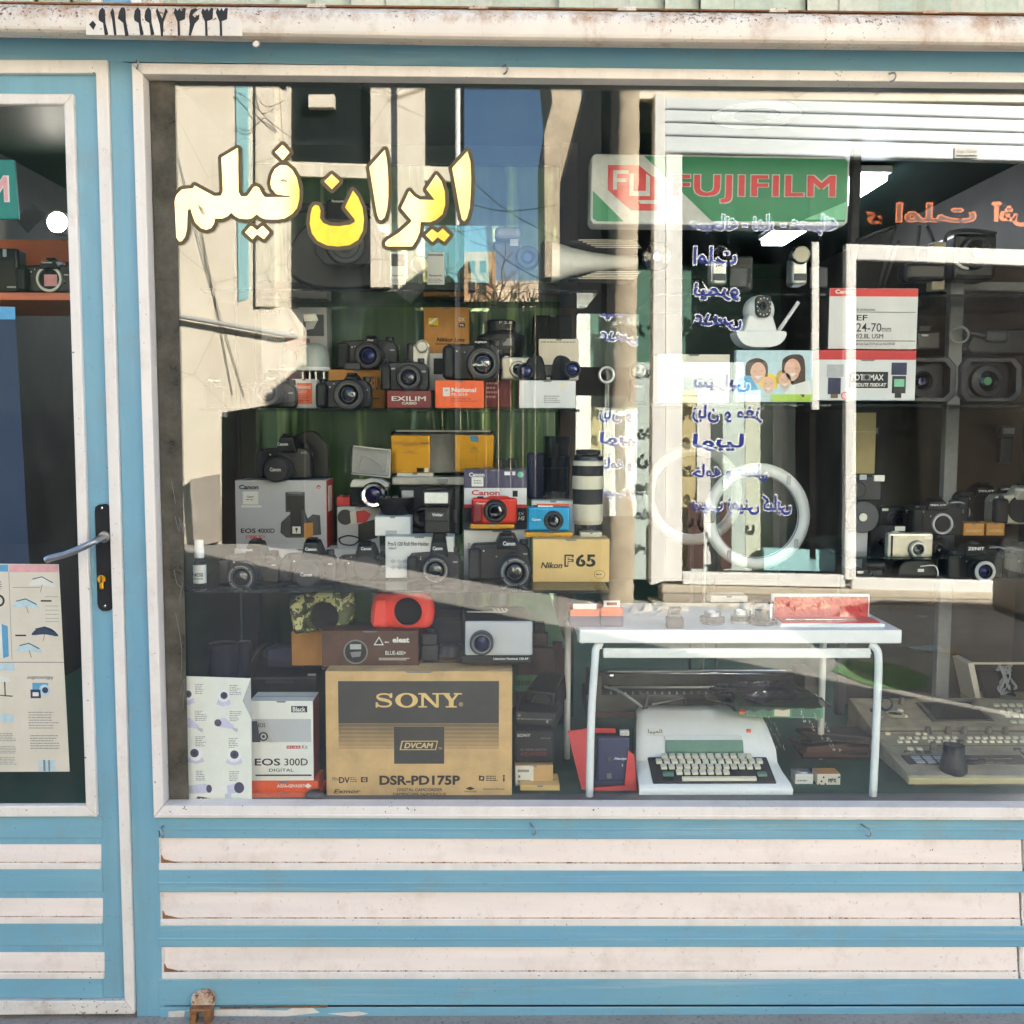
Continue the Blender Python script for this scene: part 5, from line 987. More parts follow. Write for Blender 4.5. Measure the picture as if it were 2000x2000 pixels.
t = Thing('metal_case', 'open silver lined equipment case behind the two gold boxes', 'case', (760, 838, 968, 945), .60); p = t.part('lid'); p.box(762, 842, 967, 926, 14, 40, 'black', 4); t.part('lid_lining').box(768, 847, 962, 924, 12, 16, 'grey', 2); p = t.part('tray'); p.box(768, 930, 925, 946, -30, 40, 'silver', 2); p = t.part('edge'); p.box(772, 840, 958, 844, 12, 14, 'silver', 1); t.part('clasp').poly([(855, 934), (877, 934), (876, 941), (866, 945), (856, 941)], -32, -29, 'steel', 1); t.part('handle').tube([(860, 842, 20), (860, 834, 20), (869, 834, 20), (869, 842, 20)], 1.4, 'black')
for x0, y0, x1, y1, tx, lab in ((764, 850, 839, 924, 'Schmidt', 'gold foil filter box with a dark stripe in the open case'), (888, 849, 964, 922, 'UD', 'gold foil filter box with a blue sticker in the open case')):
    t = carton(lab, (x0, y0, x1, y1), .575, None, 14, 'gold_foil', name='filter_box', group='gold boxes in the open case'); p = t.pr
    if tx == 'UD': p.text('UD', 919, 873, 932, 879, -.5, 'ink', .02); p.sheet(914, 882, 936, 883, -.5, 'ink'); p.poly([(916, 850), (934, 852), (934, 864), (920, 862)], -.6, -.2, 'sky_blue'); p.sheet(946, 912, 960, 916, -.5, 'ink')
    else: p.sheet(764, 864, 782, 867, -.5, 'tape_brown'); p.sheet(820, 864, 839, 867, -.5, 'tape_brown'); p.text('Schmidt', 786, 862, 816, 870, -.5, 'tape_brown', .01); p.sheet(786, 884, 816, 885, -.5, 'ink'); p.text('MRC', 796, 880, 808, 883, -.5, 'ink', .01); p.sheet(814, 914, 828, 922, -.5, 'ink'); p.sheet(829, 914, 837, 922, -.5, 'paper')
    p.sheet(x0 + 3, y1 - 5, x0 + 20, y1 - 4, -.5, 'ink')
carton('pair of flat white boxes in the tray of the open case', (775, 924, 846, 931), .56, None, 30, 'paper')
t = Thing('instant_camera', 'large black boxy instant camera behind the flash', 'camera', (776, 948, 905, 1048), .40, None, None); t.part('body').box(778, 950, 902, 1046, 0, 50, 'matte_black', 5); q = t.part('viewfinder'); q.box(785, 958, 808, 976, -1.5, 3, 'light_grey', 1); t.part('tripod_foot').box(884, 994, 896, 1020, -6, 8, 'dark', 3); t.part('lens').lat(826, 1010, [(0, -3), (10, -3), (16, -8), (20, -6), (22, 0)], ['lens_glass', 'dark', 'dark', 'black'])
# camera carton with red camera
t = carton('violet and white camera carton with red lower edge behind the red camera', (906, 917, 1029, 1034), .33, None, 60, 'violet_box'); p = t.pr
p.sheet(906.5, 953, 1028.5, 985, -.4, 'card_white'); p.sheet(906.5, 985, 1028.5, 992, -.4, 'red_box'); p.sheet(906.5, 992, 1028.5, 1034, -.4, 'ink'); p.text('Canon', 916, 923, 946, 931, -.5, 'paper', .03); p.sheet(921, 932, 944, 950, -.5, 'paper'); p.lines(925, 937, 941, 946, 2, -.7, 'grey'); p.text('Canon', 921, 957, 976, 967, -.7, 'sign_red', .03); p.sheet(1001, 958, 1011, 970, -.7, 'ink'); p.disc(1016, 927, 6, -.5, 'mint'); p.sheet(985, 921, 996, 928, -.5, 'paper'); p.sheet(1000, 921, 1006, 928, -.5, 'paper'); p.text('HS', 1012, 1008, 1025, 1016, -.7, 'paper', .03, .2); p.text('SX', 1012, 1000, 1024, 1006, -.7, 'paper', .0, .2)
t = compact('bright red compact camera standing on a thin gold film box', 921, 973, 1010, 1023, (967, 998, 23), 'red_cam', .28, None, 'Canon', (930, 981, 948, 985), 'dark', 12, 24); t.part('grip').box(923, 985, 942, 1021, -5, 6, 'maroon', 4); t.part('top_ridge').poly([(946, 974), (958, 969), (990, 969), (1000, 974)], 2, 20, 'red_cam', 2)
t = carton('thin coppery film box under the bright red camera', (918, 1024, 1004, 1033), .27, None, 40, 'gold_foil', group='thin film boxes')
t = carton('white camera carton below the red camera, behind the biggest reflex', (906, 1036, 1034, 1124), .30, None, 60, 'card_white'); t.pr.lines(914, 1060, 920, 1090, 6, -.4, 'grey')
compact('turquoise blue compact camera on a coppery film box', 1030, 990, 1114, 1038, (1081, 1017, 19), 'blue_cam', .24, None, 'Canon', (1039, 1012, 1056, 1017), 'dark', 9, 20).part('top_strip').box(1050, 988, 1080, 992, 3, 16, 'white', 1)
carton('coppery film box under the turquoise camera', (1025, 1040, 1118, 1050), .235, None, 40, 'gold_foil', group='thin film boxes'); carton('short pale gold film box under the white telephoto lens', (1134, 1040, 1176, 1050), .235, None, 40, 'champagne', group='thin film boxes')
t = carton('white and red carton behind the turquoise camera', (1038, 978, 1122, 1044), .34, None, 50, 'card_white'); t.pr.sheet(1048, 984, 1112, 992, -.4, 'orange')
t = Thing('telephoto_lens', 'long white telephoto lens with dark rings standing upright', 'lens', (1119, 880, 1182, 1040), .29); q = t.part('barrel')
q.lat(1150, 32, [(24, 888), (28, 892), (29.5, 900), (30.5, 902), (30.5, 910)], ['black', 'black', 'champagne', 'ivory'], 'z', 36); q.lat(1150, 32, [(29.6, 930), (31, 932), (31, 950), (30.4, 956)], 'ivory', 'z', 36); q.lat(1150, 32, [(29.6, 986), (30, 988), (30, 1018), (27, 1026)], 'ivory', 'z', 36); q.lat(1150, 32, [(22, 1026), (23, 1040), (0, 1040)], 'black', 'z', 30)
q = t.part('focus_ring'); q.lat(1150, 32, [(30, 910), (30, 930)], 'rubber', 'z', 36); q.lat(1150, 32, [(29.6, 956), (29.6, 986)], 'rubber', 'z', 36); q = t.part('front_cap'); q.lat(1150, 32, [(0, 879), (23, 879), (25, 881), (24, 890)], 'black', 'z', 32)
t = Thing('lens_in_case', 'dark lens inside a clear plastic cylinder beside the telephoto lens', 'lens', (1058, 850, 1114, 978), .42); t.part('lens').lat(1086, 28, [(0, 893), (20, 893), (24, 914), (25, 915), (25, 960), (20, 962), (18, 976), (0, 977)], ['black', 'black', 'silver', 'dark', 'dark', 'light_grey', 'light_grey'], 'z', 30); t.part('cover').box(1062, 852, 1113, 976, 2, 54, 'smoke_plastic', 2)
carton('dark blue jeans-like cloth pouch behind the lens in the plastic cylinder', (1030, 884, 1066, 976), .52, None, 40, 'navy', name='cloth_pouch', cat='pouch', group=None, bev=6)
carton('small dark green box above the violet carton', (968, 895, 1012, 918), .56, None, 40, 'dark_green')
# ================================================================== middle glass shelf
t = Thing('film_holder', 'black medium format camera back at the dark end of the middle shelf', 'film holder', (386, 752, 440, 797), .40); t.part('housing').box(388, 756, 438, 797, 0, 30, 'black', 3); t.part('handle').tube([(414, 758, 8), (414, 746, 8), (428, 752, 8), (436, 760, 8)], 3, 'black', 8, 4); t.part('lettering').text('Mamiya', 406, 740.5, 430, 746, 4, 'paper', .03, .3)
M2 = Z2
slr('black reflex camera in front of the flash lantern on the middle shelf', 472, 578, 726, 748, 797, (530, 768, 26), (510, 556), .42, None, bt=(524, 737, 541, 742))
t = carton('white box with orange print between two black cameras', (570, 740, 619, 797), .45, None, 50, 'card_white'); t.pr.sheet(580, 748, 610, 789, -.4, 'orange'); t.pr.text('National', 580, 752, 607, 759, -.7, 'paper', .03); t.pr.text('PE-201A', 580, 762, 600, 767, -.7, 'paper', 0); t.pr.lines(582, 772, 604, 784, 4, -.7, 'maroon')
slr('black bridge camera with a raised flash in front of the orange kraft box', 620, 724, 731, 742, 797, (687, 772, 30), (668, 706), .40, None, brand='', ll=46, mat='dark').part('pop_up_flash').box(672, 708, 704, 722, -4, 14, 'dark', 2)
t = carton('orange kraft lens box behind the bridge camera', (642, 722, 752, 797), .50, None, 60, 'kraft_orange'); t.pr.text('CE UNIT', 722, 735, 752, 762, -.5, 'ink', .02); t.pr.lines(724, 776, 742, 781, 1, -.5, 'ink')
t = Thing('lantern', 'grey frosted dome lantern standing on the middle shelf', 'lantern', (574, 666, 642, 742), .48); t.part('dome').lat(607, 33, [(0, 667), (12, 668), (24, 675), (31, 690), (33, 708), (33, 718)], 'lantern', 'z', 32, smooth=True); t.part('rim').lat(607, 33, [(33, 716), (34.5, 718), (34.5, 723), (0, 724)], 'white', 'z', 32); q = t.part('foot')
for x in (586, 600, 612, 628): q.box(x, 724, x + 3, 742, 20, 24, 'silver')
q.box(582, 740, 634, 744, 6, 60, 'dark', 1)
t = Thing('lantern', 'second frosted dome lantern half hidden behind the first', 'lantern', (545, 675, 580, 742), .55); t.part('dome').lat(562, 30, [(0, 676), (12, 679), (20, 690), (22, 718)], 'lantern', 'z', 28, smooth=True); t.part('rim').lat(562, 30, [(22, 716), (24, 718), (24, 723), (0, 724)], 'white', 'z', 28)
t = carton('pale grey camcorder carton with a printed photo, highest behind the lanterns', (512, 600, 640, 745), .60, None, 60, 'card_grey'); p = t.pr; p.text('SONY', 512, 604, 552, 611, -.5, 'ink_grey', .02); p.text('PHOTO', 524, 660, 552, 668, -.5, 'ink_grey', .02); q = t.part('printed_camcorder'); q.box(594, 614, 634, 656, -.8, -.3, 'dark_grey', 4); q.poly([(594, 614), (618, 612), (624, 626), (596, 628)], -1.2, -.6, 'silver', 1); q.poly([(598, 630), (622, 626), (614, 642), (600, 644)], -1.2, -.6, 'card_white', 1); q.disc(573, 648, 7, -.8, 'deep_violet'); q.disc(573, 648, 3, -1, 'paper')
carton('dark red box behind the dome lanterns', (558, 660, 602, 742), .57, None, 30, 'maroon')
t = slr('black superzoom camera perched above the bridge camera', 660, 776, 658, 664, 722, (724, 697, 27), (706, 744), .52, None, brand='Pana', bt=(720, 663, 731, 667), ll=40, mat='dark', glass='lens_blue')
carton('dark flat box carrying the superzoom camera', (645, 720, 770, 742), .54, None, 60, 'matte_black')
slr('mirrorless camera with short lens on the dark red box', 746, 837, 705, 706, 763, (800, 738, 25), (790, 806), .42, None, brand='Canon', bt=(751, 717, 772, 722), ll=22, mat='dark', hh=4)
t = carton('dark red box with white lettering under the mirrorless camera', (756, 763, 842, 797), .41, None, 50, 'maroon'); t.pr.text('EXILIM', 765, 774, 832, 783, -.5, 'paper', .02); t.pr.text('CASIO', 785, 785, 814, 790, -.5, 'paper', .03)
t = Thing('pocket_camcorder', 'silver camcorder with a round lens before the tan lens box', 'camcorder', (792, 664, 848, 720), .50); t.part('body').box(794, 672, 838, 762, 0, 40, 'silver', 4); q = t.part('lens'); q.lat(825, 677, [(0, -7), (9, -7), (11, -9), (13, -8), (13, 2)], ['flash_glass', 'silver', 'champagne', 'champagne'], n=26); t.part('grip').box(794, 670, 808, 706, -4, 20, 'black', 5)
t = carton('tan lens box with a yellow square logo and black lettering', (828, 600, 916, 760), .56, None, 60, 'kraft_orange'); p = t.pr; p.sheet(837, 621, 856, 638, -.4, 'yellow'); p.text('Nikon', 838, 634, 855, 638, -.7, 'ink', .03, .2); p.flat([(837, 631), (850, 621), (856, 621), (841, 633)], -.6, 'paper'); p.text('Nikkor Lens', 853, 659, 908, 667, -.5, 'ink', .03, .25); p.sheet(850, 671, 908, 672.5, -.5, 'ink'); p.text('DX', 896, 620, 908, 627, -.5, 'paper', .02); p.sheet(896, 631, 908, 639, -.5, 'ink'); p.text('VR', 897.5, 632.5, 906.5, 637.5, -.8, 'paper', .03)
t = carton('bright orange flash carton with white logo on the middle shelf', (850, 743, 945, 797), .38, None, 50, 'orange'); p = t.pr; p.sheet(865, 757, 879, 774, -.5, 'paper'); p.text('W', 868, 760, 876, 765, -.8, 'orange', .02); p.text('National', 882, 757, 930, 766, -.5, 'paper', .04); p.text('PE-201A', 882, 768, 914, 773, -.5, 'paper', .005); p.text('Electronic Flash Unit', 882, 777, 920, 780, -.5, 'maroon', .015); p.text('Unité flash électronique', 882, 782, 931, 785, -.5, 'maroon', .02)
t = slr('black bridge camera with huge lens on the bright orange carton', 866, 975, 662, 672, 741, (944, 712, 32), (922, 962), .42, None, brand='FUJIFILM', bt=(928, 667, 950, 672), ll=40, mat='dark'); t.part('lettering_on_lens').text('FinePix', 923, 712, 948, 717, -41.5, 'paper', .03, .2, 'x'); t.part('handgrip').box(866, 676, 888, 741, -26, 6, 'rubber', 8, 3)
carton('white tablet carton with dark screen picture behind the bridge camera', (838, 690, 900, 762), .52, None, 20, 'paper').pr.sheet(847, 700, 898, 731, -.4, 'ink')
carton('red striped box beside the long white carton', (946, 742, 1000, 797), .48, None, 50, 'maroon').pr.lines(950, 745, 975, 780, 4, -.4, 'pink')
compact('silver digital camera with extended lens tube next to the binoculars', 978, 697, 1036, 742, (1012, 722, 17), 'champagne', .44, None, None, None, 'silver', 16, 20)
t = carton('long white flash carton with red end on the middle shelf', (1014, 743, 1124, 797), .38, None, 60, 'card_white', 'sign_red'); p = t.pr; p.lines(1062, 772, 1096, 788, 4, -.4, 'grey'); p.flat([(1092, 747), (1104, 748), (1104, 762), (1092, 760)], -.3, 'cream_paper')
t = Thing('binoculars', 'black binoculars with bluish lenses on the long white carton', 'binoculars', (1006, 690, 1132, 742), .40)
for cx, cy, k in ((1026, 726, 15), (1117, 722, 15)):
    sg = 1 if cx < 1060 else -1; q = t.part('barrel'); q.lat(cx, cy, [(k * .82, -16), (k * .9, -22), (k, -22), (k * 1.08, -18), (k * 1.08, 6), (k * .8, 30)], ['black', 'dark', 'dark', 'rubber', 'rubber'], n=28); t.part('front_glass', q).lat(cx, cy, [(0, -20), (8, -19), (12.6, -16)], 'lens_blue', smooth=True)
    t.part('prism_housing').poly(catmull([(cx + sg * 4, 741), (cx + sg * 2, 706), (cx + sg * 18, 694), (cx + sg * 34, 700), (cx + sg * 42, 741)], 4), 2, 26, 'matte_black', 4)
t.part('hinge').box(1060, 712, 1082, 736, 4, 18, 'black', 3)
t = Thing('upright_lens', 'stubby black lens standing upright behind the bridge camera', 'lens', (928, 622, 1024, 692), .56); p = t.part('barrel'); p.lat(979, 44, [(0, 622), (26, 622), (29, 625), (27, 642), (30, 646), (46, 652), (48, 662), (44, 690), (0, 770)], ['black', 'dark', 'dark', 'black', 'black', 'dark', 'black', 'black'], 'z', 32); q = t.part('lettering'); q.text('F 2.8', 975, 626, 1000, 631, 14, 'paper', .02); q.sheet(982, 661, 1000, 675, -2.5, 'grey')
carton('black speaker box behind the binoculars', (1040, 616, 1118, 742), .60, None, 40, 'matte_black', name='speaker_box', cat='speaker', bev=3)
carton('beige carton with faint grey type behind the binoculars', (1052, 662, 1130, 742), .54, None, 40, 'cream_paper').pr.lines(1056, 666, 1126, 671, 1, -.4, 'grey')
# ================================================================== top glass shelf
t = Thing('studio_camcorder', 'large dark shoulder video camera with round hooded lens on the top shelf', 'video camera', (548, 372, 745, 562), .50); p = t.part('body'); p.poly(catmull([(552, 520), (574, 450), (610, 420), (640, 395), (700, 400), (736, 440), (742, 540), (700, 561), (604, 558)], 3, True), 30, 110, 'black', 8); p = t.part('lens_hood'); p.hull([(622, 430, -30), (736, 430, -30), (742, 500, -30), (722, 522, -30), (640, 522, -30), (620, 500, -30)], [(640, 440, 30), (720, 440, 30), (726, 496, 30), (714, 512, 30), (648, 512, 30), (636, 496, 30)], 'dark', 3)
q = t.part('lens'); q.lat(680, 482, [(14, -24), (18, -33), (26, -32), (28, -34), (36, -33), (40, -30), (42, 30)], ['black', 'dark_grey', 'black', 'dark_grey', 'dark', 'black'], n=36); t.part('front_glass', q).lat(680, 482, [(0, -30), (10, -28), (16, -24)], 'lens_glass', smooth=True); q = t.part('handle'); q.box(556, 388, 720, 404, 40, 70, 'dark', 5); q.box(634, 384, 690, 432, 20, 60, 'matte_black', 6); t.part('lettering').text('Panasonic', 647, 386, 672, 391, 19, 'paper', .02)
for x0, x1, lab in ((762, 792, 'dark topped blister card hanging at the back of the top shelf'), (834, 868, 'pale blister card with barcode hanging at the back of the top shelf')):
    t = Thing('blister_card', lab, 'blister card', (x0, 492, x1, 556), .52, None, 'blister cards on the top shelf'); t.part('card').box(x0, 492, x1, 556, 0, 3, 'card_white', 2); q = t.part('print'); q.sheet(x0 + 2, 496, x1 - 2, 520 if x0 < 800 else 500, -.4, 'ink' if x0 < 800 else 'grey'); q.text('Panasonic', x0 + 4, 536, x1 - 4, 540, -.4, 'ink', .02); q.lines(x0 + 3, 544, x1 - 3, 553, 3, -.4, 'grey')
t = Thing('ring_filter', 'thin pale ring filter standing between the blister cards', 'filter', (804, 500, 838, 556), .50); t.part('ring_filter').tube([(820 + 16 * math.cos(k * .3142), 517 + 17 * math.sin(k * .3142), 0) for k in range(20)], 1.4, 'silver', 6, 0, True); t.parts[-1].box(817, 534, 823, 556, -1, 1, 'clear_plastic')
t = Thing('hand_camcorder', 'bulky grey blue camcorder with eyepiece on the top shelf', 'camcorder', (955, 442, 1018, 560), .48); t.part('body').box(962, 470, 1016, 558, 0, 60, 'dark_grey', 6); t.part('eyepiece').box(966, 443, 1016, 468, -6, 40, 'grey', 8); t.part('label').sheet(996, 464, 1012, 480, -.6, 'light_grey'); q = t.part('lens'); q.lat(1030, 505, [(0, -18), (8, -18), (14, -22), (20, -22), (23, -16), (23, 4)], ['lens_violet', 'black', 'dark', 'black', 'black'], n=28)
t = Thing('horn_speaker', 'grey and cream waisted speaker with slotted vents lying on the top shelf', 'speaker', (1054, 466, 1262, 548), .44); V = []
p = t.part('shell'); p.lat(506, 40, [(0, 1056), (37, 1056), (40, 1062), (40, 1078), (37, 1092), (28, 1120), (20, 1160), (15, 1200), (13, 1250), (0, 1252)], ['dark', 'dark', 'dark_grey', 'card_white', 'card_white', 'card_white', 'card_white', 'card_white', 'dark'], 'x', 36)
for k in range(6): t.part('rib').lat(506, 40, [(40, 1060 + k * 3.2), (41.5, 1061 + k * 3.2), (40, 1062 + k * 3.2)], 'dark', 'x', 36)
for s_ in (-1, 1):
    q = t.part('fin'); q.hull([(1112, 506 + s_ * 37, 8), (1240, 506 + s_ * 41, 8), (1256, 506 + s_ * 22, 8), (1180, 506 + s_ * 22, 8)], [(1112, 506 + s_ * 37, 60), (1240, 506 + s_ * 41, 60), (1256, 506 + s_ * 22, 60), (1180, 506 + s_ * 22, 60)], 'dark_grey', 1)
    for k in range(5): q.box(1130 + (4 - k) * 8, 506 + s_ * (24 + k * 3.4) - .7, 1252 - k * 3, 506 + s_ * (24 + k * 3.4) + .7, 3 - k, 7, 'cream_paper')
t = Thing('speaker_disc', 'dark round speaker disc at the end of the waisted speaker', 'speaker', (1253, 466, 1310, 548), .42); t.part('speaker_disc').lat(1282, 502, [(0, -6), (8, -7), (10, -2), (26, -6), (28, -4), (28, 10)], ['chrome', 'dark', 'smoke_plastic', 'dark', 'dark'], n=36)
# ================================================================== hanging sign and round lamps
t = Thing('film_shop_sign', 'green lightbox sign with red outlined lettering and a white stripe hanging inside', 'sign', (1152, 300, 1655, 440), .30); x0, y0, x1, y1 = 1152, 298, 1657, 440
p = t.part('case'); p.poly([(x0 + 8, 302), (1648, 304), (x1, 313), (x1, 432), (1648, 440), (x0 + 6, 439), (x0, 431), (x0 + 1, 309)], 0, 60, 'sign_grey', 3); p = t.part('face'); p.flat([(1256, 306), (1648, 309), (1653, 315), (1653, 424), (1650, 432), (1390, 432)], -.5, 'green_sign'); p.flat([(1157, 374), (1218, 434), (1166, 434), (1157, 428)], -.5, 'green_sign'); p.flat([(1570, 428), (1653, 392), (1653, 428)], -.8, 'mint')
q = t.part('emblem'); q.poly([(1186, 324), (1246, 324), (1268, 342), (1283, 350), (1283, 412), (1232, 412), (1186, 372)], -1.2, -.4, 'sign_red', 1)
for pts in ([(1196, 334), (1226, 334), (1226, 341), (1204, 341), (1204, 350), (1222, 350), (1222, 357), (1204, 357), (1204, 372), (1196, 372)], [(1228, 340), (1236, 340), (1236, 374), (1260, 374), (1260, 340), (1268, 346), (1268, 384), (1228, 384)], [(1244, 392), (1283, 392), (1283, 399), (1250, 399)]): q.flat(pts, -1.8, 'sign_grey')
q = t.part('lettering'); q.text('FUJIFILM', 1311, 340, 1632, 398, -1.2, 'sign_grey', .065, 0, '', 1.12); q.text('FUJIFILM', 1313, 342, 1630, 396, -1.9, 'sign_red', .03, 0, '', 1.12)
t = Thing('ring_lamp', 'white ring lamp in front, standing before the other ring', 'ring lamp', (1371, 906, 1578, 1112), .55, None, 'ring lamps')
t.part('ring').tube([(1475 + 92 * math.cos(k * .1571), 1008 + 92 * math.sin(k * .1571), 0) for k in range(40)], 12, 'white_tube', 14, 0, True); q = t.part('diffuser_seam'); q.tube([(1475 + 81 * math.cos(k * .1571), 1008 + 81 * math.sin(k * .1571), -6) for k in range(40)], 1.1, 'grey', 6, 0, True); q.tube([(1475 + 103 * math.cos(k * .1571), 1008 + 103 * math.sin(k * .1571), -3) for k in range(40)], 1.3, 'light_grey', 6, 0, True); t.part('cable').tube([(1392, 1066, 4), (1400, 1110, 0), (1392, 1180, 6), (1402, 1260, 2), (1396, 1440, 4)], 1.4, 'matte_black', 6, 6)
for an in (.6, 2.2, 3.9, 5.4): t.part('clip').box(1475 + 92 * math.cos(an) - 4, 1008 + 92 * math.sin(an) - 9, 1475 + 92 * math.cos(an) + 4, 1008 + 92 * math.sin(an) + 9, -14, -9, 'card_grey', 1.5)
t.part('bracket').box(1369, 996, 1391, 1020, -14, 14, 'grey', 2); t.part('stand').tube([(1380, 1020, 2), (1376, 1075, 2), (1376, 1460, 2)], 3, 'silver', 8)
t = Thing('ring_lamp', 'grey ring lamp standing half behind the white ring', 'ring lamp', (1256, 872, 1450, 1070), .72, None, 'ring lamps'); t.part('ring').tube([(1352 + 86 * math.cos(k * .1571), 966 + 88 * math.sin(k * .1571), 0) for k in range(40)], 11, 'light_grey', 14, 0, True); t.part('stand').tube([(1352, 1066, 2), (1352, 1440, 2)], 3, 'dark_grey', 8)
t = Thing('ceiling_lamp', 'big white drum lamp under the window ceiling', 'ceiling lamp', (1405, 120, 1590, 205), .36); t.part('drum').lat(1497, 80, [(92, 150), (92, 196), (88, 204), (0, 198)], 'white', 'z', 40)
t = Thing('ceiling_vent', 'oval ceiling vent above the gilt lettering', 'vent', (700, 160, 790, 182), .16); t.part('ceiling_vent').lat(745, 30, [(0, 160), (44, 160), (44, 163), (34, 165), (30, 162), (0, 162)], 'dark_grey', 'z', 30)
# ================================================================== rack shelf with lens boxes
def onrack(label, box, dep=60, mat='card_white', Y=.36, **k): return carton(label, box, Y, None, dep, mat, **k)
t = onrack('black cosmetic looking carton in glare beside the photo paper box', (1284, 692, 1424, 787), mat='cream_paper'); t.pr.sheet(1334, 738, 1392, 762, -.4, 'grey'); t.pr.lines(1334, 771, 1378, 776, 1, -.4, 'grey')
t.e['label'] = 'plain cream carton with a grey bar beside the photo paper box'
t = onrack('photo paper box printed with four smiling faces', (1436, 684, 1586, 785), 20, 'pale_blue', .35); q = t.part('picture'); q.sheet(1505, 770, 1586, 784, -.5, 'lime'); q.poly([(1440, 770), (1440, 740), (1462, 730), (1480, 760), (1480, 770)], -.5, -.2, 'sky_blue')
def face(x, y, r, hair, m, top=1, tilt=0):
    q.poly(catmull([(x - r * 1.1, y + r * .3), (x - r * 1.05, y - r), (x, y - r * 1.5), (x + r * 1.05, y - r), (x + r * 1.15, y + r * (.3 if not m else 2.4)), (x + r * .9, y + r * (.4 if not m else 2.6))], 4), -.6, -.3, hair); q.flat([(x + tilt + r * .8 * math.cos(k * .314) * (1 - .12 * (math.sin(k * .314) > .2)), y + r * 1.08 * math.sin(k * .314)) for k in range(20)], -.9, 'skin'); q.tube([(x + tilt, y - r * .05, -1.1), (x + tilt - 1, y + r * .2, -1.1), (x + tilt + 1, y + r * .22, -1.1)], .3, 'skin_shade', 4); q.poly([(x - r * .4 + tilt, y + r * .35), (x + r * .45 + tilt, y + r * .3), (x + tilt, y + r * .7)], -1.2, -1, 'paper')
    for s_ in (-1, 1): q.tube([(x + s_ * r * .35 - 2.2 + tilt, y - r * .12, -1.2), (x + s_ * r * .35 + tilt, y - r * .2, -1.2), (x + s_ * r * .35 + 2.2 + tilt, y - r * .12, -1.2)], .35, 'hair', 4)
face(1548, 722, 20, 'hair', 1, 1, -2); face(1476, 728, 19, 'hair', 0, 1, 3); face(1532, 744, 15, 'blond', 0); face(1500, 752, 15, 'yellow', 0); q.poly([(1546, 752), (1580, 742), (1584, 770), (1530, 770)], -.7, -.4, 'paper'); t.pr.text('The world is smiling', 1466, 776, 1502, 780, -.6, 'paper', .02)
t = onrack('white and red flash carton printed with two flash units', (1598, 702, 1787, 782), 60, 'card_white', .36); p = t.pr; p.sheet(1598.6, 685, 1786.4, 702, -.4, 'red_box'); p.box(1598, 684, 1787, 703, -.1, 60, 'red_box', 1)
p.sheet(1656, 726, 1733, 758, -.4, 'ink'); p.text('FOT   MAX', 1662, 731, 1724, 743, -.7, 'paper', .02); p.box(1683, 731, 1699, 743, -1, -.5, 'grey', 1); p.disc(1691, 737, 4.5, -1.2, 'ink'); p.text('SPEEDLITE 750EX-RT', 1660, 748, 1730, 755, -.7, 'paper', .025, .2); p.disc(1650, 773, 8, -.4, 'red_box', 14); p.disc(1650, 773, 6, -.6, 'pink', 14)
q = t.part('printed_flash'); q.box(1613, 712, 1646, 736, -.8, -.2, 'light_grey', 4); q.box(1616, 738, 1641, 770, -.8, -.2, 'blue_case', 3); q.box(1622, 770, 1636, 778, -.8, -.2, 'tape_brown', 1); q.box(1739, 708, 1769, 732, -.8, -.2, 'blue_case', 5); q.box(1741, 734, 1768, 768, -.8, -.2, 'dark', 3); q.box(1745, 740, 1765, 755, -1.1, -.5, 'mint', 1); q.box(1747, 768, 1760, 777, -.8, -.2, 'dark', 1)
t = onrack('white and red zoom lens carton on the flash carton', (1617, 563, 1790, 682), 130, 'card_white', .40, side='box_dark'); p = t.pr; p.sheet(1617.6, 563.6, 1789.4, 579, -.4, 'red'); p.text('Canon', 1628, 566, 1663, 574, -.8, 'paper', .035); p.text('EF ULTRASONIC', 1671, 603, 1707, 607, -.5, 'ink', .01); p.sheet(1671, 609, 1786, 610, -.5, 'ink'); p.text('EF', 1671, 615, 1692, 626, -.5, 'ink', .02); p.text('24-70', 1671, 631, 1720, 648, -.5, 'ink', .005); p.text('mm', 1721, 640, 1739, 648, -.5, 'ink', 0); p.text('f/2.8L USM', 1671, 652, 1724, 661, -.5, 'ink', .01); p.sheet(1670, 665, 1787, 666.5, -.5, 'ink'); p.text('with Lens Case LP1219 and Lens Hood EW-83F', 1670, 669, 1748, 674, -.5, 'ink', .005)
q = t.part('barcode_label'); q.box(1616.0, 640, 1616.6, 676, 60, 110, 'paper')
t = Thing('security_camera', 'white indoor security camera with round head and one aerial', 'security camera', (1440, 573, 1572, 680), .35)
t.part('base').poly(catmull([(1438, 648), (1452, 647), (1520, 646), (1536, 650), (1528, 668), (1508, 677), (1466, 677), (1446, 666)], 3, True), 0, 60, 'white', 6, 3); t.part('neck').poly([(1452, 650), (1462, 612), (1510, 612), (1522, 650)], 8, 54, 'white', 6, 3)
q = t.part('head'); q.lat(1488, 604, [(0, 2), (12, 3), (24, 10), (30, 22), (31, 40), (26, 60), (0, 66)], 'white', smooth=True, n=32, sx=.96); t.part('face_panel').poly([(1473, 584), (1477, 578), (1500, 578), (1504, 584), (1504, 612), (1498, 620), (1480, 620), (1474, 612)], -4, 8, 'black', 3); t.part('lens').lat(1488, 598, [(0, -7), (4, -7), (6, -8), (8, -4)], ['lens_glass', 'dark', 'dark'], n=20)
q = t.part('light_ring')
for k in range(12): q.disc(1489 + 13 * math.cos(k * .5236), 599 + 17 * math.sin(k * .5236), 1.2, -4.6, 'white', 8)
t.part('aerial').tube([(1522, 656, 30), (1530, 640, 30), (1566, 586, 30)], 4, 'white', 10)
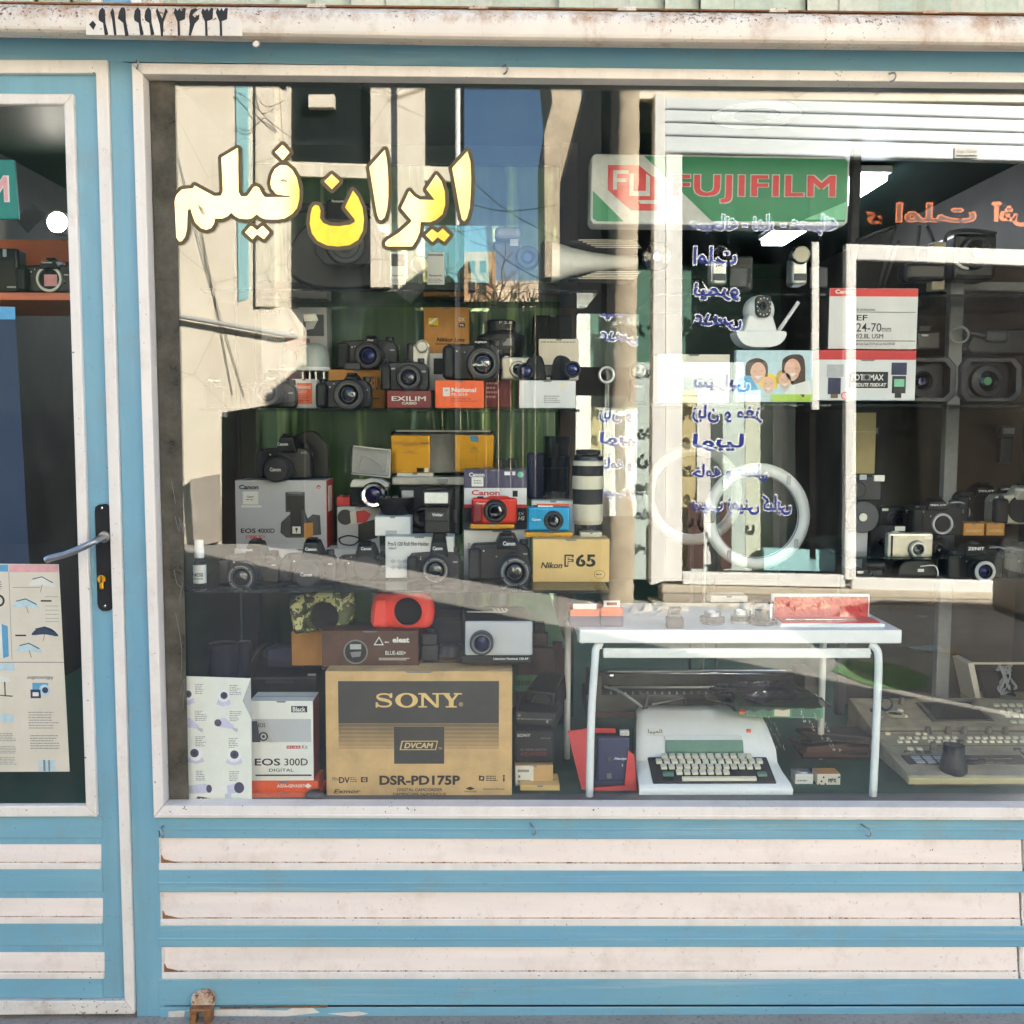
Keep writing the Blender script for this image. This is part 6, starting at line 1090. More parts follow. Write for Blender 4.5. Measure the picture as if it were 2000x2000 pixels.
t = Thing('magnifier', 'grey magnifier with round lens hanging from the rack edge', 'magnifier', (1168, 712, 1200, 797), .40); t.part('rim').tube([(1184 + 14 * math.cos(k * .3142), 732 + 15 * math.sin(k * .3142), 0) for k in range(20)], 2.6, 'silver', 8, 0, True); t.part('lens').lat(1184, 732, [(0, -2), (13, 0)], 'smoke_plastic', n=24); t.part('handle').box(1181, 747, 1189, 797, -2, 3, 'clear_plastic', 2)
t.e.name = 'magnifier'
t = Thing('pocket_camcorder', 'dark twin ringed pocket camcorder standing on the middle rack', 'camcorder', (1232, 706, 1262, 787), .42); t.part('body').box(1230, 740, 1262, 787, 0, 30, 'dark', 4); t.part('lens').lat(1248, 725, [(0, -6), (12, -6), (16, -8), (18, -4), (18, 12)], ['lens_glass', 'dark', 'dark', 'black'], n=26); t.part('label').text('Nikon', 1238, 752, 1256, 757, -.6, 'paper', .03)
# upper rack: camcorders in the shade
GU = 'camcorders on the upper rack'
for x, lab, brand in ((1405, 'silver handy camcorder with a round dark lens under the green sign', 'JVC'), (1562, 'silver handy camcorder with a pale lens cap under the green sign', '')):
    t = Thing('handy_camcorder', lab, 'camcorder', (x - 24, 470, x + 24, 566), .46, None, GU); t.part('body').box(x - 15, 500, x + 15, 556, 0, 50, 'silver', 7, 3); q = t.part('lens'); q.lat(x, 498, [(0, -6), (14, -6), (16, -9), (18, -7), (19, 16)], ['lens_glass' if brand else 'ivory', 'chrome', 'chrome', 'dark'], n=30); t.part('screen').box(x + 22, 520, x + 58, 560, 10, 16, 'dark_grey', 3); t.part('strap').box(x - 12, 534, x + 12, 548, -1.2, 1, 'dark_grey', 2)
    if brand: t.part('lettering').text(brand, x - 9, 516, x + 9, 522, -.8, 'ink', .03)
t = Thing('flip_screen_camcorder', 'grey camcorder with its flat screen folded out on the upper rack', 'camcorder', (1432, 482, 1472, 566), .52, None, GU); t.part('body').box(1434, 500, 1470, 566, 0, 40, 'dark_grey', 4); t.part('screen').box(1438, 524, 1466, 552, -3, 1, 'screen', 1)
t = Thing('bulky_camcorder', 'bulky dark video camera with square lens hood on the upper rack', 'video camera', (1860, 448, 1950, 560), .55, None, GU); t.part('body').box(1862, 455, 1945, 545, 0, 90, 'black', 8); q = t.part('lens'); q.lat(1900, 495, [(0, -8), (12, -10), (24, -16), (30, -14), (32, 0)], ['lens_glass', 'black', 'dark_grey', 'black'], n=32); t.part('handle').tube([(1850, 470, 20), (1858, 452, 20), (1900, 446, 20), (1950, 452, 20)], 4, 'dark_grey', 8, 4)
t = Thing('folded_tripod', 'dark folded tripod legs leaning on the upper rack behind the orange writing', 'tripod', (1660, 440, 1830, 566), .60)
for a, b in (((1670, 470), (1745, 442)), ((1745, 442), (1720, 560)), ((1752, 470), (1728, 560)), ((1792, 440), (1788, 560)), ((1806, 440), (1830, 480))): t.part('leg').tube([(a[0], a[1], 0), (b[0], b[1], 10)], 3.4, 'dark_grey', 8)
t = Thing('enlarger', 'black and cream enlarger head with a projecting tube on the upper rack', 'enlarger', (1765, 505, 1870, 566), .55); t.part('head').box(1770, 512, 1850, 548, 0, 60, 'black', 8); t.part('arm').box(1824, 470, 1850, 566, 10, 40, 'console', 3); t.part('tube').lat(530, 30, [(0, 1850), (14, 1850), (14, 1800), (20, 1796), (20, 1770), (0, 1766)], 'black', 'x', 20); t.part('white_plug').tube([(1862, 512, -4), (1876, 522, -4), (1888, 524, -4)], 3, 'white', 8, 3)
# middle rack, dark right end
for i, (x, lab) in enumerate(((1802, 'dark video camera with octagonal hood half hidden by the flash carton'), (1930, 'dark video camera with octagonal hood and greenish lens beside the rack post'))):
    t = Thing('broadcast_camera', lab, 'video camera', (x - 70, 690, x + 70, 784), .60 + .02 * i, None, 'hooded video cameras on the middle rack'); H = [(x - 46, 700), (x + 44, 700), (x + 58, 716), (x + 58, 770), (x + 44, 784), (x - 46, 784), (x - 58, 770), (x - 58, 716)]
    q = t.part('lens_hood'); V = []; 
    for f, d in ((1, -10), (1.05, -6), (1.05, 20), (.86, 20), (.84, -9), (1, -10)): V += [t.L(x + (a - x) * f, 742 + (b - 742) * f, d) for a, b in H]
    q.add(V, [[j * 8 + k, j * 8 + (k + 1) % 8, (j + 1) * 8 + (k + 1) % 8, (j + 1) * 8 + k] for j in range(5) for k in range(8)], 'dark_grey'); t.part('body').box(x - 50, 706, x + 50, 784, 20, 90, 'black', 4); q = t.part('lens'); q.lat(x, 744, [(0, 6), (8, 5), (16, 10), (20, 4), (30, 8), (32, 20)], ['green_tape' if i else 'lens_blue', 'lens_glass', 'black', 'dark_grey', 'black'], n=32)
t = Thing('shoulder_mount', 'dark camera shoulder mount with ring clamp above the hooded video cameras', 'camera mount', (1850, 610, 2010, 690), .58); t.part('plate').poly([(1892, 680), (1905, 652), (1990, 640), (2060, 640), (2060, 690), (1900, 690)], 10, 60, 'dark', 4); t.part('clamp_ring').tube([(1872 + 18 * math.cos(k * .3927), 654 + 16 * math.sin(k * .3927), 0) for k in range(16)], 2.6, 'grey', 8, 0, True); t.part('viewfinder').box(1925, 644, 1970, 668, -2, 12, 'dark_grey', 6); t.part('bar').tube([(1885, 650, 6), (1925, 656, 6)], 4, 'dark_grey', 8)
t = Thing('remote_camera', 'small dark camera head above the partly hidden hooded video camera', 'camera head', (1786, 620, 1842, 690), .60); t.part('body').box(1788, 646, 1838, 684, 0, 40, 'black', 5); t.part('top').box(1794, 636, 1818, 648, 4, 30, 'dark', 2); t.part('badge').box(1798, 653, 1812, 657, -1.2, 1, 'light_grey', .5)
# lower rack, zenith row
GZ = 'old cameras on the lower rack'
t = Thing('film_reel', 'dark grey film reel standing against the white frame bar', 'film reel', (1656, 978, 1712, 1042), .38); t.part('film_reel').lat(1684, 1010, [(0, -3), (8, -3), (10, -1), (30, -2), (31, 0), (31, 10), (0, 10)], ['silver', 'dark_grey', 'dark_grey', 'dark_grey', 'black', 'dark'], n=36)
t = Thing('rangefinder_camera', 'black folding film camera with flash window above the film reel', 'camera', (1660, 922, 1726, 980), .40, None, GZ); t.part('body').box(1660, 930, 1722, 978, 0, 30, 'dark', 3); t.part('flash').box(1705, 928, 1726, 940, -2, 10, 'flash_glass', 1); t.part('viewfinder').box(1677, 927, 1691, 937, -2, 4, 'light_grey', 1); t.part('lens_cover').lat(1674, 957, [(0, -6), (14, -6), (16, -3), (16, 0)], 'black', n=28)
t = Thing('paper_envelope', 'yellowed paper envelope leaning behind the folding film camera', 'envelope', (1664, 804, 1710, 925), .66); t.part('sheet').box(1664, 806, 1708, 925, 0, 4, 'yellowed', .6); t.part('band').box(1664, 842, 1705, 844, -1, 1, 'card_grey')
compact('champagne compact camera with a flash window on the lower rack', 1734, 1041, 1822, 1088, (1789, 1072, 17), 'champagne', .34, None, 'Canon', (1755, 1047, 1771, 1050), 'silver', 12, 22, (1802, 1045, 1820, 1053)).part('slot').box(1739, 1046, 1743, 1086, -1, 1, 'ink', .5)
t = Thing('printer_box', 'pale grey upright box beside the champagne compact camera', 'box', (1660, 1036, 1694, 1110), .40); t.part('carton').box(1660, 1038, 1693, 1112, 0, 40, 'card_grey', 1.5); t.part('button').lat(1686, 1098, [(0, -2), (3, -2), (3.4, 0)], 'light_grey', n=12)
compact('dark compact camera with raised flash behind the champagne one', 1696, 1028, 1766, 1086, (1720, 1058, 10), 'matte_black', .42, None, None, None, 'dark', 6, 22, (1746, 1028, 1766, 1037))
def zenit(x0, x1, yh, ys, y1, lens, Y, lab, bare=True, tx=None, ty=None, n='122', cap=False):
    a = (x0 + x1) / 2
    t = slr(lab, x0, x1, yh, ys, y1, lens, (a - 24, a + 24), Y, None, 'ZENIT', (a - 16, ty or yh + 8, a + 16, (ty or yh + 8) + 6), n, (x0 + 8, ys + 8, x0 + 20, ys + 13), bare=bare, rim='light_grey', hh=4, group=GZ, mat='matte_black', ll=30, glass='lens_blue'); t.part('wind_lever').tube([(x1 - 24, ys - 3, 10), (x1 - 8, ys - 5, 4), (x1, ys - 3, -4)], 2, 'steel', 8, 3); return t
zenit(1776, 1880, 974, 986, 1046, (1839, 1023, 20), .46, 'black film camera with a bare silver lens mount on the lower rack', ty=985)
zenit(1862, 1980, 946, 960, 1030, (1876, 1000, 16), .60, 'dim black film camera at the back of the lower rack beside the post', True, ty=957)
zenit(1846, 1958, 1062, 1074, 1130, (1910, 1112, 21), .34, 'black film camera whose lens mirrors the blue sky', False, ty=1068)
zenit(1960, 2070, 1060, 1074, 1130, (2012, 1112, 21), .35, 'black film camera cut by the edge of the picture', False, ty=1067)
slr('silver and black reflex camera with open mount standing high on the lower rack', 1938, 2060, 948, 966, 1024, (1994, 994, 26), (1976, 2024), .50, None, bt=(1974, 953, 1990, 958), bare=True, mat='champagne', rim='matte_black', group=GZ)
for x0, x1, tx, lab in ((1882, 1922, 'SHADY', 'flat brown film box under the silver reflex camera, nearer the post'), (1926, 1962, 'HOMEI', 'flat brown film box under the silver reflex camera, farther from the post')):
    t = carton(lab, (x0, 1022, x1, 1046), .46, None, 40, 'kraft_orange', group='brown film boxes on the lower rack'); t.pr.text(tx, x0 + 4, 1034, x1 - 4, 1040, -.5, 'kraft_pale', .02)
t = Thing('camera_case', 'black camera bag with a white piped pocket on the lower rack', 'bag', (1758, 1092, 1836, 1126), .33); t.part('bag').poly(catmull([(1752, 1126), (1762, 1100), (1790, 1094), (1820, 1098), (1836, 1126)], 4), 0, 40, 'black', 5); t.part('piping').tube([(1796, 1106, -2), (1822, 1104, -2), (1830, 1114, -2), (1831, 1125, -2)], 1.2, 'white', 6, 3); t.part('badge').box(1792, 1111, 1804, 1117, -1.2, 1, 'paper', .6)
t = Thing('lens_lying', 'dark lens barrel lying beside the grey upright box', 'lens', (1694, 1090, 1732, 1122), .36); t.part('lens_lying').lat(1106, 18, [(0, 1694), (15, 1694), (16, 1698), (16, 1730), (14, 1733), (0, 1731)], ['lens_glass', 'dark', 'black', 'dark', 'dark'], 'x', 26)
for i, (x0, x1) in enumerate(((1738, 1778),)):
    t = Thing('film_camera', 'dark old camera with upright grips behind the bare mount camera', 'camera', (x0, 980, x1 + 50, 1046), .52, None, GZ); t.part('body').box(x0 + 38, 988, x1 + 50, 1046, 0, 30, 'black', 4); t.part('lens').lat(x0 + 16, 1018, [(0, -4), (8, -6), (15, -8), (17, 0)], ['lens_glass', 'black', 'dark'], n=24); t.part('lettering').text('122', x0 + 52, 993, x0 + 62, 997, -.8, 'light_grey', .01)
for x0, y0, x1, y1, lx, ly, r, m, Y, lab in ((1716, 990, 1768, 1028, 1744, 1010, 12, 'matte_black', .56, 'small black camera in the dark behind the raised flash camera'), (1880, 980, 1936, 1020, 1906, 1002, 13, 'dark', .66, 'dark grey viewfinder camera above the brown film boxes'), (1796, 1052, 1850, 1086, 1830, 1070, 11, 'matte_black', .48, 'black compact camera behind the champagne camera and the mirror lens one'), (1668, 1112, 1726, 1128, 1700, 1120, 6, 'dark', .33, 'flat dark grey camera under the lens barrel on the lower rack')):
    compact(lab, x0, y0, x1, y1, (lx, ly, r), m, Y, None, None, None, 'dark_grey', 10, 22, (x0 + 6, y0 + 3, x0 + 18, y0 + 8), group=GZ)
for x, lab in ((1700, 'dim black flash unit at the dark end of the middle rack'), (1966, 'dim upright flash unit beyond the greenish hooded camera'),):
    t = Thing('flash_unit', lab, 'flash', (x - 14, 830, x + 14, 905), .70); t.part('head').box(x - 15, 832, x + 15, 852, -4, 20, 'dark_grey', 3); t.part('body').box(x - 13, 854, x + 13, 905, 0, 18, 'dark', 3); t.part('flash_window').box(x - 11, 836, x + 11, 847, -5, -3, 'grey', 1)
# ================================================================== behind the door glass
t = Thing('wall_poster', 'dark blue poster behind the door glass above the catalogue', 'poster', (-120, 598, 50, 1102), .012); t.part('sheet').poly([(-120, 598), (48, 600), (58, 1102), (-120, 1102)], 0, 1.2, 'poster_blue'); t.part('header').flat([(-120, 598), (48, 599), (48, 623), (-120, 623)], -.4, 'sky_blue')
t = Thing('catalogue', 'unfolded cream catalogue page with studio umbrellas behind the door glass', 'catalogue', (-120, 1102, 137, 1508), .010); p = t.part('sheet'); p.poly([(-120, 1100), (129, 1102), (137, 1507), (-120, 1508)], 0, 1.2, 'cream_paper'); q = t.part('print'); D_ = -.4
q.sheet(-120, 1103, 31, 1116, D_, 'sky_blue'); q.sheet(33, 1103, 128, 1117, D_, 'pink')
def umb(x, y, w_, h, m, fl=1):
    q.poly(catmull([(x - w_, y + h * .5), (x - w_ * .6, y - h * .4), (x, y - h * .7), (x + w_ * .6, y - h * .3), (x + w_, y + h * .7), (x, y + h * .4)], 3, True), D_ - .3, D_, m); q.tube([(x, y + h * .3, D_), (x - 4 * fl, y + h * 1.4, D_)], .5, 'grey', 5); q.tube([(x - w_ * .7, y - h * .4, D_ - .4), (x, y - h * .72, D_ - .4), (x + w_ * .8, y + h * .1, D_ - .4)], .9, 'ink', 5)
umb(96, 1136, 26, 14, 'paper'); umb(63, 1178, 26, 13, 'pale_blue', -1); umb(98, 1232, 26, 13, 'poster_blue'); umb(66, 1264, 25, 13, 'pale_blue', -1)
for y in (1164, 1182, 1190, 1198, 1206, 1212): q.sheet(100, y, 126, y + .8, D_, 'grey')
q.sheet(92, 1171, 113, 1174, D_, 'ink'); q.sheet(40, 1238, 61, 1241, D_, 'ink'); q.sheet(38, 1146, 92, 1147, D_, 'grey')
q.poly([(14, 1217), (26, 1222), (26, 1280), (15, 1284)], D_ - .3, D_, 'sky_blue'); q.poly([(-10, 1224), (14, 1217), (15, 1284), (-10, 1278)], D_ - .3, D_, 'paper'); q.lines(0, 1134, 22, 1152, 4, D_, 'grey'); q.ring(10, 1172, 8, 12, D_, 'ink'); q.sheet(31.5, 1116, 32.3, 1286, D_, 'ink_grey'); q.sheet(-120, 1291, 134, 1292.4, D_, 'ink_grey'); q.sheet(-120, 1294, 36, 1308, D_, 'pale_blue')
q.text('Alfontrading', 60, 1317, 112, 1326, D_, 'ink_grey', .02, 0, 'xy'); q.box(70, 1332, 101, 1352, D_ - .4, D_, 'sky_blue', 3); q.disc(94, 1346, 11, D_ - .7, 'pale_blue'); q.disc(95, 1346, 6, D_ - .9, 'poster_blue'); q.box(66, 1345, 86, 1362, D_ - .8, D_, 'poster_blue', 2); q.box(70, 1350, 82, 1358, D_ - 1, D_, 'paper', 1)
q.lines(60, 1388, 122, 1424, 7, D_, 'grey', .3, .3); q.lines(62, 1434, 122, 1464, 6, D_, 'grey', .35, .3); q.lines(0, 1430, 34, 1448, 5, D_, 'grey', .35, .2); q.lines(0, 1456, 34, 1472, 5, D_, 'grey', .35, .2); q.lines(0, 1478, 34, 1494, 5, D_, 'grey', .35, .2)
q.box(6, 1320, 28, 1330, D_ - .4, D_, 'paper', 1); q.tube([(16, 1330, D_), (16, 1358, D_)], 1, 'ink', 5); q.tube([(4, 1356, D_), (30, 1358, D_)], 1, 'ink', 5); q.poly([(-10, 1392), (30, 1396), (30, 1410), (-10, 1406)], D_ - .3, D_, 'pale_blue'); q.sheet(78, 1484, 110, 1506, D_, 'pale_blue'); q.sheet(86, 1484, 90, 1506, D_ - .2, 'grey'); q.sheet(96, 1484, 99, 1506, D_ - .2, 'ink_grey')
t = Thing('film_sign', 'teal sign corner with a pink white edged letter behind the door glass', 'sign', (-260, 311, 36, 427), .05); t.part('panel').poly([(-260, 308), (32, 311), (37, 427), (-260, 428)], 0, 8, 'teal_sign', 1); q = t.part('lettering'); q.text('M', -22, 342, 21, 394, -.6, 'paper', .06); q.text('M', -20, 344, 18, 392, -1.2, 'pink', .03)
W2 = Metric('door_shelf', 'orange board shelf with a backboard inside the door', 'shelf', (0, 0, 0)); p = W2.part('board'); Ys = .16
p.box(X(-300, 570, Ys), P(0, 586, Ys).z, X(150, 570, Ys), P(0, 571, Ys).z, Ys, Ys + .34, 'orange_shelf', .002); W2.part('backboard').box(X(-300, 500, .5), P(0, 577, .5).z, X(178, 500, .5), P(0, 468, .5).z, .5, .515, 'orange_shelf')
slr('mirrorless camera body with open silver mount behind the door glass', 38, 140, 506, 517, 571, (98, 545, 25), (78, 122), .27, None, bt=(88, 512, 108, 516), bare=True, rim='silver', group='cameras behind the door glass').part('sensor').box(87, 536, 113, 559, -.9, 1, 'pink', .5)
t = Thing('battery_grip_camera', 'tall black camera with battery grip behind the door glass', 'camera', (-60, 480, 40, 573), .28, None, 'cameras behind the door glass'); t.part('body').box(-60, 484, 38, 573, 0, 40, 'black', 6); t.part('badge').box(8, 486, 16, 502, -1, 2, 'pale_blue', 2); t.part('strip').box(14, 559, 32, 562, -.8, 1, 'silver', .5)
t = Thing('price_card', 'grey tilted card hanging inside beside the teal sign', 'card', (30, 398, 92, 456), .30); t.part('price_card').poly([(30, 428), (66, 398), (92, 418), (54, 456)], 0, 1, 'dark_grey')
t = Thing('round_lamp', 'glowing round lamp behind the door glass', 'lamp', (92, 411, 137, 459), .9); q = t.part('housing'); q.lat(115, 435, [(20, -6), (24, -4), (24, 14), (0, 16)], 'white', n=32); t.part('bulb').lat(117, 438, [(0, -5), (18, -5), (20, -3)], 'lamp_warm', n=28)
t = Thing('ceiling_light', 'bright short ceiling light deep inside the door', 'ceiling light', (92, 285, 128, 300), 2.2); t.part('ceiling_light').box(94, 286, 124, 298, 0, 20, 'lamp_white', 2)
# ------------------------------------------------------------------ far side of the street (seen in the glass)
A = Across('cafe_building', 'low white fronted breakfast cafe across the street under a half raised shutter', 'building', Y=6.3, k=.00412)
p = A.part('wall')
p.poly([(1245, 30), (2700, 30), (2700, 205), (1245, 192)], 0, 30, 'stucco')
p.poly([(2110, 205), (2700, 215), (2700, 1185), (2110, 1185)], 0, 30, 'stucco')
p.poly([(1590, 192), (1602, 192), (1602, 1185), (1590, 1185)], 30, 700, 'cafe_dark'); p.poly([(1250, 700), (1590, 700), (1590, 1150), (1250, 1150)], 130, 140, 'cafe_light'); p.poly([(1250, 480), (1590, 480), (1590, 700), (1250, 700)], 240, 250, 'jade')
p.poly([(1178, 30), (1210, 30), (1210, 1190), (1178, 1190)], 40, 1400, 'dark_wall')
p.poly([(1178, 30), (2700, 30), (2700, 60), (1178, 60)], 30, 1400, 'stucco')
p.poly([(1240, 40), (2700, 40), (2700, 1185), (1240, 1185)], 700, 720, 'cafe_dark')
p.poly([(1240, 1150), (2700, 1150), (2700, 1185), (1240, 1185)], 40, 700, 'cafe_dark')
q = A.part('stone_pilaster'); V = []; Fc = []
random.seed(3)
nr = 130
for j in range(nr):
    y = 90 + j * 8.6; a = 1196 - (y - 270) * .022 + random.uniform(-1.6, 1.6); b = 1250 - (y - 270) * .012 + random.uniform(-1.6, 1.6)
    for k, d in enumerate((40, -22, -30, -32, -32, -30, -22, 40)): V.append(A.L(a + (b - a) * max(0, min(1, (k - .5) / 6)), y, d + random.uniform(-1.5, 1.5)))
for j in range(nr - 1):
    for i in range(7): Fc.append([j * 8 + i, j * 8 + i + 1, j * 8 + i + 9, j * 8 + i + 8])
q.add(V, Fc, 'rough_stone', True)
q = A.part('corner_post'); q.poly([(1276, 188), (1296, 189), (1296, 1132), (1268, 1140)], -20, 20, 'white', 1.5); q.poly([(1300, 300), (1331, 302), (1331, 1134), (1298, 1134)], -8, 25, 'white', 1.5)
q = A.part('shutter')
rows = [(193, 213), (217, 240), (242, 266), (268, 290), (302, 322)]
for i in range(4):
    (a, b), (c, e) = rows[i], rows[i + 1]
    q.poly([(1297, a + 1), (2110, b + 1), (2110, e - 1), (1297, c - 1)], -14 + i * .3, 10, 'shutter', 3)
q.poly([(1297, 196), (2110, 214), (2110, 320), (1297, 300)], -9, 8, 'window_dark')
q = A.part('window_bar')
q.poly([(1648, 478), (2110, 493), (2110, 525), (1648, 508)], -12, 8, 'white', 2); q.poly([(1648, 478), (1668, 479), (1668, 1132), (1646, 1130)], -12.4, 8, 'white', 2)
q.poly([(1332, 1116), (1648, 1122), (1648, 1146), (1332, 1140)], -10, 8, 'white', 2); q.poly([(1660, 1127), (1960, 1134), (1958, 1158), (1660, 1152)], -10, 8, 'white', 2)
q.poly([(1590, 470), (1604, 470), (1604, 800), (1590, 800)], 14, 24, 'white', 1)
q = A.part('sill')
q.poly([(1290, 1140), (1965, 1156), (1963, 1170), (1290, 1156)], -16, 60, 'ledge_stone', 3); q.poly([(1290, 1156), (1963, 1170), (1963, 1182), (1290, 1172)], -26, 60, 'concrete', 3); q.poly([(1270, 1171), (1963, 1181), (1963, 1206), (1270, 1196)], -40, 60, 'ledge_stone', 4)
q = A.part('curtain')
for x0, x1, m in ((1384, 1412, 'card_white'), (1470, 1500, 'blind_b'), (1536, 1562, 'white'), (1345, 1372, 'yellowed')):
    q.poly([(x0, 760), (x1, 760), (x1, 1118), (x0, 1118)], 60 + x0 % 7 * 12, 64 + x0 % 7 * 12, m)
q.poly([(1352, 985), (1384, 985), (1384, 1118), (1352, 1118)], 50, 56, 'brown_wood'); q.poly([(1418, 985), (1440, 985), (1440, 1118), (1418, 1118)], 50, 56, 'brown_wood')
q.poly([(1500, 1075), (1640, 1078), (1640, 1120), (1500, 1118)], 30, 50, 'cyan_paint')
q = A.part('lettering')
def dec(txt, x0, y0, x1, y1):
    q.text(txt, x0, y0, x1, y1, -2.6, 'white_letter', .075, 0, 'x'); q.text(txt, x0, y0, x1, y1, -3.4, 'blue_letter', .024, 0, 'x', 1, .075)
dec('صبحانه - نهار - عصرانه', 1345, 418, 1636, 462); dec('املت', 1352, 480, 1440, 520); dec('نیمرو', 1352, 548, 1446, 590); dec('عدسی', 1352, 610, 1450, 648)
dec('سیرابی', 1352, 728, 1466, 768); dec('زبان و مغز', 1350, 788, 1490, 828); dec('لوبیا', 1350, 845, 1456, 884); dec('خامه و عسل', 1350, 904, 1500, 942); dec('سیب زمینی کبابی', 1350, 964, 1546, 1008)
q.text('ی', 1690, 412, 1722, 440, -3.0, 'orange_letter', .06, 0, 'x'); q.text('املت', 1748, 396, 1906, 436, -2.6, 'orange_letter', .05, 0, 'x'); q.text('ی', 1690, 412, 1722, 440, -3.0, 'orange_letter', .06, 0, 'x'); q.text('املت', 1748, 396, 1906, 436, -3.4, 'dark_red_letter', .005, 0, 'x', 1, .05)
q.text('آش پز', 1934, 394, 2060, 446, -3.0, 'orange_letter', .05, 0, 'x')
q.box(1858, 292, 1904, 312, -15.5, -13.6, 'paper'); q.text('شهر کرکره', 1862, 295, 1900, 304, -15.8, 'ink', .01, 0, 'x'); q.sheet(1860, 307, 1902, 310, -15.8, 'ink')
A = Across('house_wall', 'pale plastered house with blue green downpipe stripe across the street', 'building', Y=10.4, k=.0061)
p = A.part('wall')
p.poly([(300, -260), (562, -260), (562, 600), (592, 640), (592, 1066), (300, 1066)], 0, 60, 'stucco'); p.poly([(-1500, -260), (300, -260), (300, 1066), (-1500, 1066)], 6, 60, 'dark_green')
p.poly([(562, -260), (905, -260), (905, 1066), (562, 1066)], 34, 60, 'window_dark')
p.poly([(722, -260), (828, -260), (828, 560), (800, 590), (760, 560), (722, 560)], 10, 34, 'stucco', 1)
p.poly([(560, 310), (905, 322), (905, 350), (560, 338)], 20, 34, 'stucco'); p.poly([(600, 180), (650, 180), (650, 205), (600, 205)], 14, 34, 'stucco')
q = A.part('stripe'); q.poly([(455, -260), (486, -260), (486, 582), (466, 590)], -3, 2, 'cyan_paint', 1); q.poly([(500, -260), (540, -260), (540, 600), (500, 600)], -8, 2, 'stucco', 2)
q = A.part('plinth'); q.poly([(376, 935), (430, 925), (434, 1056), (384, 1068)], -22, 4, 'concrete', 2)
q = A.part('door'); q.poly([(434, 806), (593, 780), (593, 1062), (434, 1062)], -2, 3, 'cafe_dark', 1); q.box(508, 800, 511, 1060, -4, 0, 'matte_black')  # near-black panel: the cafe's shade painted onto the lower house wall
q = A.part('pipe'); q.tube([(300, 612, -14), (350, 618, -14), (560, 655, -14), (580, 658, 2)], 4.5, 'light_grey', 10)
for i, pts in enumerate(([(372, 380, -3), (400, 480, -4), (455, 770, -3)], [(350, 310, -3), (398, 500, -5), (478, 775, -3)], [(462, 182, -8), (490, 200, -16), (540, 250, -16), (600, 290, -8)], [(462, 250, -6), (490, 258, -12), (520, 235, -14), (545, 262, -8)], [(500, 185, -8), (525, 215, -20), (560, 200, -14)])):
    A.part('cable').tube(pts, .7, 'black', 6, 5)
A = Across('utility_pole', 'slim pale utility pole at the alley mouth across the street', 'pole', Y=9.6, k=.0057)
A.part('utility_pole').tube([(894, -200, 0), (894, 660, 0), (894, 1095, 0)], 5, 'white', 10)
A = Across('alley_house', 'rough dark stone house side beside the strip of blue sky', 'building', Y=13.5, k=.0076)
p = A.part('alley_house'); p.poly([(1052, -60), (1135, -60), (1135, 1020), (1066, 1020), (1062, 260), (1078, 200)], 0, 300, 'rough_stone', 2)
A = Across('brick_house', 'distant tan brick house at the end of the alley', 'building', Y=30, k=.0157)
p = A.part('wall'); p.box(850, 492, 968, 925, 0, 300, 'brick'); p.box(968, 540, 1090, 925, 60, 300, 'rough_stone')
q = A.part('window')
for i in range(4):
    for j in range(5): q.box(872 + i * 22, 510 + j * 40, 884 + i * 22, 532 + j * 40, -2, 4, 'window_dark')
A = Across('alley_gate', 'added dark shade gate closing the alley below the strip of sky', 'gate', Y=13.2, k=.0075)  # dark boards added in place of the shade deep in the alley
p = A.part('leaf')
for k in range(15): p.box(830 + k * 24, 596 + (k % 3) * 2, 853 + k * 24, 1020, -2 + (k % 2) * 2, 6, 'dark_green', 1)
A.part('top_bar').box(826, 590, 1190, 598, -6, 8, 'matte_black', 1)
def tree(px, base, top, Y, label):
    A = Across('bare_tree', label, 'tree', Y=Y, k=(Y + 2.15) / 2050, group='bare trees at the alley end')
    t = A.part('trunk'); c = A.part('crown'); rnd = random.Random(px)
    h = base - top
    t.tube([(px, base, 0), (px + 3, base - h * .3, 2), (px - 2, base - h * .5, 0)], h * .022, 'bark', 8, 3)
    def br(x, y, d, a, l, r, n):
        x2 = x + math.cos(a) * l; y2 = y - math.sin(a) * l; d2 = d + rnd.uniform(-.5, .5) * l
        c.tube([(x, y, d), ((x + x2) / 2 + rnd.uniform(-.1, .1) * l, (y + y2) / 2, (d + d2) / 2), (x2, y2, d2)], r, 'bark', 5)
        if n:
            for k in range(3): br(x2, y2, d2, a + rnd.uniform(-.9, .9), l * rnd.uniform(.55, .85), r * .6, n - 1)
    for k in range(5): br(px, base - h * (.4 + .02 * k), 0, 1.57 + (k - 2) * .45, h * .2, h * .01, 3)
tree(985, 945, 500, 22, 'bare tree in front of the brick house at the alley end')
tree(930, 960, 520, 19, 'slimmer leaning bare tree nearer the alley mouth')
for i, (a, b, Y, lab) in enumerate((((868, 300), (1100, 470), 11, 'highest thin black cable crossing the alley'), ((900, 420), (1090, 560), 11.4, 'sagging black cable below the highest one'), ((868, 380), (1090, 400), 11.8, 'nearly level black cable across the alley sky'))):
    A = Across('overhead_cable', lab, 'cable', Y=Y, group='cables across the alley', k=.0064)
    A.part('overhead_cable').tube([(a[0], a[1], 0), ((a[0] + b[0]) / 2, (a[1] + b[1]) / 2 + 22, 0), (b[0], b[1], 0)], .9, 'black', 6, 8)
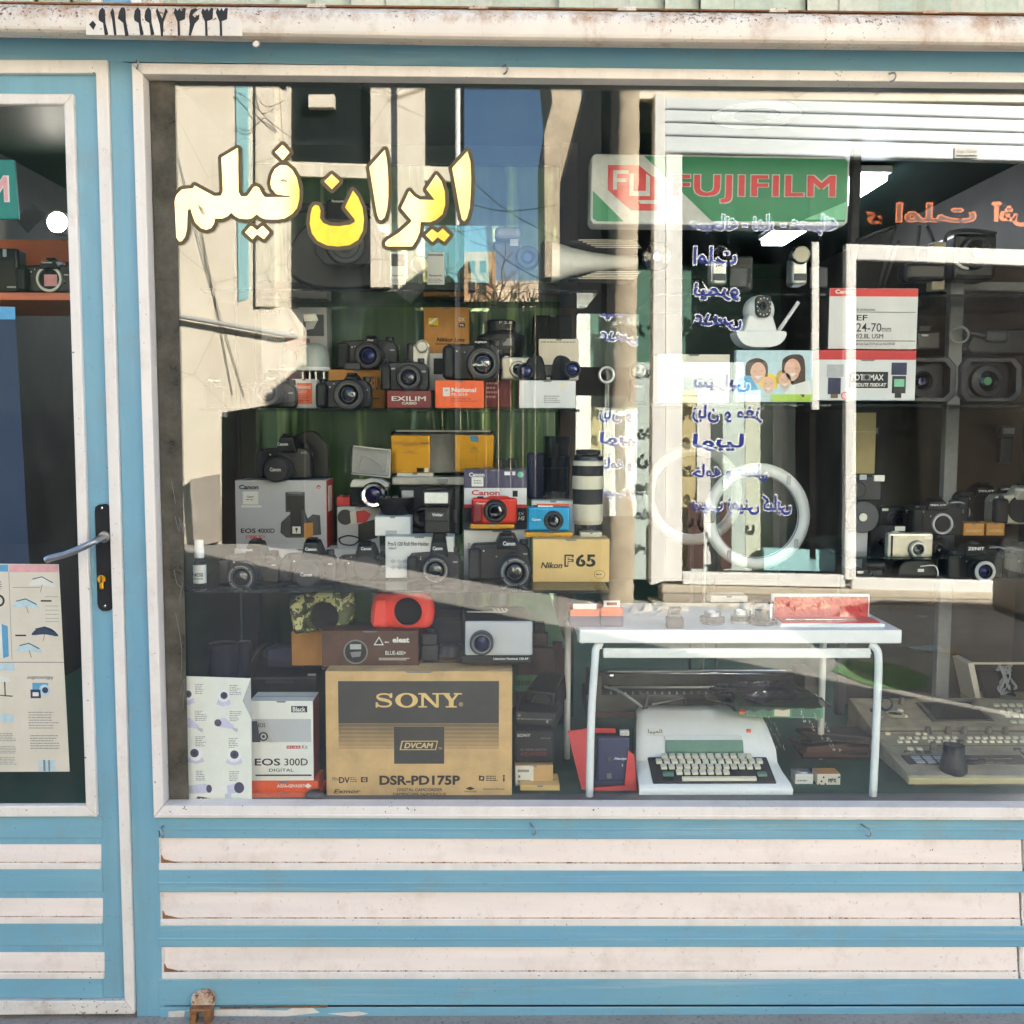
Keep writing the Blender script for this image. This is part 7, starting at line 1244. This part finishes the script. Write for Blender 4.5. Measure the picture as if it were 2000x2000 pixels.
# parked car
cx0, cy0 = 3.02, -4.15
W = Metric('parked_car', 'dark grey hatchback parked across the street at the cafe end', 'car', (cx0, cy0, 0))
prof = [(0, .32), (0, .62), (.08, .82), (.9, .98), (1.5, 1.42), (1.9, 1.5), (3.1, 1.46), (3.8, 1.02), (4.1, .95), (4.15, .35), (3.9, .25), (.3, .25)]
W.part('body').poly(prof, 0, 1.65, 'car_black', .05)
q = W.part('window'); q.poly([(1.05, 1.0), (1.6, 1.38), (3.0, 1.38), (3.6, 1.02)], 1.655, 1.66, 'window_dark'); q.poly([(1.05, 1.0), (1.6, 1.38), (3.0, 1.38), (3.6, 1.02)], -.01, -.005, 'window_dark')
for x in (.75, 3.3):
    for y in (.05, 1.45):
        q = W.part('wheel'); q.lat(x, .3, [(0, y - .02), (.18, y - .02), (.3, y), (.3, y + .18), (.18, y + .22), (0, y + .22)], ['steel', 'tyre', 'tyre', 'tyre', 'steel'], n=24)
for y in (.2, 1.2): q = W.part('headlight'); q.box(-.02, .6, .1, .74, y, y + .25, 'flash_glass', .02)

# spray paint and litter on the road
def onroad(px, py): q = P(px, py, 5); r = ray(px, py); k = -CAM.z / r.z; return (CAM.x + r.x * k, 2 * YG - (CAM.y + r.y * k))
w = Metric('road_marking', None, None, kind='structure'); p = w.part('road_marking'); cx, cy = onroad(1722, 1318); random.seed(12)
pts = [(cx + .26 * math.cos(k * .3142) * random.uniform(.85, 1.1), cy + .36 * math.sin(k * .3142) * random.uniform(.85, 1.1)) for k in range(20)]
p.add([Vector((x, y, .004)) for x, y in pts], [list(range(20))], 'spray_green')
for i, (px, py, a, b, lab) in enumerate(((1812, 1270, .10, .06, 'crumpled grey packet lying on the road'), (1850, 1275, .06, .05, 'flat tan scrap of card lying on the road'), (1800, 1206, .03, .03, 'tiny white scrap of paper lying on the road'))):
    x, y = onroad(px, py); w = Metric('litter', lab, 'litter', (x, y, 0), 'scraps lying on the road', yaw=30 * i); w.part('litter').hull([(-a, .002, -b), (a, .002, -b), (a, .002, b), (-a, .002, b)], [(-a, .012, -b), (a * .9, .02, -b), (a, .01, b), (-a, .018, b * .8)], ('pale_blue', 'kraft', 'paper')[i], .002)
random.seed(21); w = Metric('kerb_rubble', None, None, kind='structure'); p = w.part('kerb_rubble')
for k in range(90):
    x = random.uniform(.6, 4.3); y = -6.12 + abs(random.gauss(0, .16)); r_ = random.uniform(.012, .05)
    p.hull([(x - r_, 0, y - r_ * .8), (x + r_, 0, y - r_), (x + r_ * .8, 0, y + r_), (x - r_, 0, y + r_)], [(x - r_ * .5, r_ * .8, y - r_ * .5), (x + r_ * .6, r_ * .6, y - r_ * .4), (x + r_ * .4, r_, y + r_ * .5), (x - r_ * .6, r_ * .7, y + r_ * .4)], random.choice(['ledge_stone', 'concrete', 'rough_stone']))
finish()
